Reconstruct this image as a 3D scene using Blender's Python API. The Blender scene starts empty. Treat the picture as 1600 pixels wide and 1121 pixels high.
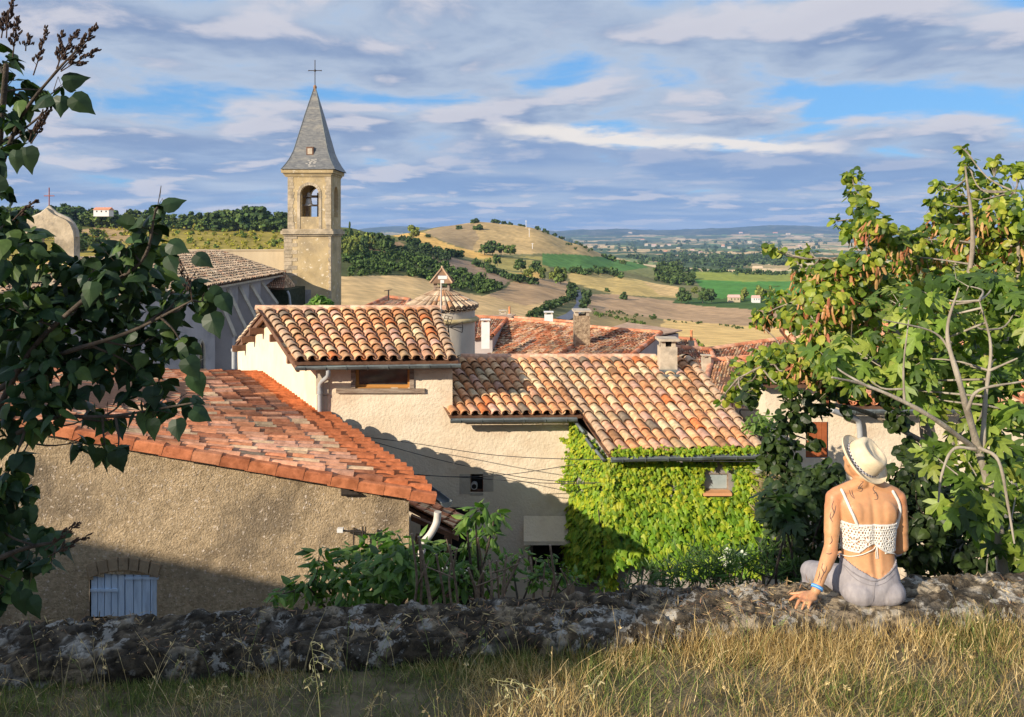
import bpy, math, random
import numpy as np
from mathutils import Vector, Matrix
from mathutils.bvhtree import BVHTree

R = math.radians
rnd = random.Random(11)
rng = np.random.default_rng(11)
sc = bpy.context.scene

# ------------------------------------------------------------------ camera, sky, sun
cam = bpy.data.cameras.new('camera')
cam_o = bpy.data.objects.new('camera', cam)
sc.collection.objects.link(cam_o)
cam_o.location = (0, 0, 0)
cam_o.rotation_euler = (R(90), 0, 0)
cam.sensor_width = 36.0
cam.lens = 27.0
cam.shift_y = -194.5/1600
cam.clip_start = 0.05
cam.clip_end = 120000
sc.camera = cam_o

SUNV = Vector((1.2, 1.0, -0.66)).normalized()          # direction the light travels
sun = bpy.data.lights.new('sun', 'SUN')
sun.energy = 5.0
sun.angle = R(0.5)
sun.color = (1.0, 0.87, 0.70)
sun_o = bpy.data.objects.new('sun', sun)
sc.collection.objects.link(sun_o)
sun_o.rotation_euler = SUNV.to_track_quat('-Z', 'Y').to_euler()

sc.render.engine = 'CYCLES'
sc.view_settings.view_transform = 'Standard'
sc.view_settings.look = 'None'
sc.view_settings.exposure = 0.4
sc.view_settings.gamma = 1.0
try:
    sc.cycles.use_denoising = True
    sc.cycles.max_bounces = 6
    sc.cycles.volume_bounces = 0
    sc.cycles.transparent_max_bounces = 12
    sc.cycles.volume_max_steps = 64
except Exception:
    pass


class NT:
    """tiny node-graph helper"""
    def __init__(s, tree):
        s.t = tree
        s.n = tree.nodes
        s.l = tree.links

    def new(s, typ, **kw):
        n = s.n.new(typ)
        for k, v in kw.items():
            setattr(n, k, v)
        return n

    def put(s, sock, v):
        if isinstance(v, bpy.types.NodeSocket):
            s.l.new(v, sock)
        elif v is not None:
            if hasattr(sock, 'default_value'):
                if isinstance(v, (tuple, list)) and len(v) == 3 and sock.type == 'RGBA':
                    v = (*v, 1.0)
                sock.default_value = v

    def math(s, op, a, b=None, c=None, clamp=False):
        n = s.new('ShaderNodeMath', operation=op, use_clamp=clamp)
        s.put(n.inputs[0], a)
        if b is not None:
            s.put(n.inputs[1], b)
        if c is not None:
            s.put(n.inputs[2], c)
        return n.outputs[0]

    def vmath(s, op, a, b=None):
        n = s.new('ShaderNodeVectorMath', operation=op)
        s.put(n.inputs[0], a)
        if b is not None:
            s.put(n.inputs[1], b)
        return n.outputs[0]

    def noise(s, vec, scale, detail=4, rough=0.55, dist=0.0):
        n = s.new('ShaderNodeTexNoise')
        s.put(n.inputs['Vector'], vec)
        n.inputs['Scale'].default_value = scale
        n.inputs['Detail'].default_value = detail
        n.inputs['Roughness'].default_value = rough
        n.inputs['Distortion'].default_value = dist
        return n.outputs['Fac']

    def ramp(s, fac, stops, interp='LINEAR'):
        n = s.new('ShaderNodeValToRGB')
        n.color_ramp.interpolation = interp
        e = n.color_ramp.elements
        while len(e) < len(stops):
            e.new(0.5)
        for i, (p, c) in enumerate(stops):
            e[i].position = p
            e[i].color = (*c, 1) if len(c) == 3 else c
        s.put(n.inputs['Fac'], fac)
        return n.outputs['Color']

    def smooth(s, v, a, b):
        n = s.new('ShaderNodeMapRange', interpolation_type='SMOOTHSTEP')
        s.put(n.inputs['Value'], v)
        n.inputs['From Min'].default_value = a
        n.inputs['From Max'].default_value = b
        return n.outputs['Result']

    def mix(s, f, a, b, blend='MIX'):
        n = s.new('ShaderNodeMix', data_type='RGBA', blend_type=blend)
        s.put(n.inputs[0], f)
        s.put(n.inputs[6], a)
        s.put(n.inputs[7], b)
        return n.outputs[2]


def lin(r, g, b):
    f = lambda c: (c/255/12.92) if c/255 <= 0.04045 else ((c/255+0.055)/1.055)**2.4
    return (f(r), f(g), f(b))


def sky_world():
    w = bpy.data.worlds.new('World')
    sc.world = w
    w.use_nodes = True
    t = NT(w.node_tree)
    t.n.clear()
    out = t.new('ShaderNodeOutputWorld')
    bg = t.new('ShaderNodeBackground')
    bg.inputs['Strength'].default_value = 0.1
    t.l.new(bg.outputs[0], out.inputs[0])
    sky = t.new('ShaderNodeTexSky', sky_type='NISHITA')
    sky.sun_disc = False
    sky.sun_elevation = R(22.9)
    sky.sun_rotation = math.atan2(-SUNV.x, -SUNV.y)
    sky.air_density = 1.1
    sky.dust_density = 0.4
    sky.ozone_density = 1.6
    tc = t.new('ShaderNodeTexCoord').outputs['Generated']
    sep = t.new('ShaderNodeSeparateXYZ')
    t.l.new(tc, sep.inputs[0])
    x, y, z = sep.outputs
    zz = t.math('MAXIMUM', z, 0.0)
    k = t.math('ADD', zz, 0.125)
    cx = t.math('DIVIDE', x, k)
    cy = t.math('DIVIDE', y, k)
    cmb = t.new('ShaderNodeCombineXYZ')
    t.l.new(cx, cmb.inputs[0])
    t.l.new(cy, cmb.inputs[1])
    uv = cmb.outputs[0]
    warp = t.new('ShaderNodeTexNoise')
    t.l.new(uv, warp.inputs['Vector'])
    warp.inputs['Scale'].default_value = 0.8
    warp.inputs['Detail'].default_value = 3
    wv = t.vmath('SCALE', t.vmath('SUBTRACT', warp.outputs['Color'], (0.5, 0.5, 0.5)))
    wv.node.inputs['Scale'].default_value = 0.55
    uvw = t.vmath('ADD', uv, wv)
    uvw = t.vmath('ADD', uvw, (3.7, 8.2, 1.3))
    n1 = t.noise(uvw, 1.45, 9, 0.54)
    # lit side: same field sampled a step toward the sun
    n1s = t.noise(t.vmath('ADD', uvw, (-0.12, -0.17, 0.0)), 1.45, 9, 0.54)
    big = t.noise(t.vmath('ADD', uv, (11.0, 2.0, 5.0)), 0.33, 3, 0.5)
    lit = t.math('MULTIPLY', t.math('SUBTRACT', n1, n1s), 7.0)
    # elevation as tan along the forward direction
    ay = t.math('MAXIMUM', t.math('ABSOLUTE', y), 0.05)
    te = t.math('DIVIDE', z, ay)
    ax = t.math('DIVIDE', x, ay)
    dens = t.math('ADD', n1, t.math('MULTIPLY', t.math('SUBTRACT', big, 0.5), 0.38))
    # more open sky to the upper right, thick stratus low down
    low = t.smooth(te, 0.17, 0.03)
    dens = t.math('ADD', dens, t.math('MULTIPLY', low, 0.10))
    dens = t.math('SUBTRACT', dens, t.math('MULTIPLY', t.smooth(ax, 0.12, 0.75), t.math('MULTIPLY', t.smooth(te, 0.20, 0.34), 0.07)))
    cov = t.smooth(dens, 0.335, 0.475)
    thick = t.smooth(dens, 0.42, 0.64)
    base = t.mix(thick, lin(186, 200, 220), lin(136, 158, 194))
    bright = t.math('MULTIPLY', t.smooth(lit, 0.0, 0.85), 0.80)
    # long white sunlit streak over the blue-grey bank
    line = t.math('ADD', 0.128, t.math('MULTIPLY', ax, -0.045))
    n3 = t.noise(t.vmath('ADD', uv, (1.0, 5.0, 0.0)), 2.2, 6, 0.6)
    dl = t.math('SUBTRACT', t.math('SUBTRACT', te, line), t.math('MULTIPLY', t.math('SUBTRACT', n3, 0.5), 0.05))
    stk = t.math('MULTIPLY', t.smooth(dl, -0.013, 0.0), t.smooth(dl, 0.018, 0.006))
    stk = t.math('MULTIPLY', stk, t.math('MULTIPLY', t.smooth(ax, -0.06, 0.03), t.smooth(ax, 0.48, 0.34)))
    bank = t.math('MULTIPLY', t.smooth(dl, 0.0, -0.012), t.smooth(te, 0.035, 0.075))
    bank = t.math('MULTIPLY', bank, t.math('MULTIPLY', t.smooth(ax, -0.2, 0.05), 0.70))
    cov = t.math('MAXIMUM', cov, t.math('MAXIMUM', bank, stk))
    base = t.mix(bank, base, lin(130, 156, 198))
    lowc = t.mix(t.smooth(t.noise(t.vmath('MULTIPLY', uv, (0.8, 1.6, 1.0)), 1.0, 5, 0.5), 0.40, 0.66), lin(136, 168, 212), lin(188, 204, 226))
    base = t.mix(t.math('MULTIPLY', low, 0.75), base, lowc)
    br = t.math('MULTIPLY', bright, t.math('SUBTRACT', 1.0, t.math('MULTIPLY', bank, 0.8)))
    base = t.mix(br, base, lin(218, 216, 224))
    base = t.mix(t.math('MULTIPLY', stk, 0.9), base, lin(248, 240, 232))
    skyc = t.mix(1.0, sky.outputs[0], (0.72, 1.12, 1.5), 'MULTIPLY')
    skyc = t.mix(0.75, skyc, tuple(c*7.6 for c in lin(112, 170, 228)))
    cl = t.vmath('SCALE', base)
    cl.node.inputs['Scale'].default_value = 7.6
    col = t.mix(cov, skyc, cl)
    # below the horizon: dim ground bounce colour
    col = t.mix(t.smooth(z, -0.02, -0.10), col, (1.6, 1.5, 1.2))
    t.l.new(col, bg.inputs['Color'])


sky_world()

# ------------------------------------------------------------------ helpers
F = 1200.0
HX, HY = 800.0, 366.0


def P(px, py, D):
    """the point seen at pixel (px, py) of the 1600x1121 photo at depth D metres"""
    return np.array(((px-HX)/F*D, D, (HY-py)/F*D))


def hash3(ix, iy, iz, s=0):
    h = (ix.astype(np.int64)*374761393 + iy.astype(np.int64)*668265263 + iz.astype(np.int64)*2147483647 + s*1274126177) & 0xffffffff
    h = ((h ^ (h >> 13))*1274126177) & 0xffffffff
    h = (h ^ (h >> 16)) & 0xffffffff
    return h/4294967295.0


def vnoise(p, s=0):
    p = np.asarray(p, float)
    i = np.floor(p).astype(np.int64)
    f = p-i
    f = f*f*(3-2*f)
    r = 0
    for a in (0, 1):
        for b in (0, 1):
            for c in (0, 1):
                w = (f[:, 0] if a else 1-f[:, 0])*(f[:, 1] if b else 1-f[:, 1])*(f[:, 2] if c else 1-f[:, 2])
                r = r+w*hash3(i[:, 0]+a, i[:, 1]+b, i[:, 2]+c, s)
    return r


def fbm(p, octaves=4, s=0):
    r, a, t = 0, 0.5, 0
    for k in range(octaves):
        r = r+a*vnoise(p*(2.0**k), s+k)
        t += a
        a *= 0.5
    return r/t-0.5


class MB:
    def __init__(s):
        s.V, s.C, s.fi, s.fs, s.M, s.S = [], [], [], [], [], []
        s.n = 0

    def add(s, verts, faces, mat=0, col=(1, 1, 1), smooth=False):
        verts = np.asarray(verts, float).reshape(-1, 3)
        n = len(verts)
        s.V.append(verts)
        c = np.ones((n, 4))
        c[:, :3] = np.asarray(col, float)
        s.C.append(c)
        if isinstance(faces, np.ndarray):
            k = faces.shape[1]
            s.fi.append((faces+s.n).ravel())
            s.fs.append(np.full(len(faces), k))
            s.M.append(np.full(len(faces), mat))
            s.S.append(np.full(len(faces), smooth))
        else:
            for f in faces:
                s.fi.append(np.asarray(f)+s.n)
            s.fs.append(np.array([len(f) for f in faces]))
            s.M.append(np.full(len(faces), mat))
            s.S.append(np.full(len(faces), smooth))
        s.n += n

    def box(s, lo, hi, mat=0, col=(1, 1, 1), rot=0.0, c=None):
        lo = np.array(lo, float)
        hi = np.array(hi, float)
        v = np.array([[x, y, z] for z in (lo[2], hi[2]) for y in (lo[1], hi[1]) for x in (lo[0], hi[0])])
        if rot:
            c = (lo+hi)/2 if c is None else np.array(c)
            d = v-c
            cs, sn = math.cos(rot), math.sin(rot)
            v = np.stack([c[0]+d[:, 0]*cs-d[:, 1]*sn, c[1]+d[:, 0]*sn+d[:, 1]*cs, v[:, 2]], 1)
        s.add(v, np.array([[0, 2, 3, 1], [4, 5, 7, 6], [0, 1, 5, 4], [2, 6, 7, 3], [0, 4, 6, 2], [1, 3, 7, 5]]), mat, col)

    def hexa(s, a, b, t, mat=0, col=(1, 1, 1)):
        """beam between quads: a, b lists of 4 points"""
        s.add(np.array(list(a)+list(b)), [(3, 2, 1, 0), (4, 5, 6, 7), (0, 1, 5, 4), (1, 2, 6, 5), (2, 3, 7, 6), (3, 0, 4, 7)], mat, col)

    def slab(s, quad, thick, mat=0, col=(1, 1, 1)):
        """a quad (4 pts) thickened along its normal, downward"""
        q = np.array(quad, float)
        n = np.cross(q[1]-q[0], q[3]-q[0])
        n /= np.linalg.norm(n)+1e-9
        if n[2] < 0:
            n = -n
        s.hexa(q, q-n*thick, 0, mat, col)

    def tube(s, pts, rad, n=8, mat=0, col=(1, 1, 1), cap=True, smooth=True):
        pts = np.asarray(pts, float)
        m = len(pts)
        rad = np.broadcast_to(np.asarray(rad, float), (m,))
        tg = np.gradient(pts, axis=0)
        tg /= np.linalg.norm(tg, axis=1)[:, None]+1e-12
        up = np.array([0, 0, 1.0]) if abs(tg[0][2]) < 0.9 else np.array([1.0, 0, 0])
        vs = []
        u = np.cross(tg[0], up)
        u /= np.linalg.norm(u)
        for i in range(m):
            u = u-tg[i]*np.dot(u, tg[i])
            u /= np.linalg.norm(u)+1e-12
            w = np.cross(tg[i], u)
            for k in range(n):
                a = 2*math.pi*k/n
                vs.append(pts[i]+rad[i]*(u*math.cos(a)+w*math.sin(a)))
        fs = []
        for i in range(m-1):
            for k in range(n):
                k2 = (k+1) % n
                fs.append((i*n+k, i*n+k2, (i+1)*n+k2, (i+1)*n+k))
        s.add(vs, np.array(fs), mat, col, smooth)
        if cap:
            s.add(vs[:n], [tuple(range(n))[::-1]], mat, col)
            s.add(vs[-n:], [tuple(range(n))], mat, col)

    def lathe(s, prof, c, n=32, mat=0, col=(1, 1, 1), smooth=True):
        prof = np.array(prof, float)
        c = np.array(c, float)
        vs, fs = [], []
        for (r, z) in prof:
            for k in range(n):
                a = 2*math.pi*k/n
                vs.append(c+np.array([r*math.cos(a), r*math.sin(a), z]))
        for i in range(len(prof)-1):
            for k in range(n):
                k2 = (k+1) % n
                fs.append((i*n+k, i*n+k2, (i+1)*n+k2, (i+1)*n+k))
        s.add(vs, np.array(fs), mat, col, smooth)

    def scatter(s, tv, tf, pos, rot, scl, col, mat=0, smooth=True):
        """N copies of template (tv, tf): rot (N,3,3), scl (N,) or (N,3), col (N,3)"""
        N, k = len(pos), len(tv)
        if N == 0:
            return
        sv = tv[None]*(scl[:, None, None] if scl.ndim == 1 else scl[:, None, :])
        v = np.einsum('nij,nkj->nki', rot, sv)+pos[:, None, :]
        c = np.repeat(col, k, axis=0)
        off = (np.arange(N)*k)[:, None, None]
        by = {}
        for f in tf:
            by.setdefault(len(f), []).append(f)
        first = True
        vv = v.reshape(-1, 3)
        for kk, ff in by.items():
            fa = (np.array(ff)[None]+off).reshape(-1, kk)
            if first:
                s.add(vv, fa, mat, c, smooth)
                first = False
            else:
                base = s.n-N*k
                s.fi.append((fa+base).ravel())
                s.fs.append(np.full(len(fa), kk))
                s.M.append(np.full(len(fa), mat))
                s.S.append(np.full(len(fa), smooth))

    def mesh(s, name, mats):
        me = bpy.data.meshes.new(name)
        V = np.concatenate(s.V)
        fi = np.concatenate(s.fi).astype(np.int32)
        fs = np.concatenate(s.fs).astype(np.int32)
        me.vertices.add(len(V))
        me.vertices.foreach_set('co', V.ravel())
        me.loops.add(len(fi))
        me.loops.foreach_set('vertex_index', fi)
        me.polygons.add(len(fs))
        st = np.concatenate([[0], np.cumsum(fs)[:-1]]).astype(np.int32)
        me.polygons.foreach_set('loop_start', st)
        me.polygons.foreach_set('material_index', np.concatenate(s.M).astype(np.int32))
        me.polygons.foreach_set('use_smooth', np.concatenate(s.S).astype(bool))
        for m in (mats if isinstance(mats, (list, tuple)) else [mats]):
            me.materials.append(m)
        me.update(calc_edges=True)
        ca = me.color_attributes.new('Col', 'FLOAT_COLOR', 'POINT')
        ca.data.foreach_set('color', np.concatenate(s.C).ravel())
        return me

    def build(s, name, mats, parent=None):
        o = bpy.data.objects.new(name, s.mesh(name, mats))
        sc.collection.objects.link(o)
        if parent is not None:
            o.parent = parent
            if parent.type == 'EMPTY':
                o.location = -parent.location
        return o


def tag(o, label=None, cat=None, group=None, kind=None):
    if label:
        o['label'] = label
    if cat:
        o['category'] = cat
    if group:
        o['group'] = group
    if kind:
        o['kind'] = kind
    return o


def thing(name, label, cat, loc=(0, 0, 0), group=None):
    o = bpy.data.objects.new(name, None)
    o.empty_display_size = 0.2
    sc.collection.objects.link(o)
    o.location = Vector([float(v) for v in loc])
    return tag(o, label, cat, group)


def copy_tree(o, loc, rz=0.0, scl=1.0, label=None):
    r = o.copy()
    sc.collection.objects.link(r)
    r.location = loc
    r.rotation_euler = (0, 0, rz)
    r.scale = (scl, scl, scl) if not isinstance(scl, (tuple, list)) else scl
    if label:
        r['label'] = label
    for ch in o.children:
        c = ch.copy()
        sc.collection.objects.link(c)
        c.parent = r
    return r


def inside(poly, x, y):
    poly = np.array(poly, float)
    r = np.zeros(x.shape, bool)
    j = len(poly)-1
    for i in range(len(poly)):
        xi, yi = poly[i]
        xj, yj = poly[j]
        c = ((yi > y) != (yj > y)) & (x < (xj-xi)*(y-yi)/((yj-yi)+1e-12)+xi)
        r ^= c
        j = i
    return r


# ------------------------------------------------------------------ materials
def mat(name, c1, c2=None, scale=3.0, rough=0.85, bump=0.0, bscale=30.0, vcol=False, detail=5,
        stain=None, sscale=0.6, samt=0.5, spec=0.25, metal=0.0, bdist=0.02, ramp=(0.35, 0.68), stretch=None, speck=None, spscale=60):
    m = bpy.data.materials.new(name)
    m.use_nodes = True
    t = NT(m.node_tree)
    b = t.n['Principled BSDF']
    b.inputs['Roughness'].default_value = rough
    b.inputs['Metallic'].default_value = metal
    b.inputs['Specular IOR Level'].default_value = spec
    v = t.new('ShaderNodeTexCoord').outputs['Object']
    if stretch:
        v = t.vmath('MULTIPLY', v, stretch)
    c2 = c2 or c1
    c = t.ramp(t.noise(v, scale, detail, 0.6), [(ramp[0], c1), (ramp[1], c2)])
    if stain:
        f = t.smooth(t.noise(t.vmath('ADD', v, (7.3, 1.1, 4.2)), sscale, 6, 0.62), 0.48, 0.68)
        c = t.mix(t.math('MULTIPLY', f, samt), c, stain)
    if speck:
        f = t.smooth(t.noise(t.vmath('ADD', v, (1.3, 9.1, 2.2)), spscale, 3, 0.6), 0.60, 0.68)
        c = t.mix(f, c, speck)
    if vcol:
        a = t.new('ShaderNodeVertexColor', layer_name='Col')
        c = t.mix(1.0, c, a.outputs['Color'], 'MULTIPLY')
    t.put(b.inputs['Base Color'], c)
    if bump:
        bn = t.new('ShaderNodeBump')
        bn.inputs['Strength'].default_value = bump
        bn.inputs['Distance'].default_value = bdist
        t.put(bn.inputs['Height'], t.noise(v, bscale, 6, 0.65))
        t.l.new(bn.outputs[0], b.inputs['Normal'])
    return m


def leaf_mat(name, tint=(1, 1, 1), rough=0.45, trans=0.35, ttint=(0.9, 1.3, 0.3), spec=0.4):
    m = bpy.data.materials.new(name)
    m.use_nodes = True
    t = NT(m.node_tree)
    b = t.n['Principled BSDF']
    out = t.n['Material Output']
    b.inputs['Roughness'].default_value = rough
    b.inputs['Specular IOR Level'].default_value = spec
    a = t.new('ShaderNodeVertexColor', layer_name='Col').outputs['Color']
    v = t.new('ShaderNodeTexCoord').outputs['Object']
    a = t.mix(1.0, a, t.ramp(t.noise(v, 40, 3, 0.6), [(0.3, tuple(x*0.8 for x in tint)), (0.7, tuple(min(1.3, x*1.2) for x in tint))]), 'MULTIPLY')
    t.put(b.inputs['Base Color'], a)
    tr = t.new('ShaderNodeBsdfTranslucent')
    t.put(tr.inputs['Color'], t.mix(1.0, a, ttint, 'MULTIPLY'))
    mx = t.new('ShaderNodeMixShader')
    mx.inputs[0].default_value = trans
    t.l.new(b.outputs[0], mx.inputs[1])
    t.l.new(tr.outputs[0], mx.inputs[2])
    t.l.new(mx.outputs[0], out.inputs[0])
    return m


M = {}
M['plaster'] = mat('cream_plaster', (0.72, 0.60, 0.44), (0.82, 0.70, 0.53), 1.2, 0.9, 0.55, 16, stain=(0.56, 0.40, 0.26), sscale=0.9, samt=0.50, bdist=0.04)
M['gable_plaster'] = mat('yellow_plaster', (0.80, 0.66, 0.46), (0.88, 0.75, 0.55), 1.5, 0.9, 0.2, 12, stain=(0.66, 0.48, 0.30), sscale=1.6, samt=0.35, stretch=(1, 1, 0.6))
M['roughcast'] = mat('roughcast', (0.40, 0.295, 0.175), (0.74, 0.57, 0.36), 20, 0.95, 1.0, 42, stain=(0.22, 0.175, 0.125), sscale=1.0, samt=0.7, speck=(0.85, 0.72, 0.58), spscale=24, bdist=0.05, detail=10, ramp=(0.3, 0.7))
M['grey_render'] = mat('grey_render', (0.30, 0.27, 0.25), (0.42, 0.38, 0.34), 2, 0.9, 0.5, 25, stain=(0.2, 0.19, 0.18), samt=0.5)
M['church_wall'] = mat('church_wall', (0.42, 0.38, 0.36), (0.52, 0.47, 0.44), 0.6, 0.9, 0.2, 8, stain=(0.22, 0.20, 0.20), sscale=0.35, samt=0.6)
M['tower'] = mat('tower_plaster', (0.44, 0.33, 0.17), (0.62, 0.48, 0.27), 0.55, 0.92, 0.6, 5, stain=(0.30, 0.24, 0.16), sscale=0.4, samt=0.65, bdist=0.06, speck=(0.74, 0.64, 0.47), spscale=2.6)
M['quoin'] = mat('tower_stone', (0.36, 0.29, 0.19), (0.62, 0.51, 0.36), 1.1, 0.92, 0.8, 4, stain=(0.22, 0.19, 0.15), sscale=0.9, samt=0.7, bdist=0.08)
M['beige_wall'] = mat('beige_wall', (0.50, 0.40, 0.26), (0.62, 0.51, 0.34), 0.5, 0.92, 0.2, 6, stain=(0.36, 0.29, 0.20), sscale=0.5, samt=0.5, stretch=(1, 1, 0.3))
M['slate'] = mat('slate', (0.10, 0.105, 0.11), (0.20, 0.20, 0.19), 2.5, 0.5, 0.5, 8, stain=(0.33, 0.30, 0.24), sscale=0.6, samt=0.55, stretch=(1, 1, 3), spec=0.5)
M['dark'] = mat('dark_hole', (0.012, 0.010, 0.009), (0.02, 0.018, 0.016), 2, 1.0)
M['iron'] = mat('iron', (0.05, 0.045, 0.042), (0.09, 0.07, 0.055), 20, 0.6, metal=0.4)
M['bronze'] = mat('bronze', (0.35, 0.33, 0.30), (0.55, 0.52, 0.47), 5, 0.5, metal=0.3)
M['zinc'] = mat('zinc', (0.085, 0.10, 0.105), (0.15, 0.17, 0.175), 4, 0.55, 0.1, 20, spec=0.4, metal=0.15, stain=(0.30, 0.38, 0.36), sscale=3, samt=0.4)
M['pvc'] = mat('grey_pvc', (0.34, 0.36, 0.37), (0.42, 0.43, 0.43), 6, 0.5, spec=0.4)
M['pvc_pale'] = mat('pale_pvc', (0.55, 0.50, 0.44), (0.66, 0.62, 0.55), 9, 0.55, spec=0.4)
M['wood'] = mat('golden_wood', (0.42, 0.20, 0.05), (0.55, 0.28, 0.08), 9, 0.5, 0.2, 40, stretch=(0.3, 3, 3))
M['old_wood'] = mat('old_wood', (0.20, 0.14, 0.10), (0.42, 0.34, 0.26), 7, 0.85, 0.6, 30, stretch=(0.4, 3, 3))
M['brown_wood'] = mat('brown_wood', (0.13, 0.07, 0.045), (0.24, 0.13, 0.08), 6, 0.8, 0.4, 25)
M['red_wood'] = mat('red_shutter', (0.30, 0.085, 0.03), (0.40, 0.12, 0.045), 6, 0.6, 0.2, 25)
M['blue_wood'] = mat('blue_shutter', (0.56, 0.70, 0.86), (0.66, 0.79, 0.92), 7, 0.7, 0.35, 22, stain=(0.36, 0.45, 0.56), sscale=4, samt=0.6, stretch=(3, 3, 0.5))
M['glass'] = mat('window_glass', (0.02, 0.025, 0.03), (0.035, 0.04, 0.045), 2, 0.08, spec=0.9)
M['glass_pale'] = mat('curtained_glass', (0.30, 0.36, 0.36), (0.42, 0.48, 0.48), 5, 0.35, spec=0.6)
M['stone_trim'] = mat('stone_trim', (0.42, 0.36, 0.28), (0.58, 0.50, 0.38), 3, 0.9, 0.5, 18, stain=(0.22, 0.2, 0.17), samt=0.5)
M['mortar'] = mat('mortar', (0.42, 0.34, 0.24), (0.60, 0.50, 0.36), 6, 0.95, 0.8, 30)
M['tile'] = mat('terracotta_tile', (0.60, 0.56, 0.52), (1.0, 0.97, 0.93), 9, 0.85, 0.45, 60, vcol=True, spec=0.08, stain=(0.30, 0.24, 0.19), sscale=8.0, samt=0.45, bdist=0.01)
M['tile_old'] = mat('old_roof_tile', (0.50, 0.47, 0.44), (0.98, 0.93, 0.88), 3.0, 0.9, 0.4, 20, vcol=True, stain=(0.40, 0.34, 0.28), sscale=1.4, samt=0.5)
M['under'] = mat('roof_underlay', (0.10, 0.05, 0.03), (0.17, 0.09, 0.055), 8, 0.95)
M['chimney'] = mat('chimney_render', (0.46, 0.38, 0.28), (0.62, 0.53, 0.40), 5, 0.9, 0.5, 25, stain=(0.2, 0.17, 0.14), sscale=3, samt=0.5)
M['rubble'] = mat('chimney_rubble', (0.20, 0.14, 0.09), (0.50, 0.38, 0.25), 9, 0.95, 1.0, 20, bdist=0.05)
M['white'] = mat('white_paint', (0.70, 0.69, 0.66), (0.80, 0.79, 0.76), 5, 0.6)
M['cable'] = mat('black_cable', (0.03, 0.03, 0.032), (0.05, 0.05, 0.05), 5, 0.6)
M['bark'] = mat('grey_bark', (0.20, 0.16, 0.12), (0.42, 0.36, 0.28), 14, 0.9, 0.7, 50, stretch=(1, 1, 0.4))
M['bark_pale'] = mat('pale_fig_bark', (0.24, 0.20, 0.15), (0.44, 0.39, 0.31), 10, 0.85, 0.5, 40, stretch=(1, 1, 0.4))
M['bark_dark'] = mat('dark_bark', (0.055, 0.045, 0.035), (0.13, 0.10, 0.075), 14, 0.9, 0.7, 50)
M['leaf'] = leaf_mat('leaf')
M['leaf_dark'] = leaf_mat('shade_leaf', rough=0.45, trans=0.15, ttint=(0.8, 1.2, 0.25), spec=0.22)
M['ivy'] = leaf_mat('creeper_leaf', rough=0.55, trans=0.30, ttint=(1.0, 1.25, 0.2))
M['crown'] = mat('far_foliage', (0.70, 0.70, 0.70), (1.2, 1.2, 1.1), 0.9, 0.95, vcol=True, spec=0.05)
M['vgen'] = mat('painted_by_attribute', (0.85, 0.85, 0.85), (1.12, 1.1, 1.08), 25, 0.85, 0.2, 60, vcol=True)

# ------------------------------------------------------------------ terrain
DN = np.array([3.2, 4.6, 7, 9.5, 13, 25, 60, 120, 250, 400, 550, 750, 1000, 1300, 1800, 2600, 5000, 9000, 15000, 22000, 28000], float)
near = [(-2.7, 3.2), (-2.95, 4.6), (-4.1, 7), (-5.9, 9.5), (-7.4, 13), (-8.8, 25)]
NY = [HY - z/d*F for z, d in near]
TB = {
    -900: [640, 560, 480, 420, 380, 350, 342, 342, 350, 356, 360, 362, 364, 364, 366],
    -200: [640, 560, 480, 420, 380, 347, 338, 338, 348, 354, 360, 364, 366, 366, 366],
    0:    [640, 560, 480, 420, 385, 352, 341, 340, 350, 355, 360, 364, 366, 366, 366],
    200:  [640, 560, 480, 420, 388, 358, 341, 341, 350, 355, 360, 364, 366, 366, 366],
    447:  [640, 560, 480, 430, 392, 362, 348, 350, 358, 362, 364, 366, 366, 366, 366],
    540:  [640, 560, 492, 440, 415, 380, 356, 358, 368, 370, 370, 368, 366, 364, 366],
    600:  [640, 560, 500, 448, 425, 388, 370, 372, 378, 378, 374, 370, 366, 358, 366],
    640:  [640, 560, 505, 455, 430, 395, 371, 367, 374, 376, 374, 370, 367, 357, 366],
    690:  [640, 560, 512, 464, 440, 405, 378, 358, 366, 378, 380, 374, 369, 360, 366],
    745:  [640, 560, 518, 478, 453, 420, 388, 352, 364, 386, 386, 380, 374, 362, 366],
    830:  [640, 565, 528, 493, 464, 433, 400, 361, 374, 395, 393, 384, 375, 362, 366],
    900:  [645, 570, 535, 503, 478, 448, 417, 385, 388, 402, 396, 384, 374, 361, 366],
    960:  [650, 575, 540, 513, 490, 458, 432, 411, 409, 412, 398, 384, 374, 358, 366],
    1060: [655, 580, 550, 523, 502, 472, 447, 432, 425, 417, 398, 384, 373, 361, 366],
    1150: [655, 580, 552, 525, 503, 475, 449, 434, 426, 418, 398, 384, 373, 357, 366],
    1230: [655, 582, 553, 526, 503, 475, 450, 434, 426, 418, 398, 384, 373, 355, 366],
    1400: [655, 585, 555, 528, 503, 475, 450, 434, 426, 418, 398, 384, 373, 361, 366],
    1800: [660, 590, 560, 530, 503, 475, 450, 434, 426, 418, 398, 384, 373, 363, 366],
    2600: [660, 590, 560, 530, 503, 475, 450, 434, 426, 418, 398, 384, 373, 360, 366]}
TPX = np.array(sorted(TB), float)
TY = np.array([NY+TB[int(k)] for k in sorted(TB)], float)


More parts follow.
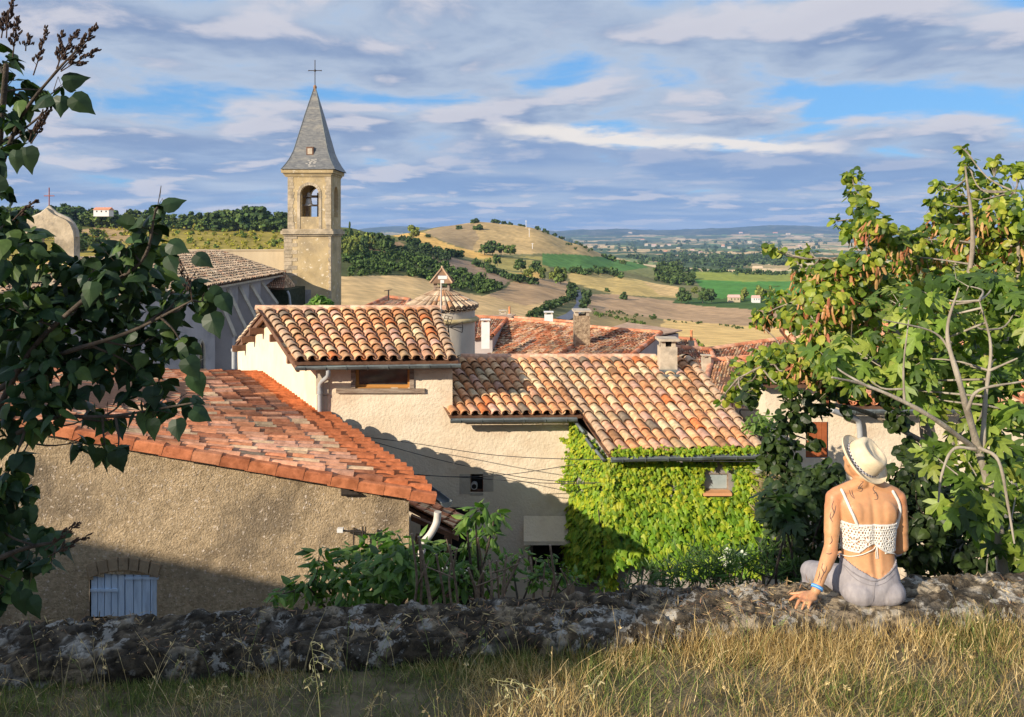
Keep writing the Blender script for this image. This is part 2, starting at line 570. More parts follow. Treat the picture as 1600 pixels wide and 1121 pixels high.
def pchip(x, Y, xq):
    """monotone cubic along axis 1 of Y"""
    h = np.diff(x)
    d = np.diff(Y, axis=1)/h
    m = np.zeros_like(Y)
    w1 = 2*h[1:]+h[:-1]
    w2 = h[1:]+2*h[:-1]
    a, b = d[:, :-1], d[:, 1:]
    ok = a*b > 0
    with np.errstate(all='ignore'):
        hm = (w1+w2)/(w1/a+w2/b)
    m[:, 1:-1] = np.where(ok, hm, 0)
    m[:, 0] = d[:, 0]
    m[:, -1] = d[:, -1]
    i = np.clip(np.searchsorted(x, xq)-1, 0, len(x)-2)
    t = (xq-x[i])/h[i]
    t2, t3 = t*t, t*t*t
    return (2*t3-3*t2+1)*Y[:, i]+(t3-2*t2+t)*h[i]*m[:, i]+(-2*t3+3*t2)*Y[:, i+1]+(t3-t2)*h[i]*m[:, i+1]


def terr_y(px, D):
    """pixel row of the terrain at column px and depth D (arrays of equal length)"""
    px = np.atleast_1d(np.asarray(px, float))
    D = np.atleast_1d(np.asarray(D, float))
    col = pchip(np.log(DN), TY, np.log(D))             # (ncol, n)
    i = np.clip(np.searchsorted(TPX, px)-1, 0, len(TPX)-2)
    t = np.clip((px-TPX[i])/(TPX[i+1]-TPX[i]), 0, 1)
    t = t*t*(3-2*t)*0.5+t*0.5
    n = np.arange(len(px))
    return col[i, n]*(1-t)+col[i+1, n]*t


def terr(px, D):
    px = np.atleast_1d(np.asarray(px, float))
    D = np.atleast_1d(np.asarray(D, float))
    y = terr_y(px, D)
    z = (HY-y)/F*D
    X = (px-HX)/F*D
    s = np.stack([X/55, D/55, X*0], 1)
    amp = np.clip((D-150)/300, 0, 1)*np.clip(D/500, 0.5, 6)
    z = z+fbm(s, 3, 5)*3.0*amp*0.8+fbm(s/7, 2, 9)*6.0*amp
    # far ridge relief
    z = z+np.clip((D-15000)/6000, 0, 1)*fbm(np.stack([X/1800, D/6000, X*0], 1), 4, 3)*230
    return np.stack([X, D, z], 1)


FIELDS = [
    # (polygon in photo pixels, Dmin, Dmax, colour, stripe)
    ([(-900, 380), (-900, 300), (1, 300), (200, 340), (447, 346), (620, 350), (620, 470), (540, 470), (-900, 470)], 60, 1500, (0.115, 0.125, 0.035)),
    ([(-300, 372), (120, 372), (180, 345), (300, 348), (470, 350), (470, 420), (-300, 420)], 60, 1000, (0.25, 0.215, 0.055)),
    ([(80, 368), (150, 356), (215, 350), (215, 374), (90, 392)], 60, 1000, (0.34, 0.25, 0.13)),
    ([(530, 350), (640, 364), (700, 400), (800, 442), (770, 462), (700, 455), (660, 434), (600, 432), (530, 434)], 60, 900, (0.085, 0.095, 0.035)),
    ([(548, 385), (580, 376), (625, 378), (640, 388), (600, 394), (560, 394)], 60, 1000, (0.26, 0.185, 0.11)),
    ([(640, 404), (672, 402), (705, 402), (760, 416), (806, 432), (782, 450), (742, 436), (690, 416), (655, 408)], 60, 1100, (0.245, 0.185, 0.135)),
    ([(200, 520), (200, 440), (540, 432), (600, 431), (645, 431), (670, 438), (700, 452), (755, 464), (790, 450), (806, 436), (850, 436), (886, 440), (900, 455), (884, 474), (845, 492), (780, 520)], 60, 900, (0.52, 0.385, 0.20)),
    ([(762, 462), (790, 450), (808, 434), (850, 437), (888, 440), (890, 452), (872, 470), (820, 478)], 60, 900, (0.34, 0.245, 0.15)),
    ([(612, 368), (640, 362), (662, 364), (700, 382), (760, 398), (845, 424), (850, 436), (800, 428), (745, 404), (690, 396), (650, 380)], 60, 1400, (0.52, 0.35, 0.12)),
    ([(662, 362), (700, 352), (745, 345), (830, 352), (940, 388), (970, 408), (900, 412), (855, 396), (760, 398), (700, 380)], 500, 1700, (0.40, 0.305, 0.155)),
    ([(662, 363), (705, 350), (740, 350), (748, 372), (738, 392), (700, 380)], 500, 1700, (0.27, 0.215, 0.135)),
    ([(745, 404), (850, 400), (860, 424), (800, 428)], 500, 1500, (0.30, 0.27, 0.10)),
    ([(848, 396), (900, 398), (960, 404), (1010, 412), (1012, 420), (975, 424), (890, 424), (846, 414)], 500, 1900, (0.10, 0.20, 0.055)),
    ([(975, 424), (1012, 418), (1075, 424), (1075, 432), (1010, 434)], 500, 1900, (0.23, 0.23, 0.09)),
    ([(886, 430), (900, 425), (960, 430), (1010, 440), (1062, 450), (1058, 466), (960, 460), (893, 444)], 400, 1500, (0.46, 0.36, 0.15)),
    ([(1005, 440), (1062, 449), (1060, 464), (1030, 462)], 400, 1500, (0.52, 0.385, 0.19)),
    ([(912, 460), (960, 460), (1170, 483), (1300, 492), (1300, 520), (1060, 502), (935, 488), (912, 486)], 200, 1200, (0.36, 0.26, 0.165)),
    ([(880, 494), (920, 486), (1000, 494), (1060, 506), (1060, 520), (880, 512)], 100, 900, (0.27, 0.215, 0.11)),
    ([(1040, 500), (1300, 520), (1700, 520), (1700, 580), (1030, 560), (1030, 512)], 60, 900, (0.56, 0.41, 0.18)),
    ([(1074, 426), (1220, 430), (1700, 432), (1700, 470), (1120, 468), (1092, 446)], 500, 2200, (0.085, 0.215, 0.045)),
    ([(1074, 424), (1220, 428), (1700, 430), (1700, 440), (1150, 440), (1085, 437)], 500, 2400, (0.24, 0.27, 0.055)),
    ([(1060, 465), (1120, 466), (1700, 470), (1700, 492), (1170, 484), (1050, 474)], 300, 1400, (0.06, 0.105, 0.03)),
]


def build_terrain():
    pxs = np.concatenate([np.linspace(-900, -40, 60), np.arange(-30, 1640, 2.4), np.linspace(1650, 2600, 60)])
    Ds = np.concatenate([np.geomspace(3.2, 120, 56)[:-1], np.geomspace(120, 2600, 290)[:-1], np.geomspace(2600, 28000, 120)])
    nx, nd = len(pxs), len(Ds)
    PX, DD = np.meshgrid(pxs, Ds)
    v = terr(PX.ravel(), DD.ravel())
    px = PX.ravel()
    D = DD.ravel()
    py = HY-v[:, 2]/D*F
    # wobble so that field edges are not ruler straight
    w = fbm(np.stack([v[:, 0]/25, v[:, 1]/25, v[:, 0]*0], 1), 3, 21)*5
    col = np.zeros((len(px), 3))
    col[:] = (0.17, 0.16, 0.07)
    for poly, d0, d1, c in FIELDS:
        k = inside(poly, px+w, py+w*0.4) & (D > d0) & (D < d1)
        col[k] = c
    # far valley: patchwork of rotated rectangular fields and woods
    far = D > 1850
    X, Y = v[:, 0], D
    wx = X+fbm(np.stack([X/900, Y/900, X*0], 1), 2, 31)*700
    wy = Y+fbm(np.stack([X/900, Y/900, X*0+3], 1), 2, 37)*900
    a, b = 0.42, -0.3
    u1 = (wx*math.cos(a)+wy*math.sin(a))
    u2 = (-wx*math.sin(a)+wy*math.cos(a))
    row = np.floor(u2/420)
    cell = np.floor((u1+hash3(row.astype(np.int64), row.astype(np.int64)*0, row.astype(np.int64)*0, 3)*500)/330)
    h = hash3(cell.astype(np.int64), row.astype(np.int64), cell.astype(np.int64)*0, 7)
    pal = np.array([(0.50, 0.39, 0.22), (0.19, 0.23, 0.09), (0.55, 0.45, 0.28), (0.08, 0.11, 0.045), (0.33, 0.28, 0.15), (0.14, 0.21, 0.07), (0.46, 0.35, 0.20), (0.07, 0.10, 0.04)])
    fc = pal[np.clip((h*8).astype(int), 0, 7)]
    wood = fbm(np.stack([X/750, Y/600, X*0], 1), 4, 41) > 0.07
    fc[wood] = (0.06, 0.09, 0.04)
    ridge = D > 17000
    fc[ridge] = fc[ridge]*0.15+np.array((0.03, 0.05, 0.04))*0.85
    col[far] = fc[far]
    n2 = fbm(np.stack([v[:, 0]/9, v[:, 1]/9, v[:, 0]*0], 1), 4, 51)
    n3 = fbm(np.stack([v[:, 0]/60, v[:, 1]/60, v[:, 0]*0], 1), 3, 53)
    gold = (col[:, 0] > 0.24) & (D > 120)
    col[gold] = col[gold]*np.array([1.40, 1.29, 1.16])
    col[(~gold) & (D > 120)] *= 1.25
    col *= (1+0.35*n2+0.35*n3)[:, None]
    # tractor lines on the stubble
    st = 0.5+0.5*np.sin((v[:, 0]*0.86+v[:, 1]*0.35+n3*16)*2*math.pi/7.5)
    stub = (col[:, 0] > 0.22) & (D < 1200) & (D > 120)
    col[stub] *= (0.93+0.12*st[stub])[:, None]
    lowg = D < 120
    col[lowg] = (0.20, 0.165, 0.12)
    m = MB()
    idx = np.arange(nx*nd).reshape(nd, nx)
    q = np.stack([idx[:-1, :-1].ravel(), idx[:-1, 1:].ravel(), idx[1:, 1:].ravel(), idx[1:, :-1].ravel()], 1)
    m.add(v, q, 0, np.clip(col, 0.01, 0.85), True)
    g = mat('ground', (0.80, 0.80, 0.80), (1.18, 1.17, 1.15), 0.09, 0.95, 0.35, 0.7, vcol=True, detail=9, bdist=0.5, spec=0.05)
    o = m.build('ground', g)
    tag(o, kind='structure')


build_terrain()


def road():
    pts = [(878, 494, 420), (893, 482, 460), (903, 472, 520), (908, 463, 590), (905, 456, 660), (900, 450, 730)]
    m = MB()
    a, b = [], []
    for px, py, D in pts:
        w = 3.6/D*F
        yy = terr(px, D)[0][2]
        for l, s in ((a, -1), (b, 1)):
            q = terr(px+s*w, D)[0]
            l.append((q[0], q[1], q[2]+0.5))
    v = a+b
    n = len(a)
    m.add(v, [(i, n+i, n+i+1, i+1) for i in range(n-1)], 0)
    o = m.build('road', mat('asphalt', (0.13, 0.14, 0.17), (0.19, 0.20, 0.23), 0.3, 0.8))
    tag(o, kind='structure')


road()

# ------------------------------------------------------------------ distant trees
ICO = None


def crown_mesh(seed, nclump=16, nleaf=420, tall=1.0, ls=0.075):
    """unit-size crown (height 1, base at 0) of small leaf-clump faces spread through clumps"""
    r = np.random.default_rng(seed)
    cen, rad = [], []
    for i in range(nclump):
        a = r.uniform(0, 6.28)
        h = r.uniform(0.22, 0.88)
        w = 0.42*math.sqrt(max(0.02, 1-((h-0.5)/0.52)**2))
        q = r.uniform(0.35, 1.0)*w
        cen.append((math.cos(a)*q, math.sin(a)*q, h*tall))
        rad.append(r.uniform(0.12, 0.21))
    cen, rad = np.array(cen), np.array(rad)
    k = r.integers(0, nclump, nleaf)
    d = r.normal(size=(nleaf, 3))
    d /= np.linalg.norm(d, axis=1)[:, None]
    pos = cen[k]+d*(rad[k]*r.uniform(0.75, 1.08, nleaf))[:, None]
    nrm = d+r.normal(size=(nleaf, 3))*0.45
    rot = frames(nrm, r)
    tv = np.array([(-1, -0.7, 0), (0.2, -1, 0.15), (1, -0.1, 0), (0.5, 1, 0.12), (-0.7, 0.7, -0.1)])
    tone = r.uniform(0.55, 1.35, nclump)[k]*r.uniform(0.75, 1.25, nleaf)
    col = np.stack([tone, tone*r.uniform(0.95, 1.1, nleaf), tone*0.9], 1)
    return tv, [(0, 1, 2, 3, 4)], pos, rot, r.uniform(0.6, 1.3, nleaf)*ls, col, cen, rad


def frames(n, r):
    """orthonormal frames whose z axis is n, random spin; columns = axes"""
    n = n/(np.linalg.norm(n, axis=1)[:, None]+1e-9)
    a = r.normal(size=n.shape)
    u = np.cross(a, n)
    u /= np.linalg.norm(u, axis=1)[:, None]+1e-9
    w = np.cross(n, u)
    return np.stack([u, w, n], 2)


def frames_dir(n, d):
    """frames with z = n and x as close to d as possible"""
    n = n/(np.linalg.norm(n, axis=1)[:, None]+1e-9)
    u = d-n*np.sum(n*d, 1)[:, None]
    u /= np.linalg.norm(u, axis=1)[:, None]+1e-9
    w = np.cross(n, u)
    return np.stack([u, w, n], 2)


def far_tree_proto(name, seed, col, tall=1.0, nleaf=420, nclump=16, ls=0.075):
    tv, tf, pos, rot, s, c, cen, rad = crown_mesh(seed, nclump, nleaf, tall, ls)
    mb = MB()
    mb.scatter(tv, tf, pos, rot, s, c*np.array(col), 0, False)
    # solid dark inner lobes keep the crown from being see-through everywhere
    r = np.random.default_rng(seed+1)
    for q, rr in zip(cen, rad):
        n = 6
        for i in range(1):
            prof = [(0.01, -rr*0.8), (rr*0.6, -rr*0.45), (rr*0.78, 0), (rr*0.6, rr*0.45), (0.01, rr*0.8)]
            mb.lathe(prof, q, 6, 0, np.array(col)*0.75, False)
    crown = mb.mesh('crown', M['crown'])
    tb = MB()
    tb.tube([(0, 0, -0.06), (0.01, 0, 0.2), (0, 0.01, 0.5*tall)], [0.035, 0.028, 0.012], 5)
    for a in (0.4, 2.5, 4.4):
        tb.tube([(0, 0, 0.2), (0.12*math.cos(a), 0.12*math.sin(a), 0.36), (0.22*math.cos(a), 0.22*math.sin(a), 0.5*tall)], [0.018, 0.012, 0.005], 4)
    trunk = tb.mesh('trunk', M['bark_dark'])
    return crown, trunk


GREENS = [(0.10, 0.15, 0.055), (0.14, 0.19, 0.06), (0.19, 0.22, 0.06), (0.085, 0.13, 0.055), (0.22, 0.25, 0.07)]
PROTO = [far_tree_proto('t%d' % i, 100+i, GREENS[i], [1.0, 0.95, 0.9, 1.05, 0.9][i]) for i in range(5)]


def place_tree(px, D, hpx, wpx=None, kind=None, label=None, group=None, name='tree', dz=0, py=None, cat='tree'):
    """a tree whose foot is on the terrain at column px, depth D; hpx = height in photo pixels"""
    k = rnd.randrange(4) if kind is None else kind
    foot = terr(px, D)[0]
    H = hpx/F*D
    W = (wpx/F*D) if wpx else H*rnd.uniform(0.95, 1.25)
    r = bpy.data.objects.new(name, None)
    sc.collection.objects.link(r)
    r.location = (foot[0], foot[1], foot[2]-0.05*H+dz)
    r.scale = (W, W, H)
    r.rotation_euler = (0, 0, rnd.uniform(0, 6.28))
    tag(r, label, cat, group)
    for nm, me in zip(('crown', 'trunk'), PROTO[k]):
        c = bpy.data.objects.new(nm, me)
        sc.collection.objects.link(c)
        c.parent = r
    return r


WL = ['dark round tree in the wood along the left hill crest', 'mid green bushy tree in the wood along the left hill crest',
      'pale yellow-green tree in the wood along the left hill crest', 'blackish green tree in the wood along the left hill crest']
G1 = 'trees of the wood along the left hill crest'


def depth_at(px, py, lo=200, hi=2500):
    """first depth at which the terrain at column px reaches photo row py"""
    Ds = np.geomspace(lo, hi, 300)
    y = terr_y(np.full(300, px), Ds)
    k = np.where(y <= py)[0]
    return float(Ds[k[0]]) if len(k) else float(Ds[np.argmin(y)])


# crest wood: skyline (px, top row) from the photo
crest = [(-60, 322), (20, 318), (60, 322), (110, 316), (125, 318), (135, 322), (180, 326), (210, 325), (245, 327), (285, 328), (300, 324), (318, 330), (340, 322), (362, 324), (385, 318), (400, 320), (420, 324), (436, 325), (458, 327)]
cx_ = [c[0] for c in crest]
cy_ = [c[1] for c in crest]
q = -60
while q < 470:
    top = np.interp(q, cx_, cy_)+rnd.uniform(-2, 4)
    for row, (D, fy) in enumerate(((900, 0), (780, 7))):
        px = q+rnd.uniform(-5, 5)
        t_ = top+row*rnd.uniform(5, 11)
        foot = terr_y(px, D)[0]
        hp = max(8, foot-t_)
        k = rnd.choice([0, 1, 3, 1, 2]) if px < 330 else rnd.choice([0, 3, 0, 1])
        sec = ['left of the curved bell gable', 'between bell gable and farmhouse', 'around the white farmhouse', 'just right of the farmhouse', 'midway to the bell tower', 'tall stand left of bell tower', 'nearest the bell tower'][int(np.searchsorted([60, 140, 185, 240, 330, 400], px))]
        tone_ = ['dark round', 'mid green bushy', 'pale yellow-green', 'blackish green'][k]
        place_tree(px, D, hp, hp*rnd.uniform(1.0, 1.5), k, '%s tree, %s row of crest wood, %s' % (tone_, ('back', 'front')[row], sec), G1)
    q += rnd.uniform(11, 17)
SL = 'low tree scattered over the slope below the left hill crest'
for px, py, h in [(105, 372, 16), (118, 362, 14), (130, 376, 18), (96, 352, 20), (150, 366, 14), (172, 352, 12), (200, 350, 10), (225, 352, 12), (250, 356, 12), (272, 352, 11),
                  (290, 350, 12), (310, 348, 10), (330, 350, 12), (345, 352, 14), (60, 372, 18), (30, 366, 18), (5, 372, 20), (150, 384, 20), (120, 390, 24), (95, 392, 22)]:
    place_tree(px, depth_at(px, py), h, h*1.4, rnd.choice([1, 2, 1, 0]), 'low tree under the crest wood, %s' % (['left of the bell gable', 'just right of the bell gable', 'under the white farmhouse', 'above the broom, left part', 'above the broom, right part'][int(np.searchsorted([70, 125, 190, 280], px))]+(', lower down' if py > 365 else ', higher up')), 'trees on the slope below the left hill crest')
# wood to the right of the tower
EL = ['dark tree in the wood right of the bell tower', 'mid green tree in the wood right of the bell tower', 'yellowish tree in the wood right of the bell tower', 'blackish tree in the wood right of the bell tower']
for px, top in [(536, 340), (545, 338), (552, 336), (558, 340), (563, 343), (570, 346), (578, 344), (585, 348), (592, 352), (599, 352), (606, 354), (610, 358),
                (540, 352), (548, 350), (556, 354), (566, 356), (575, 358), (583, 358), (590, 361), (598, 363), (604, 365), (545, 362), (555, 366), (568, 368), (536, 366), (560, 376), (545, 376)]:
    D = 720 if top < 350 else (660 if top < 360 else 600)
    f = terr_y(px, D)[0]
    k = rnd.choice([0, 1, 3, 2])
    while terr_y(px, D)[0]-26 > top and D < 760: D += 10
    place_tree(px, D, min(26, max(12, f-top)), rnd.uniform(18, 26), k, '%s tree right of the bell tower, %s' % (['dark', 'mid green', 'yellowish', 'blackish'][k], ['close behind the tower', 'mid wood', 'at the right end'][int(np.searchsorted([556, 580], px))]+(', on skyline' if top < 353 else ', low on the slope')), 'trees of the wood right of the bell tower')
# cypress on its crest
cyp = MB()
cr_, tr_ = far_tree_proto('cyp', 300, (0.03, 0.055, 0.028))
r_ = place_tree(547, 730, 40, 6, 3, 'slim dark cypress rising above the wood right of the bell tower', name='cypress_tree')
LONE = [
    (646, 372, 22, 20, 4, 1000, 'grey-green tree alone in the saddle left of the bare hill'),
    (741, 354, 10, 16, 0, 1290, 'round tree standing on the very top of the bare hill'),
    (718, 366, 10, 14, 3, 1180, 'small dark tree left below the hill top, beside a bigger one'),
    (745, 370, 16, 22, 0, 1160, 'dark tree on the bare slope straight below the hill top'),
    (668, 372, 5, 12, 3, 1050, 'low dark bush at the left foot of the bare hill'),
    (803, 377, 9, 14, 0, 1200, 'left of two small trees on the right flank of the bare hill'),
    (817, 378, 9, 14, 1, 1200, 'right of two small trees on the right flank of the bare hill'),
    (733, 384, 5, 9, 3, 1100, 'tiny bush in the middle of the bare slope'),
    (757, 396, 19, 22, 0, 930, 'leftmost dark tree of the clump at the foot of the bare hill'),
    (770, 396, 20, 20, 3, 930, 'second dark tree of the clump at the foot of the bare hill'),
    (783, 396, 18, 18, 0, 930, 'third tree of the clump at the foot of the bare hill'),
    (797, 396, 16, 20, 1, 930, 'rightmost paler tree of the clump at the foot of the bare hill'),
    (777, 410, 18, 16, 0, 800, 'tree just below the clump at the foot of the bare hill'),
    (762, 410, 12, 12, 2, 800, 'pale bush left of the tree below the clump'),
    (814, 418, 20, 24, 0, 760, 'left dark tree at the lower corner of the green field'),
    (836, 420, 17, 22, 3, 760, 'right dark tree at the lower corner of the green field'),
    (828, 430, 16, 20, 4, 680, 'bright yellow-green tree below the green field corner'),
    (848, 432, 20, 16, 1, 680, 'slender tree where the field hedge meets the road hedge'),
    (876, 440, 28, 22, 1, 660, 'tall loose tree above the road bend'),
    (863, 436, 18, 14, 2, 660, 'light tree left of the tall loose tree by the road'),
    (913, 400, 12, 9, 3, 1250, 'single tree right of the top of the green field'),
    (945, 412, 13, 14, 3, 1300, 'left tree of the trio above the green field edge'),
    (957, 412, 13, 16, 0, 1300, 'middle tree of the trio above the green field edge'),
    (972, 414, 9, 16, 1, 1300, 'right bush of the trio above the green field edge'),
    (949, 456, 9, 10, 3, 780, 'small round bush by the grass strip above the brown field'),
    (974, 464, 12, 16, 3, 720, 'round dark bush on the edge of the brown field'),
    (1058, 470, 0, 0, 0, 700, None),
    (1064, 468, 22, 18, 3, 760, 'left dark tree of the row before the bright green field'),
    (1075, 468, 18, 16, 0, 760, 'second dark tree of the row before the bright green field'),
    (1098, 468, 22, 20, 0, 760, 'third dark tree of the row before the bright green field'),
    (1112, 468, 19, 18, 3, 760, 'right dark tree of the row before the bright green field'),
    (1085, 456, 12, 12, 4, 820, 'pale tree behind the dark row before the bright green field'),
    (1164, 468, 22, 16, 4, 800, 'feathery poplar left of the pink roofed farmhouse'),
    (1186, 466, 24, 18, 4, 800, 'feathery poplar right of the pink roofed farmhouse'),
    (1204, 464, 22, 16, 2, 800, 'olive green tree close to the leafy tree in front'),
    (1023, 497, 8, 8, 3, 420, 'small bush on the hedge line below the brown field'),
    (1072, 549, 18, 22, 1, 75, 'green tree rising behind the village roofs'),
    (1088, 552, 22, 26, 2, 70, 'bright green bush beside the chimney with an orange pot'),
]
for px, py, h, w, k, D, lab in LONE:
    if lab:
        f = terr_y(px, D)[0]
        o_ = place_tree(px, D, h, w, k, lab, 'single trees in the fields')
        o_.location.z += (f-py)/F*D


def clump_mass(name, label, segs, cat, col, h0, h1, dens=1.0, kind=None, seed=1, spread=1.0, jit=None, group=None):
    """a hedge or scrub belt: overlapping crowns along photo polylines [(px,py), ...] with depth from the terrain"""
    r = np.random.default_rng(seed)
    mb = MB()
    for seg in segs:
        for (x0, y0), (x1, y1) in zip(seg[:-1], seg[1:]):
            L = math.hypot(x1-x0, y1-y0)
            n = max(2, int(L/3.2*dens))
            for i in range(n):
                t = r.uniform()
                px, py = x0+(x1-x0)*t+r.normal()*spread, y0+(y1-y0)*t+r.normal()*spread
                D = depth_at(px, py, 60, 12000)
                foot = terr(px, D)[0]
                H = r.uniform(h0, h1)/F*D
                tv, tf, pos, rot, s, c, cen, rad = crown_mesh(int(r.integers(1, 9)), 7, 60, 1.0, 0.12)
                a = r.uniform(0, 6.28)
                Rz = np.array([[math.cos(a), -math.sin(a), 0], [math.sin(a), math.cos(a), 0], [0, 0, 1]])
                S = np.array([H*1.4, H*1.4, H])
                p2 = (pos-[0, 0, 0.12])@Rz.T*S+foot
                rot2 = np.einsum('ij,njk->nik', Rz, rot)
                mb.scatter(tv, tf, p2, rot2, s*H*1.25, c*np.array(col)*1.9*r.uniform(0.7, 1.3), 0, False)
    o = mb.build(name, M['crown'])
    tag(o, label, cat if kind is None else None, group, kind)
    return o


def fill(poly, n, seed):
    r = np.random.default_rng(seed)
    p = np.array(poly, float)
    lo, hi = p.min(0), p.max(0)
    q = r.uniform(lo, hi, (n*6, 2))
    q = q[inside(poly, q[:, 0], q[:, 1])][:n]
    return [[tuple(a), (a[0]+3, a[1])] for a in q]


DG = (0.042, 0.066, 0.028)
clump_mass('scrub', 'dark green scrub belt sloping down behind the round turret', fill([(536, 384), (570, 398), (640, 396), (690, 412), (740, 434), (785, 448), (752, 460), (700, 450), (655, 434), (600, 431), (536, 433)], 190, 2), None, (0.055, 0.085, 0.03), 7, 13, 1, 'stuff', 3)
clump_mass('scrub', 'dark scrub on the shoulder right of the bell tower', fill([(536, 372), (560, 372), (548, 392), (600, 398), (640, 384), (612, 368), (650, 380), (705, 402), (690, 406), (640, 400), (536, 400)], 75, 4), None, (0.04, 0.06, 0.03), 6, 11, 1, 'stuff', 5)
clump_mass('broom_scrub', 'yellow flowering broom covering the hillside left of the bell tower', fill([(190, 352), (300, 352), (440, 354), (447, 390), (190, 388), (80, 388), (60, 370)], 300, 6), None, (0.26, 0.24, 0.045), 2.5, 5, 1, 'stuff', 7)
clump_mass('broom_scrub', 'green bushes mixed into the broom hillside', fill([(80, 344), (447, 346), (447, 392), (60, 392)], 90, 8), None, (0.10, 0.135, 0.035), 4, 8, 1, 'stuff', 9)
clump_mass('hedgerow', 'dark hedge running down between the golden strip and the brown field', [[(640, 378), (665, 388), (690, 395), (722, 402)], [(742, 412), (765, 420), (800, 436), (840, 444)]], 'hedge', DG, 9, 14, 1.3, seed=11)
clump_mass('hedgerow', 'hedge below the green field', [[(890, 424), (915, 428), (945, 430), (975, 436)]], 'hedge', (0.055, 0.085, 0.032), 8, 13, 1.2, seed=12)
clump_mass('hedgerow', 'dark hedge along the left side of the road', [[(892, 446), (897, 456), (893, 466), (872, 478), (845, 488), (826, 496)]], 'hedge', (0.038, 0.058, 0.026), 9, 14, 1.8, seed=13)
clump_mass('hedgerow', 'hedge along the right side of the road', [[(912, 458), (917, 466), (914, 476), (912, 484)]], 'hedge', (0.045, 0.068, 0.03), 9, 13, 1.6, seed=14)
clump_mass('hedgerow', 'thin hedge on the right crest of the bare hill', [[(762, 352), (800, 354), (822, 358)], [(836, 362), (870, 372), (905, 386)]], 'hedge', (0.05, 0.075, 0.035), 4, 7, 1.2, seed=15)
clump_mass('hedgerow', 'low hedge along the lower edge of the brown field', [[(918, 484), (970, 488), (1040, 498), (1100, 503), (1165, 512)]], 'hedge', (0.06, 0.085, 0.035), 3, 5, 0.7, seed=16)
clump_mass('hedgerow', 'low bank of bushes right of the road end', [[(925, 490), (960, 496), (1010, 508)]], 'hedge', (0.075, 0.11, 0.035), 4, 7, 1.0, seed=17)
clump_mass('woodland', 'wooded knoll between the green field and the bright green field', fill([(1018, 428), (1050, 418), (1080, 432), (1080, 446), (1040, 444), (1020, 436)], 50, 18), None, (0.055, 0.08, 0.03), 9, 15, 1, 'stuff', 19)
clump_mass('hedgerow', 'dark tree line behind the bright green field', [[(1065, 424), (1100, 428), (1160, 429), (1230, 431)]], 'hedge', (0.045, 0.07, 0.032), 6, 9, 1.3, seed=20)
clump_mass('woodland', 'far wooded belt crossing the valley', fill([(975, 408), (1060, 400), (1130, 402), (1230, 404), (1230, 416), (1120, 418), (1040, 414), (990, 416)], 150, 21), None, (0.05, 0.075, 0.035), 6, 10, 1, 'stuff', 22)
clump_mass('woodland', 'scattered copses in the far valley', fill([(860, 378), (1290, 376), (1290, 402), (980, 404), (900, 394)], 150, 23), None, (0.05, 0.075, 0.038), 3, 5.5, 1, 'stuff', 24)

# ------------------------------------------------------------------ roofs, gutters, walls
PAL_WARM = [((0.84, 0.42, 0.21), 5), ((0.86, 0.48, 0.26), 5), ((0.80, 0.47, 0.31), 5), ((0.88, 0.58, 0.33), 5), ((0.88, 0.68, 0.43), 3), ((0.64, 0.34, 0.18), 2),
            ((0.80, 0.28, 0.11), 1), ((0.74, 0.46, 0.35), 3)]
PAL_RED = [((0.82, 0.36, 0.19), 6), ((0.78, 0.31, 0.16), 4), ((0.86, 0.44, 0.27), 4), ((0.86, 0.61, 0.38), 4), ((0.74, 0.41, 0.28), 3), ((0.54, 0.22, 0.12), 2)]
PAL_OLD = [((0.74, 0.30, 0.15), 4), ((0.62, 0.22, 0.11), 3), ((0.80, 0.45, 0.26), 4), ((0.86, 0.60, 0.38), 4), ((0.42, 0.22, 0.14), 3), ((0.78, 0.52, 0.38), 2)]
PAL_PALE = [((0.72, 0.55, 0.38), 4), ((0.80, 0.62, 0.42), 4), ((0.60, 0.44, 0.30), 3), ((0.66, 0.42, 0.27), 2), ((0.86, 0.70, 0.50), 3)]
PAL_DARK = [((0.42, 0.24, 0.15), 3), ((0.34, 0.20, 0.13), 3), ((0.52, 0.36, 0.24), 2), ((0.60, 0.30, 0.17), 2)]


def pick(pal, r):
    w = np.array([p[1] for p in pal], float)
    i = r.choice(len(pal), p=w/w.sum())
    return np.array(pal[i][0])*r.uniform(0.86, 1.1)


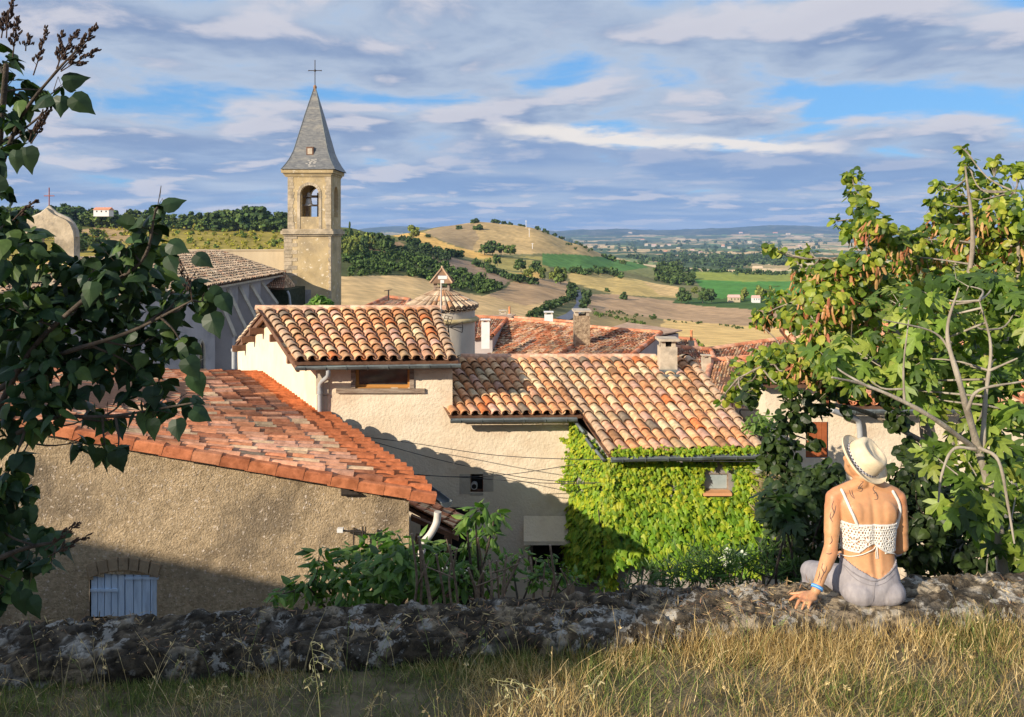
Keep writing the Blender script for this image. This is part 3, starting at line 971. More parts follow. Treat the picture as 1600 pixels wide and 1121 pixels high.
def tile_roof(mb, RL, RR, EL, ER, ncol, nrow, seed=1, pal=PAL_WARM, segs=6, under=True, lowcol=None, amp=0.46, edges=True, jit=1.0, matk=0, undermat=1, edgecol=None, lastcol=None, zone=None):
    """canal tiles: rows of half-round covers over channels, from ridge RL-RR down to eave EL-ER"""
    r = np.random.default_rng(seed)
    RL, RR, EL, ER = [np.array(v, float) for v in (RL, RR, EL, ER)]
    W = ER-EL
    if under:
        n = np.cross(ER-EL, RL-EL)
        n /= np.linalg.norm(n)
        if n[2] < 0:
            n = -n
        q = [RL-n*0.01, RR-n*0.01, ER-n*0.01, EL-n*0.01]
        mb.slab(q, 0.05, undermat, (1, 1, 1))
    for i in range(ncol):
        for kind in (0, 1):                    # 0 channel, 1 cover
            s = (i+0.5)/ncol if kind else i/ncol
            if kind == 0 and i == 0 and not edges:
                continue
            top, bot = RL+(RR-RL)*s, EL+(ER-EL)*s
            ax = top-bot
            L = np.linalg.norm(ax)
            ax /= L
            sp = np.linalg.norm(W)/ncol*(np.linalg.norm(np.cross(W/np.linalg.norm(W), ax)))
            spt = np.linalg.norm(RR-RL)/ncol*(np.linalg.norm(np.cross((RR-RL)/(np.linalg.norm(RR-RL)+1e-9), ax)))
            n = np.cross(W, ax)
            n /= np.linalg.norm(n)
            if n[2] < 0:
                n = -n
            w = np.cross(ax, n)
            step = L/nrow
            for j in range(nrow):
                c = pick(pal, r)
                q_ = bot+ax*step*j
                nz_ = 0.5*math.sin(q_[0]*2.3+seed)+0.5*math.sin(q_[1]*1.9+q_[0]*1.1+seed*2)+r.normal()*0.5
                c = c*(1+0.13*nz_)*(np.array([0.80, 0.84, 0.86]) if nz_ < -0.8 else 1)
                if kind and r.uniform() < 0.025:
                    c = np.array([0.30, 0.24, 0.18])
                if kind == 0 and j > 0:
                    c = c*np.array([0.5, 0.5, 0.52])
                if zone is not None:
                    c = zone(bot+ax*step*j, c, r)
                if kind and edgecol is not None and (i == 0 or i == ncol-1):
                    c = np.array(edgecol)*r.uniform(0.85, 1.12)
                if kind and lastcol is not None and j < lastcol[0]:
                    c = np.array(lastcol[1])*r.uniform(0.88, 1.1)
                spj = sp+(spt-sp)*(j/nrow)
                ro = (amp if kind else 0.34)*spj*r.uniform(0.96, 1.04)
                t0 = j*step-(0.02 if kind else -0.03)+r.normal()*0.010*jit
                if not kind and j == 0:
                    t0 -= 0.05
                t1 = min(L, (j+1)*step+0.05)
                lat = r.normal()*0.006*jit*spj/0.2
                a = bot+ax*t0+w*lat
                b = bot+ax*t1+w*(lat+r.normal()*0.005*jit)
                if kind:
                    la, lb = 0.055*spj/0.2+r.uniform(0, 0.006), 0.03*spj/0.2
                    ra, rb = ro, ro*0.80
                    th = np.linspace(0, math.pi, segs+1)
                else:
                    la, lb = 0.085*spj/0.2, 0.075*spj/0.2
                    ra, rb = ro, ro*0.85
                    th = np.linspace(math.pi, 2*math.pi, segs-1)
                cs, sn = np.cos(th)[:, None], np.sin(th)[:, None]
                A = a+w*cs*ra+n*(sn*ra*0.80+la)
                B = b+w*cs*rb+n*(sn*rb*0.80+lb)
                k = len(th)
                tq = ra*0.17
                A2 = a+ax*0.0+w*cs*(ra-tq)+n*(sn*(ra-tq)*0.80+la)
                vs = np.concatenate([A, B, A2, A2+ax*0.08])
                fs = [(q, q+1, k+q+1, k+q) for q in range(k-1)]
                fr = [(2*k+q, 2*k+q+1, q+1, q) for q in range(k-1)]
                fi = [(3*k+q, 3*k+q+1, 2*k+q+1, 2*k+q) for q in range(k-1)]
                cc = np.repeat(c[None], 4*k, 0)
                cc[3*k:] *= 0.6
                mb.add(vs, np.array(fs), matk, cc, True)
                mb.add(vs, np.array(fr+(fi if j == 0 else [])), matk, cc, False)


def ridge_tiles(mb, A, B, n, rad, seed=2, pal=PAL_PALE, mat=0, mortar=None):
    r = np.random.default_rng(seed)
    A, B = np.array(A, float), np.array(B, float)
    ax = B-A
    L = np.linalg.norm(ax)
    ax /= L
    up = np.array([0, 0, 1.0])
    w = np.cross(ax, up)
    w /= np.linalg.norm(w)
    up = np.cross(w, ax)
    st = L/n
    for i in range(n):
        c = pick(pal, r)
        a = A+ax*(i*st-0.02)
        b = A+ax*((i+1)*st+0.03)
        th = np.linspace(-0.15, math.pi+0.15, 8)
        cs, sn = np.cos(th)[:, None], np.sin(th)[:, None]
        ra, rb = rad*1.04, rad*0.93
        V = np.concatenate([a+w*cs*ra+up*sn*ra, b+w*cs*rb+up*sn*rb, a+w*cs*ra*0.86+up*sn*ra*0.86])
        k = len(th)
        mb.add(V, np.array([(q, k+q, k+q+1, q+1) for q in range(k-1)]), mat, c, True)
        mb.add(V, np.array([(2*k+q, q, q+1, 2*k+q+1) for q in range(k-1)]), mat, c, False)
    if mortar is not None:
        mb.tube([A-up*rad*0.25, B-up*rad*0.25], rad*0.98, 8, mortar, (1, 1, 1))


def half_pipe(mb, A, B, rad, n=8, mat=0, th=0.004, caps=True):
    A, B = np.array(A, float), np.array(B, float)
    ax = (B-A)/np.linalg.norm(B-A)
    up = np.array([0, 0, 1.0])
    w = np.cross(ax, up)
    w /= np.linalg.norm(w)
    t = np.linspace(math.pi, 2*math.pi, n)
    cs, sn = np.cos(t)[:, None], np.sin(t)[:, None]
    V = np.concatenate([A+w*cs*rad+up*sn*rad, B+w*cs*rad+up*sn*rad, A+w*cs*(rad-th)+up*sn*(rad-th), B+w*cs*(rad-th)+up*sn*(rad-th)])
    f = [(q, q+1, n+q+1, n+q) for q in range(n-1)]+[(2*n+q, 3*n+q, 3*n+q+1, 2*n+q+1) for q in range(n-1)]
    mb.add(V, np.array(f), mat, (1, 1, 1), True)
    for s in (1, -1):
        mb.tube([A+w*s*rad, B+w*s*rad], 0.008, 6, mat)
    if caps:
        mb.add(V[:n], [tuple(range(n))], mat)
        mb.add(V[n:2*n], [tuple(range(n))[::-1]], mat)


def gutter(parent, A, B, rad=0.062, nb=6, m=None):
    mb = MB()
    half_pipe(mb, A, B, rad)
    g = mb.build('gutter', m or M['zinc'], parent)
    A, B = np.array(A, float), np.array(B, float)
    ax = (B-A)/np.linalg.norm(B-A)
    w = np.cross(ax, [0, 0, 1.0])
    bb = MB()
    for i in range(nb):
        c = A+(B-A)*((i+0.5)/nb)
        t = np.linspace(math.pi-0.2, 2*math.pi+0.2, 9)
        bb.tube([c+w*math.cos(a)*(rad+0.006)+np.array([0, 0, math.sin(a)*(rad+0.006)]) for a in t], 0.007, 5)
    bb.build('bracket', M['zinc'], g)
    return g


def cr(pts, n=8):
    """Catmull-Rom through points"""
    p = [np.array(q, float) for q in pts]
    p = [2*p[0]-p[1]]+p+[2*p[-1]-p[-2]]
    out = []
    for i in range(1, len(p)-2):
        for k in range(n):
            t = k/n
            out.append(0.5*((2*p[i])+(-p[i-1]+p[i+1])*t+(2*p[i-1]-5*p[i]+4*p[i+1]-p[i+2])*t*t+(-p[i-1]+3*p[i]-3*p[i+1]+p[i+2])*t**3))
    out.append(p[-2])
    return np.array(out)


def wall_grid(mb, quad, nu, nv, amp, s, mat=0, col=(1, 1, 1), sc_=1.5, hole=None):
    """a wall face with real unevenness; quad = BL, BR, TR, TL; holes are (u0,u1,v0,v1) rectangles"""
    BL, BR, TR, TL = [np.array(q, float) for q in quad]
    us, vs_ = np.linspace(0, 1, nu), np.linspace(0, 1, nv)
    if hole:
        for h in hole:
            us = np.unique(np.concatenate([us, [h[0], h[1]]]))
            vs_ = np.unique(np.concatenate([vs_, [h[2], h[3]]]))
    U, Vv = np.meshgrid(us, vs_)
    p = (BL*((1-U)*(1-Vv))[..., None]+BR*(U*(1-Vv))[..., None]+TR*(U*Vv)[..., None]+TL*((1-U)*Vv)[..., None]).reshape(-1, 3)
    n = np.cross(BR-BL, TL-BL)
    n /= np.linalg.norm(n)
    edge = ((U > 0) & (U < 1) & (Vv > 0) & (Vv < 1)).ravel()
    d = fbm(p*sc_, 3, s)*amp*2
    p = p+n*(d*edge)[:, None]
    a, b = len(us), len(vs_)
    idx = np.arange(a*b).reshape(b, a)
    q = np.stack([idx[:-1, :-1].ravel(), idx[:-1, 1:].ravel(), idx[1:, 1:].ravel(), idx[1:, :-1].ravel()], 1)
    if hole:
        cu = ((us[:-1]+us[1:])/2)[None].repeat(b-1, 0).ravel()
        cv = ((vs_[:-1]+vs_[1:])/2)[:, None].repeat(a-1, 1).ravel()
        k = np.ones(len(q), bool)
        for h in hole:
            k &= ~((cu > h[0]) & (cu < h[1]) & (cv > h[2]) & (cv < h[3]))
        q = q[k]
    mb.add(p, q, mat, col, True)


def uv_hole(px0, px1, py0, py1, D, X0, X1, Z0, Z1):
    return ((px0-HX)/F*D-X0)/(X1-X0), ((px1-HX)/F*D-X0)/(X1-X0), ((HY-py1)/F*D-Z0)/(Z1-Z0), ((HY-py0)/F*D-Z0)/(Z1-Z0)


# =================================================================== the cream house with three tiled roofs
house = thing('village_house', 'central cream plastered house with stepped terracotta roofs and yellow gable', 'house', (0, 14.2, -7.4))
uRL, uRR = P(408, 487, 17.2), P(687, 487, 17.4)
uEL, uER = P(461, 566, 13.88), P(716, 564, 13.92)
bEL, bER = P(366, 540, 20.6), P(640, 538, 20.8)
mb = MB()
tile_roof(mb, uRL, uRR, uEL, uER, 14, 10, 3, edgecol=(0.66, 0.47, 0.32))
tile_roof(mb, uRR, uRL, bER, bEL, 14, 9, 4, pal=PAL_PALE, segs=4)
up_roof = mb.build('roof', [M['tile'], M['under']], house)
mb = MB()
ridge_tiles(mb, uRL+[-0.1, 0, 0.06], uRR+[0.12, 0, 0.06], 12, 0.085, 5, pal=[((0.92, 0.66, 0.46), 2), ((0.86, 0.55, 0.38), 2)], mortar=1)
mb.build('ridge', [M['tile'], M['mortar']], up_roof)
# gable barge board and purlin ends
gd = np.array(bEL)-np.array(uEL)
mb = MB()
off = np.array([0.10, 0.03, -0.04])
for a, b in ((uRL, bEL), (uRL, uEL)):
    a, b = np.array(a)+off*[0.2, 1, 1], np.array(b)+off*[0.2, 1, 1]
    h = np.array([0, 0, -0.15])
    t = np.array([0.05, 0.02, 0])
    mb.hexa([a, b, b+h, a+h], [a+t, b+t, b+h+t, a+h+t], 0)
mb.build('barge_board', M['brown_wood'], up_roof)

DW = 14.2
X0w, X1w = (497-HX)/F*DW, (707-HX)/F*DW
ZB = -7.6
W1 = np.array([X0w, DW, 0])
g_dir = np.array([-0.509, 0.861, 0])
W3 = W1+g_dir*7.35
zt_f, zt_b = -2.44, -3.10
Xr = P(708, 560, DW)[0]
# upper front wall with the wide window opening
zt = zt_f
mb = MB()
hw = uv_hole(556, 640, 571, 606, DW, X0w, X1w, ZB, zt)
hs = uv_hole(735, 755, 741, 769, DW, X0w, P(905, 600, DW)[0], ZB, -3.36)
wall_grid(mb, [(X0w, DW, ZB), (X1w, DW, ZB), (X1w, DW, zt), (X0w, DW, zt)], 60, 100, 0.018, 3, hole=[hw])
X2w = P(898, 600, DW)[0]
z2 = -3.36
h1 = uv_hole(735, 755, 741, 769, DW, X1w, X2w, ZB, z2)
h2 = uv_hole(829, 884, 840, 905, DW, X1w, X2w, ZB, z2)
wall_grid(mb, [(X1w, DW, ZB), (X2w, DW, ZB), (X2w, DW, z2), (X1w, DW, z2)], 60, 80, 0.018, 3, hole=[h1, h2])
# side and back faces close the volume
rb = np.array([X1w-0.55, 20.5, 0])
def vq(a, b, za, zb, zl=ZB):
    return [(a[0], a[1], zl), (b[0], b[1], zl), (b[0], b[1], zb), (a[0], a[1], za)]
mb.add(vq((X1w, DW), (X1w-0.35, 17.3), zt_f, -1.80), [(0, 1, 2, 3)])
mb.add(vq((X1w-0.35, 17.3), rb, -1.80, -3.05), [(0, 1, 2, 3)])
mb.add(vq(rb, W3, -3.05, zt_b), [(0, 1, 2, 3)])
mb.build('wall', M['plaster'], house)
mb = MB()
zr = -1.82
rid = W1+g_dir*3.45
gv = []
n_ = 34
for i in range(n_+1):
    t = i/n_
    p = W1+g_dir*7.35*t
    tt = 3.45/7.35
    z_ = zt_f+(zr-zt_f)*t/tt if t < tt else zr+(zt_b-zr)*(t-tt)/(1-tt)
    gv.append((p, z_))
nv_ = 30
V_ = []
nn = np.array([-0.861, -0.509, 0])
for j in range(nv_+1):
    for p, z_ in gv:
        V_.append((p[0], p[1], ZB+(z_-ZB)*j/nv_))
V_ = np.array(V_)
V_ += nn*(fbm(V_*1.3, 3, 8)*0.05)[:, None]
idx = np.arange((n_+1)*(nv_+1)).reshape(nv_+1, n_+1)
mb.add(V_, np.stack([idx[:-1, 1:].ravel(), idx[:-1, :-1].ravel(), idx[1:, :-1].ravel(), idx[1:, 1:].ravel()], 1), 0, (1, 1, 1), True)
gw = mb.build('gable_wall', M['gable_plaster'], house)
gw['label'] = 'sunlit yellow plaster gable wall'
for t in (0.9, 2.3, 4.3, 5.2, 6.3):
    p = W1+g_dir*t
    tt = t/7.35
    z_ = (zt_f+(zr-zt_f)*t/3.45 if t < 3.45 else zr+(zt_b-zr)*(t-3.45)/3.9)-0.08
    mb = MB()
    mb.box((p[0]-0.34, p[1]-0.05, z_-0.15), (p[0]+0.1, p[1]+0.05, z_), 0, (1, 1, 1), 0.53)
    mb.build('purlin', M['brown_wood'], house)
# grey quoin strip at the corner
mb = MB()
mb.box((X0w-0.02, DW-0.035, -3.9), (X0w+0.17, DW+0.1, -2.98), 0)
mb.box((X0w-0.03, DW-0.045, -2.96), (X0w+0.20, DW+0.1, -2.45), 0)
mb.build('quoin', M['stone_trim'], house)
# eave soffit / mortar line above the wall
mb = MB()
mb.hexa([(X0w-0.3, 13.98, -2.40), (X1w+0.12, 13.98, -2.40), (X1w+0.12, 14.35, -2.31), (X0w-0.3, 14.35, -2.31)],
        [(X0w-0.3, 13.98, -2.46), (X1w+0.12, 13.98, -2.46), (X1w+0.12, 14.35, -2.40), (X0w-0.3, 14.35, -2.40)], 0)
mb.build('eave_board', M['brown_wood'], house)
gutter(house, P(462, 574, 13.80), P(720, 570, 13.80), 0.062, 8)


def window(parent, D, x0, x1, y0, y1, frame, glass, fw=0.05, sill=None, depth=0.10, mull=0):
    a, b = P(x0, y1, D), P(x1, y0, D)
    mb = MB()
    d0, d1 = D+depth-0.03, D+depth+0.04
    mb.box((a[0], d0, a[2]), (b[0], d1, a[2]+fw))
    mb.box((a[0], d0, b[2]-fw), (b[0], d1, b[2]))
    mb.box((a[0], d0, a[2]+fw), (a[0]+fw, d1, b[2]-fw))
    mb.box((b[0]-fw, d0, a[2]+fw), (b[0], d1, b[2]-fw))
    for i in range(mull):
        xm = a[0]+(b[0]-a[0])*(i+1)/(mull+1)
        mb.box((xm-fw/2, d0+0.004, a[2]+fw), (xm+fw/2, d1-0.004, b[2]-fw))
    w = thing('x', None, None) if False else None
    o = mb.build('window', frame, parent)
    g = MB()
    g.box((a[0]+fw*0.8, d0+0.025, a[2]+fw*0.8), (b[0]-fw*0.8, d0+0.035, b[2]-fw*0.8))
    g.build('pane', glass, o)
    # reveal: jambs, head, sill inside the opening
    rv = MB()
    rv.box((a[0]-0.05, D+0.003, a[2]-0.05), (a[0], d1+0.1, b[2]+0.05))
    rv.box((b[0], D+0.003, a[2]-0.05), (b[0]+0.05, d1+0.1, b[2]+0.05))
    rv.box((a[0]-0.05, D+0.003, b[2]), (b[0]+0.05, d1+0.1, b[2]+0.05))
    rv.box((a[0]-0.05, D+0.003, a[2]-0.05), (b[0]+0.05, d1+0.1, a[2]))
    rv.box((a[0]-0.05, d1+0.10, a[2]-0.05), (b[0]+0.05, d1+0.12, b[2]+0.05), 1)
    rv.build('reveal', [frame if sill is None else sill, M['dark']], o)
    return o


w1 = window(house, DW, 556, 640, 571, 606, M['wood'], M['glass'], 0.045, depth=0.09)
mb = MB()
a, b = P(526, 614, DW), P(664, 607, DW)
mb.box((a[0], DW-0.05, a[2]), (b[0], DW+0.02, b[2]))
mb.build('sill', M['old_wood'], w1)
for x0, x1 in ((549, 555.5), (640.5, 647)):
    mb = MB()
    a, b = P(x0, 606.5, DW), P(x1, 573, DW)
    mb.box((a[0], DW-0.03, a[2]), (b[0], DW+0.02, b[2]))
    mb.build('jamb', M['old_wood'], w1)
# vent opening with a round flue
v = window(house, DW, 735, 755, 741, 769, M['brown_wood'], M['dark'], 0.02, depth=0.12)
v.name = 'vent'
mb = MB()
c = P(741, 759, DW+0.05)
mb.tube([c+[0, 0.08, 0], c+[0, -0.05, 0]], 0.062, 14, 0)
mb.tube([c+[0, -0.049, 0], c+[0, -0.058, 0]], 0.045, 14, 1)
mb.build('flue', [M['pvc_pale'], M['dark']], v)
mb = MB()
for x0, x1, y0, y1 in ((718, 734.5, 741, 772), (755.5, 771, 738, 768), (735, 755, 770, 774)):
    a, b = P(x0, y1, DW), P(x1, y0, DW)
    mb.box((a[0], DW-0.012, a[2]), (b[0], DW+0.02, b[2]))
mb.build('stone_surround', M['stone_trim'], v)
# dark lower doorway under a stone canopy
dr = window(house, DW, 829, 884, 840, 905, M['old_wood'], M['dark'], 0.05, depth=0.15)
dr.name = 'doorway'
a, b = P(818, 836, DW), P(893, 806, DW)
mb = MB()
mb.hexa([(a[0], DW-0.30, a[2]), (b[0], DW-0.30, a[2]), (b[0], DW-0.02, b[2]), (a[0]-0.0, DW-0.02, b[2])],
        [(a[0], DW-0.30, a[2]-0.07), (b[0], DW-0.30, a[2]-0.07), (b[0], DW+0.03, a[2]-0.07), (a[0], DW+0.03, a[2]-0.07)], 0)
mb.build('canopy', M['plaster'], house)

# ---- right wing and creeper annexe
rRL, rRR = P(650, 563, 16.8), P(850, 563, 16.8)
rEL, rER = P(703, 650, 13.95), P(910, 649, 13.95)
mb = MB()
tile_roof(mb, rRL, rRR, rEL, rER, 13, 8, 7)
wing = mb.build('roof', [M['tile'], M['under']], house)
sRR = P(1083, 562, 16.8)
sEL, sER = P(951, 710, 12.63), P(1196, 704, 12.63)
mb = MB()
tile_roof(mb, rRR, sRR, sEL, sER, 14, 12, 8, edgecol=(0.66, 0.47, 0.32))
roof2 = mb.build('roof', [M['tile'], M['under']], house)
mb = MB()
tile_roof(mb, sRR, P(690, 563, 16.8), P(1050, 590, 20.5), P(690, 590, 20.5), 20, 8, 9, pal=PAL_PALE, segs=4)
mb.build('roof', [M['tile'], M['under']], house)
mb = MB()
ridge_tiles(mb, P(722, 561, 16.8)+[0, 0, 0.03], P(1022, 561, 16.8)+[0, 0, 0.03], 14, 0.085, 6, pal=[((0.92, 0.62, 0.44), 2), ((0.86, 0.52, 0.36), 2)], mortar=1)
mb.build('ridge', [M['tile'], M['mortar']], roof2)
gutter(house, P(704, 656, 13.84), P(902, 654, 13.84), 0.062, 6)
gutter(house, P(955, 717, 12.50), P(1203, 711, 12.50), 0.062, 7)
# annexe walls: left cheek, front, right cheek
A1 = np.array([X2w, DW, 0])
A2 = np.array([P(951, 700, 12.9)[0], 12.86, 0])
A3 = np.array([P(1190, 700, 12.9)[0], 12.86, 0])
A4 = np.array([3.95, 16.8, 0])
mb = MB()
wall_grid(mb, vq(A1, A2, -3.42, -3.66), 16, 30, 0.012, 12)
AX0, AX1 = A2[0], A3[0]
hz = uv_hole(1098, 1138, 740, 766, 12.86, AX0, AX1, ZB, -3.66)
wall_grid(mb, vq(A2, A3, -3.66, -3.66), 40, 40, 0.012, 13, hole=[hz])
mb.add(vq(A3, A4, -3.66, -2.85), [(0, 1, 2, 3)])
A5 = np.array([3.6, 20.4, 0])
mb.add(vq(A4, A5, -2.85, -3.9), [(0, 1, 2, 3)])
mb.add(vq(A5, (X1w-0.5, 20.4), -3.9, -3.9), [(0, 1, 2, 3)])
an = mb.build('annexe_wall', M['grey_render'], house)
aw = window(house, 12.86, 1098, 1138, 740, 766, M['old_wood'], M['glass_pale'], 0.018, depth=0.04)
mb = MB()
a, b = P(1096, 771, 12.84), P(1140, 766.5, 12.84)
mb.box((a[0], 12.70, a[2]), (b[0], 12.88, b[2]))
mb.build('sill', mat('clay_sill', (0.62, 0.30, 0.14), (0.7, 0.38, 0.2), 6), aw)
# flashing strips on the verge of the annexe roof
mb = MB()
for x0, y0, x1, y1 in ((901, 658, 912, 672), (916, 682, 926, 696), (931, 700, 944, 716)):
    d0 = 13.9-(y0-658)/58*1.2
    d1 = 13.9-(y1-658)/58*1.2
    p, q_ = P(x0, y0+4, d0), P(x1, y1+4, d1)
    mb = MB()
    mb.tube([p, q_], 0.03, 6, 0)
    mb.build('flashing', M['zinc'], roof2)
# chimney on the roof
mb = MB()
c0, c1 = P(1030, 578, 16.0), P(1056, 541, 16.0)
mb.box((c0[0], 15.85, c0[2]-0.15), (c1[0], 16.2, c1[2]))
ch = mb.build('chimney', M['chimney'], roof2)
mb = MB()
for dx in (0.03, c1[0]-c0[0]-0.11):
    for dy in (15.88, 16.09):
        mb.box((c0[0]+dx, dy, c1[2]+0.0), (c0[0]+dx+0.08, dy+0.08, c1[2]+0.12))
mb.box((c0[0]+0.06, 15.93, c1[2]), (c1[0]-0.06, 16.12, c1[2]+0.11), 1)
mb.box((c0[0]-0.04, 15.80, c1[2]+0.12), (c1[0]+0.04, 16.25, c1[2]+0.17))
mb.build('cowl', [M['chimney'], M['dark']], ch)
mb = MB()
mb.box((c0[0]-0.035, 15.78, c0[2]-0.16), (c1[0]+0.035, 15.845, c0[2]+0.03))
mb.box((c0[0]-0.03, 15.60, c0[2]-0.08), (c1[0]+0.03, 15.80, c0[2]-0.045))
mb.build('flashing', M['zinc'], ch)

# downpipe with swan neck under the upper gutter
mb = MB()
pp = [P(513, 575, 13.80), P(513, 585, 13.82), P(511, 590, 13.88), P(503, 597, 14.05), P(500, 604, 14.10), P(500, 614, 14.10), P(500, 648, 14.10)]
mb.tube(cr(pp, 5), 0.042, 10, 0)
mb.tube([P(500, 612, 14.10), P(500, 616, 14.10)], 0.052, 10, 0)
mb.build('downpipe', M['pvc'], house)
mb = MB()
pp = [P(1192, 716, 12.50), P(1192, 724, 12.50), P(1191, 731, 12.55), P(1184, 737, 12.68)]
mb.tube(cr(pp, 5), 0.048, 10, 0)
mb.build('downpipe', M['pvc'], house)
# lead flashing where the low roof meets the gable
mb = MB()

# =================================================================== the low roughcast building, lower left
low = thing('low_building', 'low roughcast building with a sloping red tile roof and pale blue shutters', 'building', (-3, 9.6, -6.0))
lB, lV = np.array([-1.01, 10.1, -3.46]), np.array([-6.9, 8.95, -1.98])
lE, lH = np.array([-5.78, 18.3, -3.36]), np.array([-10.2, 12.6, -2.16])


def zone_low(p, c, r):
    # moss-browned band near the house, paler patch in the middle
    q = p[:2]-W1[:2]
    d = abs(q[0]*g_dir[1]-q[1]*g_dir[0])
    if q@g_dir[:2] > -0.9 and d < 1.5+r.normal()*0.3 and r.uniform() < 0.8:
        return c*np.array([0.40, 0.40, 0.44])*r.uniform(0.7, 1.5)
    return c


mb = MB()
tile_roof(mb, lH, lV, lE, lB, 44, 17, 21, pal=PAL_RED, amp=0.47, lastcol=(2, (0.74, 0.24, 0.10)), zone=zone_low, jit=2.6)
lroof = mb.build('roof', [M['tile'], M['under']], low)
# verge tiles along the gable wall: rounded edge tiles laid down over the edge
r = np.random.default_rng(5)
mb = MB()
ax = lB-lV
L = np.linalg.norm(ax)
ax /= L
n_up = np.cross(lE-lB, lV-lB)
n_up /= np.linalg.norm(n_up)
if n_up[2] < 0:
    n_up = -n_up
wv = np.cross(ax, n_up)
if wv[1] > 0:
    wv = -wv
nt = 18
for i in range(nt):
    c = pick([((0.76, 0.28, 0.13), 4), ((0.70, 0.25, 0.12), 2), ((0.70, 0.30, 0.16), 1)], r)
    a = lV+ax*(L*i/nt-0.03)
    b = lV+ax*(L*(i+1)/nt)
    th = np.linspace(-0.25, 2.1, 8)
    tw = r.normal()*0.004
    pr_ = [(-0.06, 0.055), (0.0, 0.062), (0.075, 0.052), (0.092, 0.034), (0.096, -0.075)]
    A_ = [b+wv*u_+n_up*(v_+0.012+tw) for u_, v_ in pr_]
    B_ = [a+wv*u_*0.96+n_up*(v_*0.96+tw) for u_, v_ in pr_]
    A2_ = [b+wv*(u_-0.012)+n_up*(v_-0.002+tw) for u_, v_ in pr_]
    k = len(pr_)
    mb.add(A_+B_+A2_, np.array([(q, q+1, k+q+1, k+q) for q in range(k-1)]+[(q, 2*k+q, 2*k+q+1, q+1) for q in range(k-1)]), 0, c, False)
mb.build('verge', M['tile'], lroof)
# front wall follows the verge; rough displaced surface
fa = np.array([-7.6, 8.85, 0])+np.array([0.0, 0.10, 0])
fb = np.array([P(639, 800, 10.12)[0], 10.12, 0])
zfa = lV[2]+0.16-0.09
fdir = (lB-lV)
def low_top(x):
    return lV[2]+(x-lV[0])*fdir[2]/fdir[0]-0.085
mb = MB()
zl = -6.9
nu, nv = 150, 90
wall_q = [(fa[0], fa[1], zl), (fb[0], fb[1], zl), (fb[0], fb[1], low_top(fb[0])), (fa[0], fa[1], low_top(fa[0]))]
# opening for the shuttered window (px 139-249, py 893-965)
def low_y(px):
    s = (px-HX)/F
    # plan line fa-fb
    dx, dy = fb[0]-fa[0], fb[1]-fa[1]
    t = (s*fa[1]-fa[0])/(dx-s*dy)
    return t, fa[1]+dy*t
t0, d0 = low_y(139)
t1, d1 = low_y(249)
US, VS = np.meshgrid(np.linspace(0, 1, nu), np.linspace(0, 1, nv))
Xl = fa[0]+(fb[0]-fa[0])*US
Yl = fa[1]+(fb[1]-fa[1])*US
ztp = low_top(Xl)
Zl = zl+(ztp-zl)*VS
pl = np.stack([Xl.ravel(), Yl.ravel(), Zl.ravel()], 1)
nrm = np.array([(fb-fa)[1], -(fb-fa)[0], 0])
nrm /= np.linalg.norm(nrm)
disp = fbm(pl*np.array([1.6, 1.6, 1.6]), 3, 61)*0.10+fbm(pl*9, 3, 63)*0.035
pl = pl+nrm*disp[:, None]
sx = (pl[:, 0]/pl[:, 1]*F+HX)
sy = HY-pl[:, 2]/pl[:, 1]*F
arch = 891+13*((sx-194)/55)**2
idx = np.arange(nu*nv).reshape(nv, nu)
q = np.stack([idx[:-1, :-1].ravel(), idx[:-1, 1:].ravel(), idx[1:, 1:].ravel(), idx[1:, :-1].ravel()], 1)
cx = sx[q].mean(1)
cy = sy[q].mean(1)
keep = ~((cx > 141) & (cx < 247) & (cy > 895+13*((cx-194)/55)**2) & (cy < 966))
mb.add(pl, q[keep], 0, (1, 1, 1), True)
# return wall on the right going back, and back wall
bk = np.array([-4.9, 17.6, 0])
mb.add(vq(fb, (fb[0]-0.9, fb[1]+1.55), low_top(fb[0])-0.03, -3.55, zl), [(0, 1, 2, 3)], 0)
mb.add(vq(fa, (fa[0]-3.4, fa[1]+3.8), low_top(fa[0]), -2.4, zl), [(3, 2, 1, 0)], 0)
mb.build('wall', M['roughcast'], low)
# shutters
def on_low(px, py, o=0.0):
    t, d = low_y(px)
    p = P(px, py, d)
    return p+nrm*o
sh_y = d0
mb0 = MB()
for leaf, (xa, xb) in enumerate(((141, 194), (194.6, 247.5))):
    mb = MB()
    nb = 5 if leaf == 0 else 4
    for i in range(nb):
        x0 = xa+(xb-xa)*i/nb+0.6
        x1 = xa+(xb-xa)*(i+1)/nb-0.6
        xm = (x0+x1)/2
        ty0, ty1 = 891+13*((x0-194)/55)**2, 891+13*((x1-194)/55)**2
        a = [on_low(x0, 965, -0.02), on_low(x1, 965, -0.02), on_low(x1, ty1, -0.02), on_low(x0, ty0, -0.02)]
        b = [p-nrm*0.035 for p in a]
        mb.hexa(b, a, 0, 0)
    s_ = mb.build('shutter', M['blue_wood'], low)
    hb = MB()
    yy = 921 if leaf == 0 else 902
    a = [on_low(xa, yy+4, 0.0), on_low(xb-(10 if leaf == 0 else 0), yy+4, 0.0), on_low(xb-(10 if leaf == 0 else 0), yy, 0.0), on_low(xa, yy, 0.0)]
    hb.hexa([p-nrm*0.018 for p in a], a, 0, 0)
    hb.build('batten', M['blue_wood'], s_)
mb = MB()
q = [on_low(136, 972, -0.09), on_low(252, 972, -0.09), on_low(252, 888, -0.09), on_low(136, 888, -0.09)]
mb.add(q, [(0, 1, 2, 3)], 0)
mb.build('recess', M['dark'], low)
mb = MB()
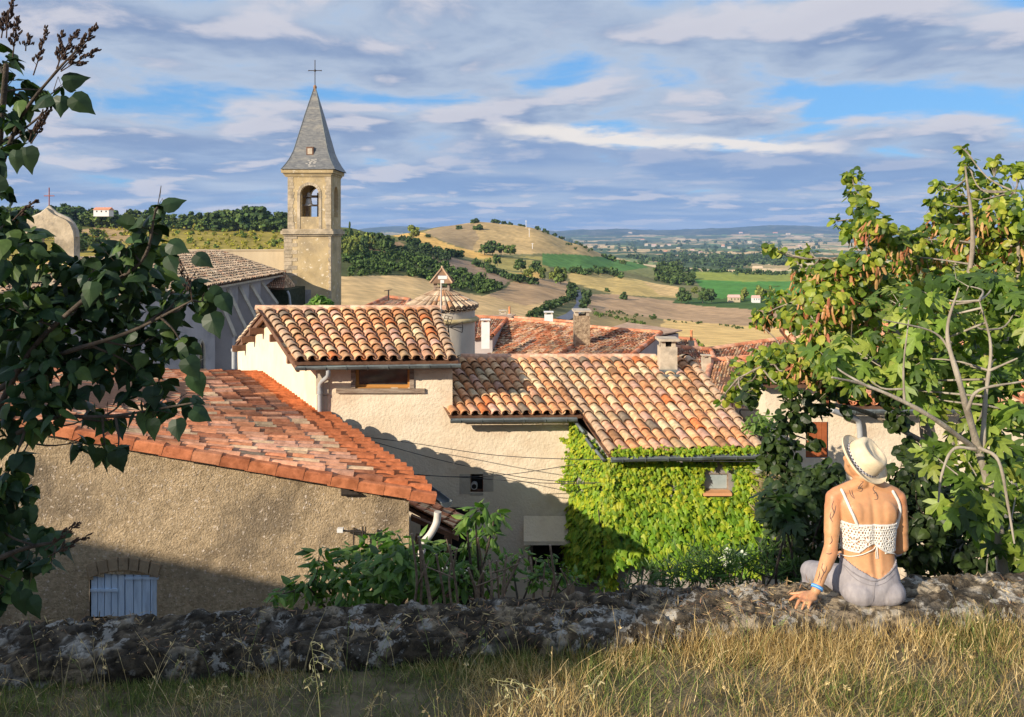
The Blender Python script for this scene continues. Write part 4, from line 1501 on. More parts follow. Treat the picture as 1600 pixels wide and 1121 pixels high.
for i in range(7):
    x0, x1 = 141+i*15.4, 141+i*15.4+14
    f = lambda x: 889+13*((x-194)/55)**2
    a = [on_low(x0, f(x0), 0.04), on_low(x1, f(x1), 0.04), on_low(x1+(i-3)*1.5, f(x1)-19, 0.04), on_low(x0+(i-3)*1.5, f(x0)-19, 0.04)]
    mb.hexa([p-nrm*0.09 for p in a], a, 0, 0, np.array([1, 1, 1])*rnd.uniform(0.8, 1.1))
mb.build('lintel', mat('lintel_stone', (0.30, 0.22, 0.14), (0.46, 0.35, 0.22), 5, 0.95, 0.9, 30, stain=(0.15, 0.12, 0.09), samt=0.6), low)
# small dark slot and aerial bracket on the wall
mb = MB()
a = [on_low(533, 770, 0.07), on_low(561, 770, 0.07), on_low(552, 763, 0.02), on_low(533, 762, 0.02)]
mb.hexa(a, [p+[0, 0.02, -0.03] for p in a], 0, 0)
mb.build('vent_cover', M['iron'], low)
# gutter under the eave on the house side, its end and pipe showing at the corner
edr = (lE-lB)/np.linalg.norm(lE-lB)
gout = np.array([0.10, 0.06, -0.05])
gutter(low, lB+gout-edr*0.12, lB+gout+edr*4.6, 0.075, 6)
mb = MB()
pp = [P(684, 800, 10.05), P(683, 812, 10.05), P(680, 822, 10.03), P(672, 836, 10.0), P(662, 848, 9.95), P(659, 862, 9.9), P(660, 900, 9.9)]
mb.tube(cr(pp, 5), 0.05, 10, 0)
mb.build('downpipe', M['pvc_pale'], low)
mb = MB()
mb.tube(cr([P(668, 884, 8.2), P(690, 888, 8.1), P(715, 893, 8.0), P(738, 899, 7.9), P(752, 915, 7.9)], 4), 0.033, 8, 0)
dp = mb.build('drain_pipe', M['zinc'], None)
tag(dp, 'grey blue drain pipe lying through the pruned shrub', 'pipe')
# porch roof at the corner
po = thing('porch', 'little red tiled porch roof in the corner beside the roughcast wall', 'porch', (-0.9, 11.3, -7.0))
mb = MB()
tile_roof(mb, P(636, 790, 11.9), P(652, 770, 13.6), P(708, 828, 10.7), P(724, 812, 12.2), 8, 5, 31, pal=PAL_RED, segs=6)
mb.build('roof', [M['tile'], M['under']], po)
mb = MB()
for D_, px_ in ((10.75, 700), (10.75, 655)):
    a = P(px_, 836, D_)
    mb.box((a[0]-0.05, a[1]-0.05, -7.2), (a[0]+0.05, a[1]+0.05, a[2]))
mb.hexa([P(642, 806, 10.9), P(716, 838, 10.65), P(716, 846, 10.65), P(642, 814, 10.9)], [p+np.array([0, 0.08, 0]) for p in (P(642, 806, 10.9), P(716, 838, 10.65), P(716, 846, 10.65), P(642, 814, 10.9))], 0)
mb.build('frame', M['brown_wood'], po)
mb = MB()
mb.box((-1.5, 12.6, -7.3), (-0.7, 12.65, -4.5))
mb.build('recess', M['dark'], po)

# =================================================================== bell tower
tower = thing('bell_tower', 'square stone bell tower with slate spire and an iron cross', 'tower', (P(481, 475, 80)[0], 82, -9))
TD = 80.0
xl, xr = P(444.5, 400, TD)[0], P(517, 400, TD)[0]
sh = xr-xl
xc = (xl+xr)/2
yc = TD+sh/2


def zpx(py, D=TD):
    return (HY-py)/F*D


mb = MB()
zb_, zt_ = zpx(490), zpx(369)
for quad in ([(xl, TD), (xr, TD)], [(xr, TD), (xr, TD+sh)], [(xr, TD+sh), (xl, TD+sh)], [(xl, TD+sh), (xl, TD)]):
    wall_grid(mb, vq(quad[0], quad[1], zt_, zt_, zb_-3), 24, 40, 0.05, 71, sc_=0.8)
mb.build('shaft', M['tower'], tower)
mb = MB()
r = np.random.default_rng(9)
z = zb_-1
k = 0
while z < zt_-0.05:
    h = r.uniform(0.32, 0.46)
    h = min(h, zt_-z-0.02)
    for cxn, sgn in ((xl, 1), (xr, -1)):
        w = 0.62 if k % 2 else 1.05
        if sgn > 0:
            w *= 1.25
        a, b = (cxn-0.05, cxn+w) if sgn > 0 else (cxn-w*0.25, cxn+0.02)
        mb.box((a, TD-0.05, z+0.01), (b, TD+0.25, z+h-0.02), 0, np.array([1, 1, 1])*r.uniform(0.75, 1.15))
    z += h
    k += 1
tag(mb.build('quoin_stones', M['quoin'], tower), kind='stuff')


def cornice(z0, z1, ov, steps, m, name='cornice', half=sh/2):
    mb = MB()
    n = len(steps)
    for i, s in enumerate(steps):
        a = z0+(z1-z0)*i/n
        b = z0+(z1-z0)*(i+1)/n-0.004
        e = half+ov*s
        mb.box((xc-e, yc-e, a), (xc+e, yc+e, b))
    return mb.build(name, m, tower)


cornice(zpx(369), zpx(358), 0.33, (0.45, 1.0, 1.0, 0.6), M['quoin'], 'string_course')
# belfry with four arched openings
bh = P(517, 0, TD)[0]-P(449, 0, TD)[0]
bh /= 2
bxc = xc+0.15
bzb, bzt = zpx(358), zpx(276)
ow = 0.42*bh/ (34/2*TD/F) * (14/17)


def arch_face(mb, cx, y, half, zb, zt, o, sp, zs, axis, depth, mat=0):
    """front face with an arched hole plus reveal; axis 0: faces -y/+y, axis 1: faces +-x"""
    na = 12
    arc = [(-o*math.cos(math.pi*i/na), sp+o*math.sin(math.pi*i/na)) for i in range(na+1)]
    def pt(u, z, d=0):
        return (cx+u, y+d, z) if axis == 0 else (y+d, cx+u, z)
    V, Fc = [], []
    def add(pts):
        b = len(V)
        V.extend(pts)
        Fc.append(tuple(range(b, b+len(pts))))
    add([pt(-half, zb), pt(half, zb), pt(half, zs), pt(-half, zs)])
    add([pt(-half, zs), pt(-o, zs), pt(-o, sp), pt(-half, sp)])
    add([pt(o, zs), pt(half, zs), pt(half, sp), pt(o, sp)])
    add([pt(-half, sp), pt(-o, sp), pt(-half, zt)])
    add([pt(half, sp), pt(half, zt), pt(o, sp)])
    for i in range(na):
        a, b = arc[i], arc[i+1]
        ta, tb_ = -half+2*half*i/na, -half+2*half*(i+1)/na
        add([pt(a[0], a[1]), pt(b[0], b[1]), pt(tb_, zt), pt(ta, zt)])
    out = [(-o, zs)]+arc+[(o, zs)]
    for i in range(len(out)):
        a, b = out[i], out[(i+1) % len(out)]
        add([pt(a[0], a[1]), pt(b[0], b[1]), pt(b[0], b[1], depth), pt(a[0], a[1], depth)])
    # inner face
    add([pt(-half+0.3, zb, depth), pt(-o, zb, depth), pt(-o, zt, depth), pt(-half+0.3, zt, depth)])
    add([pt(o, zb, depth), pt(half-0.3, zb, depth), pt(half-0.3, zt, depth), pt(o, zt, depth)])
    mb.add(V, Fc, mat)


o_ = (497-468)/2/F*TD
spz = zpx(304)
ozs = zpx(339)
mb = MB()
yc_b = TD+0.12+bh
arch_face(mb, bxc+0.0, yc_b-bh, bh, bzb, bzt, o_, spz, ozs, 0, 0.6)
arch_face(mb, bxc, yc_b+bh, bh, bzb, bzt, o_, spz, ozs, 0, -0.6)
arch_face(mb, yc_b, bxc+bh, bh, bzb, bzt, o_, spz, ozs, 1, -0.6)
arch_face(mb, yc_b, bxc-bh, bh, bzb, bzt, o_, spz, ozs, 1, 0.6)
mb.box((bxc-bh+0.1, yc_b-bh+0.1, bzb-0.05), (bxc+bh-0.1, yc_b+bh-0.1, bzb+0.02))
bel = mb.build('belfry', M['tower'], tower)
mb = MB()
r = np.random.default_rng(19)
z = bzb
while z < bzt-0.1:
    h = min(r.uniform(0.3, 0.42), bzt-z)
    for s_ in (-1, 1):
        w = r.uniform(0.5, 0.75)
        xe = bxc+s_*bh
        mb.box((min(xe, xe-s_*w)-0.0, yc_b-bh-0.03, z+0.01), (max(xe, xe-s_*w)+0.0, yc_b-bh+0.1, z+h-0.01), 0, np.array([1, 1, 1])*r.uniform(0.8, 1.12))
    z += h
# arch surround
na = 13
for i in range(na):
    t = math.pi*(i+0.5)/na
    for_ = [(math.cos(t+d_)*rr, math.sin(t+d_)*rr) for d_, rr in ((-0.11, o_+0.005), (0.11, o_+0.005), (0.11, o_+0.30), (-0.11, o_+0.30))]
    a = [np.array((bxc+p[0], yc_b-bh-0.05, spz+p[1])) for p in for_]
    mb.hexa(a, [p+np.array([0, 0.12, 0]) for p in a], 0, 0, np.array([1, 1, 1])*r.uniform(0.85, 1.15))
for s_ in (-1, 1):
    mb.box((bxc+s_*(o_+0.15)-0.15, yc_b-bh-0.05, bzb), (bxc+s_*(o_+0.15)+0.15, yc_b-bh+0.05, spz), 0, (0.95, 0.95, 0.95))
mb.build('stone_facing', M['quoin'], bel)
cornice(zpx(276), zpx(265), 0.42, (0.35, 0.6, 1.0, 1.05), M['tower'], 'cornice', bh)
# spire: square, flared at the foot
mb = MB()
sp_prof = [(2.80, 265), (2.42, 256), (2.08, 246), (1.80, 235), (1.40, 210), (0.86, 176), (0.38, 148), (0.09, 131)]
V = []
for e, py in sp_prof:
    for sx_, sy_ in ((-1, -1), (1, -1), (1, 1), (-1, 1)):
        V.append((bxc+sx_*e, yc_b+sy_*e, zpx(py, TD)))
Fc = [(i*4+k, i*4+(k+1) % 4, (i+1)*4+(k+1) % 4, (i+1)*4+k) for i in range(len(sp_prof)-1) for k in range(4)]
mb.add(V, np.array(Fc), 0, (1, 1, 1))
spire = mb.build('spire', M['slate'], tower)
mb = MB()
for e0, e1 in zip(sp_prof[:-1], sp_prof[1:]):
    for sx_, sy_ in ((-1, -1), (1, -1)):
        mb.tube([(bxc+sx_*e0[0], yc_b+sy_*e0[0], zpx(e0[1])), (bxc+sx_*e1[0], yc_b+sy_*e1[0], zpx(e1[1]))], 0.045, 5)
mb.build('hip_flashing', M['zinc'], spire)
mb = MB()
a, b = P(477, 243, TD), P(488, 229, TD)
mb.box((a[0], yc_b-1.98, a[2]), (b[0], yc_b-1.2, b[2]), 0)
mb.box((a[0]+0.13, yc_b-2.00, a[2]+0.16), (b[0]-0.13, yc_b-1.9, b[2]-0.16), 1)
mb.build('hatch', [M['brown_wood'], M['chimney']], spire)
mb = MB()
r = np.random.default_rng(4)
for i in range(16):
    xx = bxc-0.55+r.uniform(0, 1.1)
    py = r.uniform(248, 261)
    e = np.interp(py, [246, 256, 265], [2.08, 2.42, 2.80])
    mb.box((xx, yc_b-e-0.03, zpx(py)-0.1), (xx+0.22, yc_b-e+0.3, zpx(py)+0.06), 0)
mb.build('pale_slates', mat('pale_slate', (0.36, 0.34, 0.31), (0.46, 0.44, 0.40), 3), spire)
mb = MB()
mb.lathe([(0.02, 0.5), (0.16, 0.35), (0.20, 0.15), (0.14, 0.0), (0.2, -0.25)], (bxc, yc_b, zpx(133)), 10, 0, (0.42, 0.26, 0.17))
mb.build('finial', M['tile'], spire)
mb = MB()
zt0 = zpx(127)
mb.tube([(bxc, yc_b, zt0-0.4), (bxc, yc_b, zpx(86))], 0.045, 6)
mb.tube([(bxc-0.66, yc_b, zpx(103)), (bxc+0.66, yc_b, zpx(103))], 0.045, 6)
for s_ in (-1, 1):
    mb.lathe([(0.0, -0.09), (0.09, 0), (0.0, 0.09)], (bxc+s_*0.66, yc_b, zpx(103)), 8)
mb.lathe([(0.0, -0.2), (0.16, 0), (0.0, 0.2)], (bxc, yc_b, zpx(103)), 8)
mb.build('cross', M['iron'], spire)
# bells on a timber frame
mb = MB()
for dx in (-0.85, 0.35):
    mb.box((bxc+dx, yc_b-0.5, bzb), (bxc+dx+0.26, yc_b-0.24, zpx(300)))
mb.box((bxc-1.2, yc_b-0.5, zpx(308)), (bxc+1.2, yc_b-0.28, zpx(304)))
mb.box((bxc-1.1, yc_b-1.0, zpx(322)), (bxc+1.1, yc_b-0.85, zpx(319)))
fr = mb.build('bell_frame', M['old_wood'], bel)
for px_, py_, s_ in ((483, 305, 0.40), (483, 317, 0.62)):
    mb = MB()
    c = P(px_, py_, TD+1.1)
    mb.lathe([(0.02, 0.62*s_*1.2), (0.30*s_, 0.60*s_*1.2), (0.42*s_, 0.40*s_*1.2), (0.50*s_, 0), (0.62*s_, -0.35*s_), (0.80*s_, -0.55*s_), (0.74*s_, -0.56*s_), (0.4*s_, 0.2*s_)], c, 18)
    mb.build('bell', M['bronze'], bel)
mb = MB()
a, b = P(477, 479, TD), P(486, 453, TD)
mb.box((a[0], TD-0.06, a[2]), (b[0], TD+0.2, b[2]), 0)
mb.build('window', M['grey_render'], tower)

# =================================================================== church nave (left), its buttresses and roof
nave = thing('church_nave', 'grey church nave in shade with buttresses and pale tiled roof', 'church', (-26, 60, -16))
nx = -23.3
mb = MB()
ezf, ezn = -3.9, -3.95
mb.add([(nx, 38, -18), (nx, 76, -18), (nx, 76, ezf), (nx, 38, ezf)], [(0, 1, 2, 3)])
mb.add([(nx, 76, -18), (-35, 76, -18), (-35, 76, ezf), (-29.2, 76, -1.75), (nx, 76, ezf)], [(0, 1, 2, 3, 4)])
mb.add([(-35, 38, -18), (nx, 38, -18), (nx, 38, ezf), (-29.2, 38, -1.75), (-35, 38, ezf)], [(0, 1, 2, 3, 4)])
mb.build('wall', M['church_wall'], nave)
mb = MB()
mb.box((nx+0.02, 38, -18), (nx+0.5, 58.9, ezf-0.4))
mb.build('pier', M['church_wall'], nave)
mb = MB()
tile_roof(mb, (-29.2, 37.5, -1.72), (-29.2, 76.3, -1.72), (-22.7, 37.5, -3.98), (-22.7, 76.3, -3.98), 90, 14, 41, pal=PAL_PALE, segs=4, jit=3)
mb.add([(-29.2, 37.5, -1.75), (-29.2, 76.3, -1.75), (-35.6, 76.3, -4), (-35.6, 37.5, -4)], [(0, 1, 2, 3)], 0)
nr = mb.build('roof', [M['tile_old'], M['under']], nave)
mb = MB()
ridge_tiles(mb, (-29.2, 37.5, -1.68), (-29.2, 76.3, -1.68), 60, 0.16, 42, mortar=1)
ridge_tiles(mb, (-29.2, 76.35, -1.66), (-22.6, 76.35, -3.90), 14, 0.16, 43, mortar=1)
mb.build('ridge', [M['tile_old'], M['mortar']], nr)
mb = MB()
mb.box((-22.98, 37.5, -4.2), (-22.72, 76.3, -4.04))
mb.build('eave_board', M['mortar'], nr)
for yb, px_ in ((60.3, 336), (62.7, 351), (65.4, 369), (68.2, 388), (71.3, 402)):
    mb = MB()
    o1 = 1.35
    zt1, zt2 = -4.5, -8.0+(yb-60)*0.14
    for s_, e_ in ((0, 0),):
        a = [(nx, yb, -18), (nx+o1, yb, -18), (nx+o1, yb, zt2), (nx, yb, zt1)]
        b = [(p[0], yb+0.55, p[2]) for p in a]
        mb.hexa([np.array(p) for p in a], [np.array(p) for p in b], 0)
    bo = mb.build('buttress', M['church_wall'], nave)
    mb = MB()
    a = [(nx, yb-0.06, zt1+0.09), (nx+o1+0.1, yb-0.06, zt2+0.03), (nx+o1+0.1, yb-0.06, zt2-0.12), (nx, yb-0.06, zt1-0.06)]
    mb.hexa([np.array(p, float) for p in a], [np.array((p[0], yb+0.61, p[2]), float) for p in a], 0)
    mb.build('coping', M['stone_trim'], bo)
# lancet window
mb = MB()
zc, w_ = -8.6, 0.45
pts = [(-w_, -3.0)]+[(w_, -3.0)]+[(w_, 0)]+[(w_-2*w_*(1-math.cos(t)), 2*w_*math.sin(t)) for t in (0.35, 0.7, 1.047)]+[(-w_+2*w_*(1-math.cos(t)), 2*w_*math.sin(t)) for t in (0.7, 0.35, 0)]
pw = [(nx+0.52, 56.2+u, zc+v_) for u, v_ in pts]
mb.add(pw, [tuple(range(len(pw)))])
lw = mb.build('window', M['glass'], nave)
mb = MB()
op = [np.array((nx+0.55, 56.2+u*1.22, zc+v_*1.08)) for u, v_ in pts]
mb.tube(op+[op[0]], 0.11, 6)
for v_ in (-2.2, -1.4, -0.6):
    mb.tube([(nx+0.55, 56.2-w_, zc+v_), (nx+0.55, 56.2+w_, zc+v_)], 0.02, 4)
mb.build('stone_surround', M['stone_trim'], lw)
dpn = MB()
dpn.tube([P(366, 548, 30), P(366, 576, 30)], 0.1, 8)
dpn.tube([P(366, 549, 30), P(366, 545, 30)], 0.13, 8)
o = dpn.build('vent_pipe', M['pvc'])
tag(o, 'grey vent pipe standing left of the yellow gable', 'pipe')

# long beige wall behind the church
mb = MB()
a, b = P(326, 392, 84), P(452, 392, 84)
wall_grid(mb, [(a[0]-8, 84, -9), (b[0], 84, -9), (b[0], 84, a[2]), (a[0]-8, 84, a[2])], 40, 20, 0.08, 77, sc_=0.4)
mb.box((a[0]-8, 84.1, -9), (b[0], 92, a[2]-0.01))
mb.box((a[0]-8, 83.9, a[2]), (b[0], 84.6, a[2]+0.12))
o = mb.build('boundary_wall', M['beige_wall'])
tag(o, 'long high beige wall between the church roof and the bell tower', 'wall')

# lean-to beside the tower
lt = thing('lean_to', 'small tiled lean-to against the left side of the bell tower', 'outbuilding', (-24.5, 75, -9))
mb = MB()
tile_roof(mb, P(412, 420, 79.5), P(447, 424, 79.5), P(400, 450, 72), P(444, 452, 72), 14, 9, 51, pal=PAL_DARK, segs=4)
mb.build('roof', [M['tile_old'], M['under']], lt)
mb = MB()
tile_roof(mb, P(447, 430, 79), P(461, 446, 79), P(440, 448, 76), P(459, 458, 76), 8, 4, 52, pal=PAL_PALE, segs=4)
mb.build('roof', [M['tile_old'], M['under']], lt)
mb = MB()
a, b = P(402, 452, 73), P(450, 452, 73)
mb.box((a[0], 73, -12), (b[0], 79, a[2]-0.1))
mb.build('wall', mat('ivy_dark_wall', (0.015, 0.025, 0.014), (0.05, 0.06, 0.035), 3, 0.95, 0.8, 6), lt)
mb = MB()
mb.tube(cr([P(449, 455, 72.8), P(452, 462, 72.8), P(454, 478, 72.8)], 4), 0.10, 6)
mb.build('downpipe', M['pvc'], lt)

# curved bell gable far left with an iron cross
GD = 45.0
bg = thing('bell_gable', 'curved stone bell gable with an open arch and thin cross, far left', 'bell gable', (P(72, 410, GD)[0], GD, -4))
prof = [(-1.0, 440), (-1.0, 372), (-0.97, 362), (-0.86, 351), (-0.70, 344), (-0.5, 340), (-0.28, 336), (-0.10, 330), (0, 325), (0.10, 330), (0.28, 336), (0.5, 340), (0.70, 344), (0.86, 351), (0.97, 362), (1.0, 372), (1.0, 440)]
cxg = P(72, 0, GD)[0]
hw_ = 1.62
out = [(cxg+u*hw_, (HY-y_)/F*GD) for u, y_ in prof]
ia = [(cxg+0.50*math.cos(t), (HY-376)/F*GD+0.5*math.sin(t)) for t in np.linspace(0, math.pi, 15)]
inn = [(cxg-0.50, (HY-440)/F*GD)]+[(x_, z_) for x_, z_ in ia[::-1]]+[(cxg+0.50, (HY-440)/F*GD)]
V = []
n1_, n2_ = len(out), len(inn)
assert n1_ == n2_, (n1_, n2_)
for y_ in (GD, GD+0.65):
    V += [(x_, y_, z_) for x_, z_ in out]+[(x_, y_, z_) for x_, z_ in inn]
Fc = []
T = n1_+n2_
for i in range(n1_-1):
    Fc.append((i, i+1, n1_+i+1, n1_+i))
    Fc.append((T+i+1, T+i, T+n1_+i, T+n1_+i+1))
    Fc.append((i+1, i, T+i, T+i+1))
    Fc.append((n1_+i, n1_+i+1, T+n1_+i+1, T+n1_+i))
mb = MB()
mb.add(V, Fc)
mb.build('gable', M['quoin'], bg)
mb = MB()
mb.tube([(x_, GD+0.32, z_+0.04) for x_, z_ in out[1:-1]], 0.13, 6)
mb.build('coping', M['stone_trim'], bg)
mb = MB()
zz_ = (HY-397)/F*GD
mb.box((cxg-0.5, GD+0.05, zz_-0.5), (cxg+0.5, GD+0.55, zz_))
mb.box((cxg-1.9, GD-0.15, zz_-1.1), (cxg+1.9, GD+0.8, zz_-0.62))
mb.build('sill', mat('ochre_stone', (0.55, 0.40, 0.14), (0.66, 0.50, 0.22), 3, 0.9, 0.4, 12), bg)
mb = MB()
mb.box((cxg-2.1, GD, -9), (cxg+2.1, GD+3.5, zz_-1.11))
mb.build('wall', M['church_wall'], bg)
mb = MB()
zc0 = (HY-323)/F*GD
mb.tube([(cxg, GD+0.3, zc0-0.1), (cxg, GD+0.3, (HY-293)/F*GD)], 0.028, 6)
mb.tube([(cxg-0.3, GD+0.3, (HY-306)/F*GD), (cxg+0.3, GD+0.3, (HY-306)/F*GD)], 0.028, 6)
mb.build('cross', M['red_wood'], bg)

# =================================================================== round turret
UD = 24.0
tx = P(686, 0, UD)[0]
tr_ = 1.07
ty = UD+tr_
tur = thing('round_turret', 'round cream turret with conical tiled roof and small lantern', 'turret', (tx, ty, -8))
ze = (HY-489)/F*UD
mb = MB()
mb.lathe([(tr_, -9.0), (tr_, ze+0.02)], (tx, ty, 0), 40)
mb.build('wall', mat('turret_plaster', (0.56, 0.49, 0.39), (0.70, 0.62, 0.50), 1.4, 0.9, 0.3, 10, stain=(0.38, 0.33, 0.27), samt=0.5, stretch=(1, 1, 0.4)), tur)
mb = MB()
zs_ = (HY-505)/F*UD
mb.lathe([(tr_, -0.05), (tr_+0.10, -0.04), (tr_+0.13, 0.03), (tr_+0.09, 0.07), (tr_, 0.09)], (tx, ty, zs_), 40)
mb.build('string_course', mat('lichen_stone', (0.45, 0.35, 0.16), (0.60, 0.49, 0.28), 5, 0.9), tur)
# conical roof of radial tile rows + double corbel of tiles at the eave
r = np.random.default_rng(77)
mb = MB()
zap = (HY-452)/F*UD
ap = np.array([tx, ty, zap])
nc = 36
ro_ = tr_+0.12
mb.lathe([(0.02, zap-0.05), (ro_, ze+0.10)], (tx, ty, 0), 36, 1)
for i in range(nc):
    a0 = 2*math.pi*i/nc
    dirv = np.array([math.cos(a0), math.sin(a0), 0])
    wv_ = np.array([-math.sin(a0), math.cos(a0), 0])
    bot = np.array([tx, ty, ze+0.10])+dirv*ro_
    for j in range(4):
        t0_, t1_ = j/4, min(0.95, (j+1)/4+0.04)
        if i % 2 and j == 3:
            continue
        ra = 0.085*(1-t0_*0.55)
        rb_ = 0.075*(1-t1_*0.55)
        a, b = bot+(ap-bot)*t0_, bot+(ap-bot)*t1_
        th = np.linspace(0, math.pi, 6)
        up_ = np.array([0, 0, 1.0])
        A_ = [a+wv_*math.cos(t)*ra+up_*(math.sin(t)*ra+0.03) for t in th]
        B_ = [b+wv_*math.cos(t)*rb_+up_*(math.sin(t)*rb_+0.012) for t in th]
        mb.add(A_+B_, np.array([(q, q+1, 6+q+1, 6+q) for q in range(5)]), 0, pick(PAL_PALE+[((0.75, 0.42, 0.22), 3)], r), True)
        mb.add(A_, [tuple(range(6))], 0, (0.25, 0.18, 0.12))
    for row in (0, 1):
        c = np.array([tx, ty, ze+0.07-0.075*row])+dirv*(ro_-0.05-0.07*row)
        th = np.linspace(0, math.pi, 6)
        A_ = [c+dirv*0.05+wv_*math.cos(t)*0.075+np.array([0, 0, math.sin(t)*0.05]) for t in th]
        B_ = [p-dirv*0.25 for p in A_]
        A3_ = [c+dirv*0.05+wv_*math.cos(t)*0.055+np.array([0, 0, math.sin(t)*0.03]) for t in th]
        mb.add(A_+B_, np.array([(q, q+1, 6+q+1, 6+q) for q in range(5)]), 0, pick(PAL_PALE, r), True)
        mb.add(A_+A3_, np.array([(q, q+1, 6+q+1, 6+q) for q in range(5)]), 0, (0.75, 0.6, 0.42))
tr2 = mb.build('roof', [M['tile_old'], M['under']], tur)
# lantern
mb = MB()
lz0, lz1 = zap-0.12, (HY-443)/F*UD
for s1 in (-1, 1):
    for s2 in (-1, 1):
        mb.box((tx+s1*0.22-0.035, ty+s2*0.22-0.035, lz0), (tx+s1*0.22+0.035, ty+s2*0.22+0.035, lz1))
mb.box((tx-0.27, ty-0.27, lz1-0.04), (tx+0.27, ty+0.27, lz1))
mb.box((tx-0.24, ty-0.24, lz0), (tx+0.24, ty+0.24, lz0+0.10))
la = mb.build('lantern', M['old_wood'], tur)
mb = MB()
e_ = 0.36
zt1, zt2 = lz1, (HY-428)/F*UD
mb.add([(tx-e_, ty-e_, zt1-0.05), (tx+e_, ty-e_, zt1-0.05), (tx+e_, ty+e_, zt1-0.05), (tx-e_, ty+e_, zt1-0.05), (tx, ty, zt2+0.12)], [(0, 1, 4), (1, 2, 4), (2, 3, 4), (3, 0, 4), (3, 2, 1, 0)], 0, (0.34, 0.22, 0.14))
for s1, s2 in ((-1, -1), (1, -1), (1, 1), (-1, 1)):
    mb.tube([(tx+s1*e_, ty+s2*e_, zt1-0.03), (tx, ty, zt2+0.14)], 0.03, 6, 0, (0.66, 0.46, 0.30))
mb.tube([(tx, ty, zt2), (tx, ty, (HY-418)/F*UD)], 0.04, 6, 0, (0.85, 0.65, 0.45))
mb.build('lantern_roof', M['tile_old'], la)

# aerial mast on the ridge
an_ = thing('aerial_mast', 'television aerial mast with white head box and small aerials beside the turret', 'aerial', P(689, 520, 17.0))
mb = MB()
mb.tube([P(688, 560, 17.1), P(689.5, 434, 17.1)], 0.018, 6)
mb.build('pole', M['pvc_pale'], an_)
mb = MB()
a, b = P(685, 436, 17.1), P(699, 432, 17.1)
mb.box((a[0], 17.0, a[2]), (b[0], 17.15, b[2]+0.01))
mb.box((a[0]+0.05, 17.03, a[2]-0.09), (b[0]-0.07, 17.12, a[2]))
mb.build('head_box', M['white'], an_)
mb = MB()
def aer(c, u, v_, w_, h_, nx_, ny_, rad=0.006):
    c, u, v_ = np.array(c), np.array(u), np.array(v_)
    for i in range(nx_):
        p = c+u*(w_*i/(nx_-1))
        mb.tube([p, p+v_*h_], rad, 4)
    for j in range(ny_):
        p = c+v_*(h_*j/(ny_-1))
        mb.tube([p, p+u*w_], rad, 4)
aer(P(691, 506, 16.9), (0.97, -0.1, -0.2), (0.35, 0.1, 0.93), 0.17, 0.19, 3, 4)
mb.build('panel_aerial', M['iron'], an_)
mb = MB()
a, b = P(694, 512, 16.9), P(722, 512, 16.9)
mb.tube([a, b], 0.008, 5)
for s_ in (-1, 1):
    mb.tube([P(703, 512, 16.9), P(722, 512+s_*8, 16.9)], 0.007, 4)
mb.tube([P(722, 503, 16.9), P(723, 512, 16.9), P(722, 520, 16.9)], 0.010, 4)
mb.build('yagi_aerial', M['iron'], an_)

# =================================================================== village roofs behind, right


def small_house(label, RL, RR, EL, ER, nc, nr, seed, pal=PAL_OLD, wall=M['church_wall'], back=True, wz=-11, verge=True):
    RL, RR, EL, ER = [np.array(v, float) for v in (RL, RR, EL, ER)]
    c = (RL+RR+EL+ER)/4
    t = thing('village_house', label, 'house', (c[0], c[1], wz))
    mb = MB()
    tile_roof(mb, RL, RR, EL, ER, nc, nr, seed, pal=pal, segs=4, jit=2.2)
    d1, d2 = RL-EL, RR-ER
    BL, BR = RL+d1*[0.8, 0.8, -0.9], RR+d2*[0.8, 0.8, -0.9]
    if back:
        mb.slab([BL, BR, RR, RL], 0.05, 0, (0.7, 0.5, 0.35))
    rf = mb.build('roof', [M['tile_old'], M['under']], t)
    mb = MB()
    ridge_tiles(mb, RL+[0, 0, 0.05], RR+[0, 0, 0.05], max(4, int(np.linalg.norm(RR-RL)/0.42)), 0.11, seed+1, pal=[((0.84, 0.36, 0.2), 3), ((0.86, 0.5, 0.33), 2)])
    if verge:
        for a, b in ((RL, EL), (RR, ER)):
            ridge_tiles(mb, b+[0, 0, 0.05], a+[0, 0, 0.05], max(3, int(np.linalg.norm(a-b)/0.42)), 0.09, seed+2, pal=[((0.80, 0.28, 0.13), 3), ((0.86, 0.45, 0.3), 2)])
    mb.build('ridge', [M['tile_old']], rf)
    mb = MB()
    k = 0.94
    q = [c+(p-c)*k for p in (EL, ER, RR, RL)]+([c+(p-c)*k for p in (BR, BL)] if back else [])
    lo_ = lambda p: (p[0], p[1], wz)
    d = np.array([0, 0, -0.10])
    eL, eR, rR, rL = q[:4]
    mb.add([lo_(eL), lo_(eR), eR+d, eL+d], [(0, 1, 2, 3)])
    if back:
        bR, bL = q[4], q[5]
        mb.add([lo_(eR), lo_(bR), bR+d, rR+d, eR+d], [(0, 1, 2, 3, 4)])
        mb.add([lo_(bL), lo_(eL), eL+d, rL+d, bL+d], [(0, 1, 2, 3, 4)])
        mb.add([lo_(bR), lo_(bL), bL+d, bR+d], [(0, 1, 2, 3)])
    else:
        mb.add([lo_(eR), lo_(rR), rR+d, eR+d], [(0, 1, 2, 3)])
        mb.add([lo_(rL), lo_(eL), eL+d, rL+d], [(0, 1, 2, 3)])
    mb.build('wall', wall, t)
    return t, rf


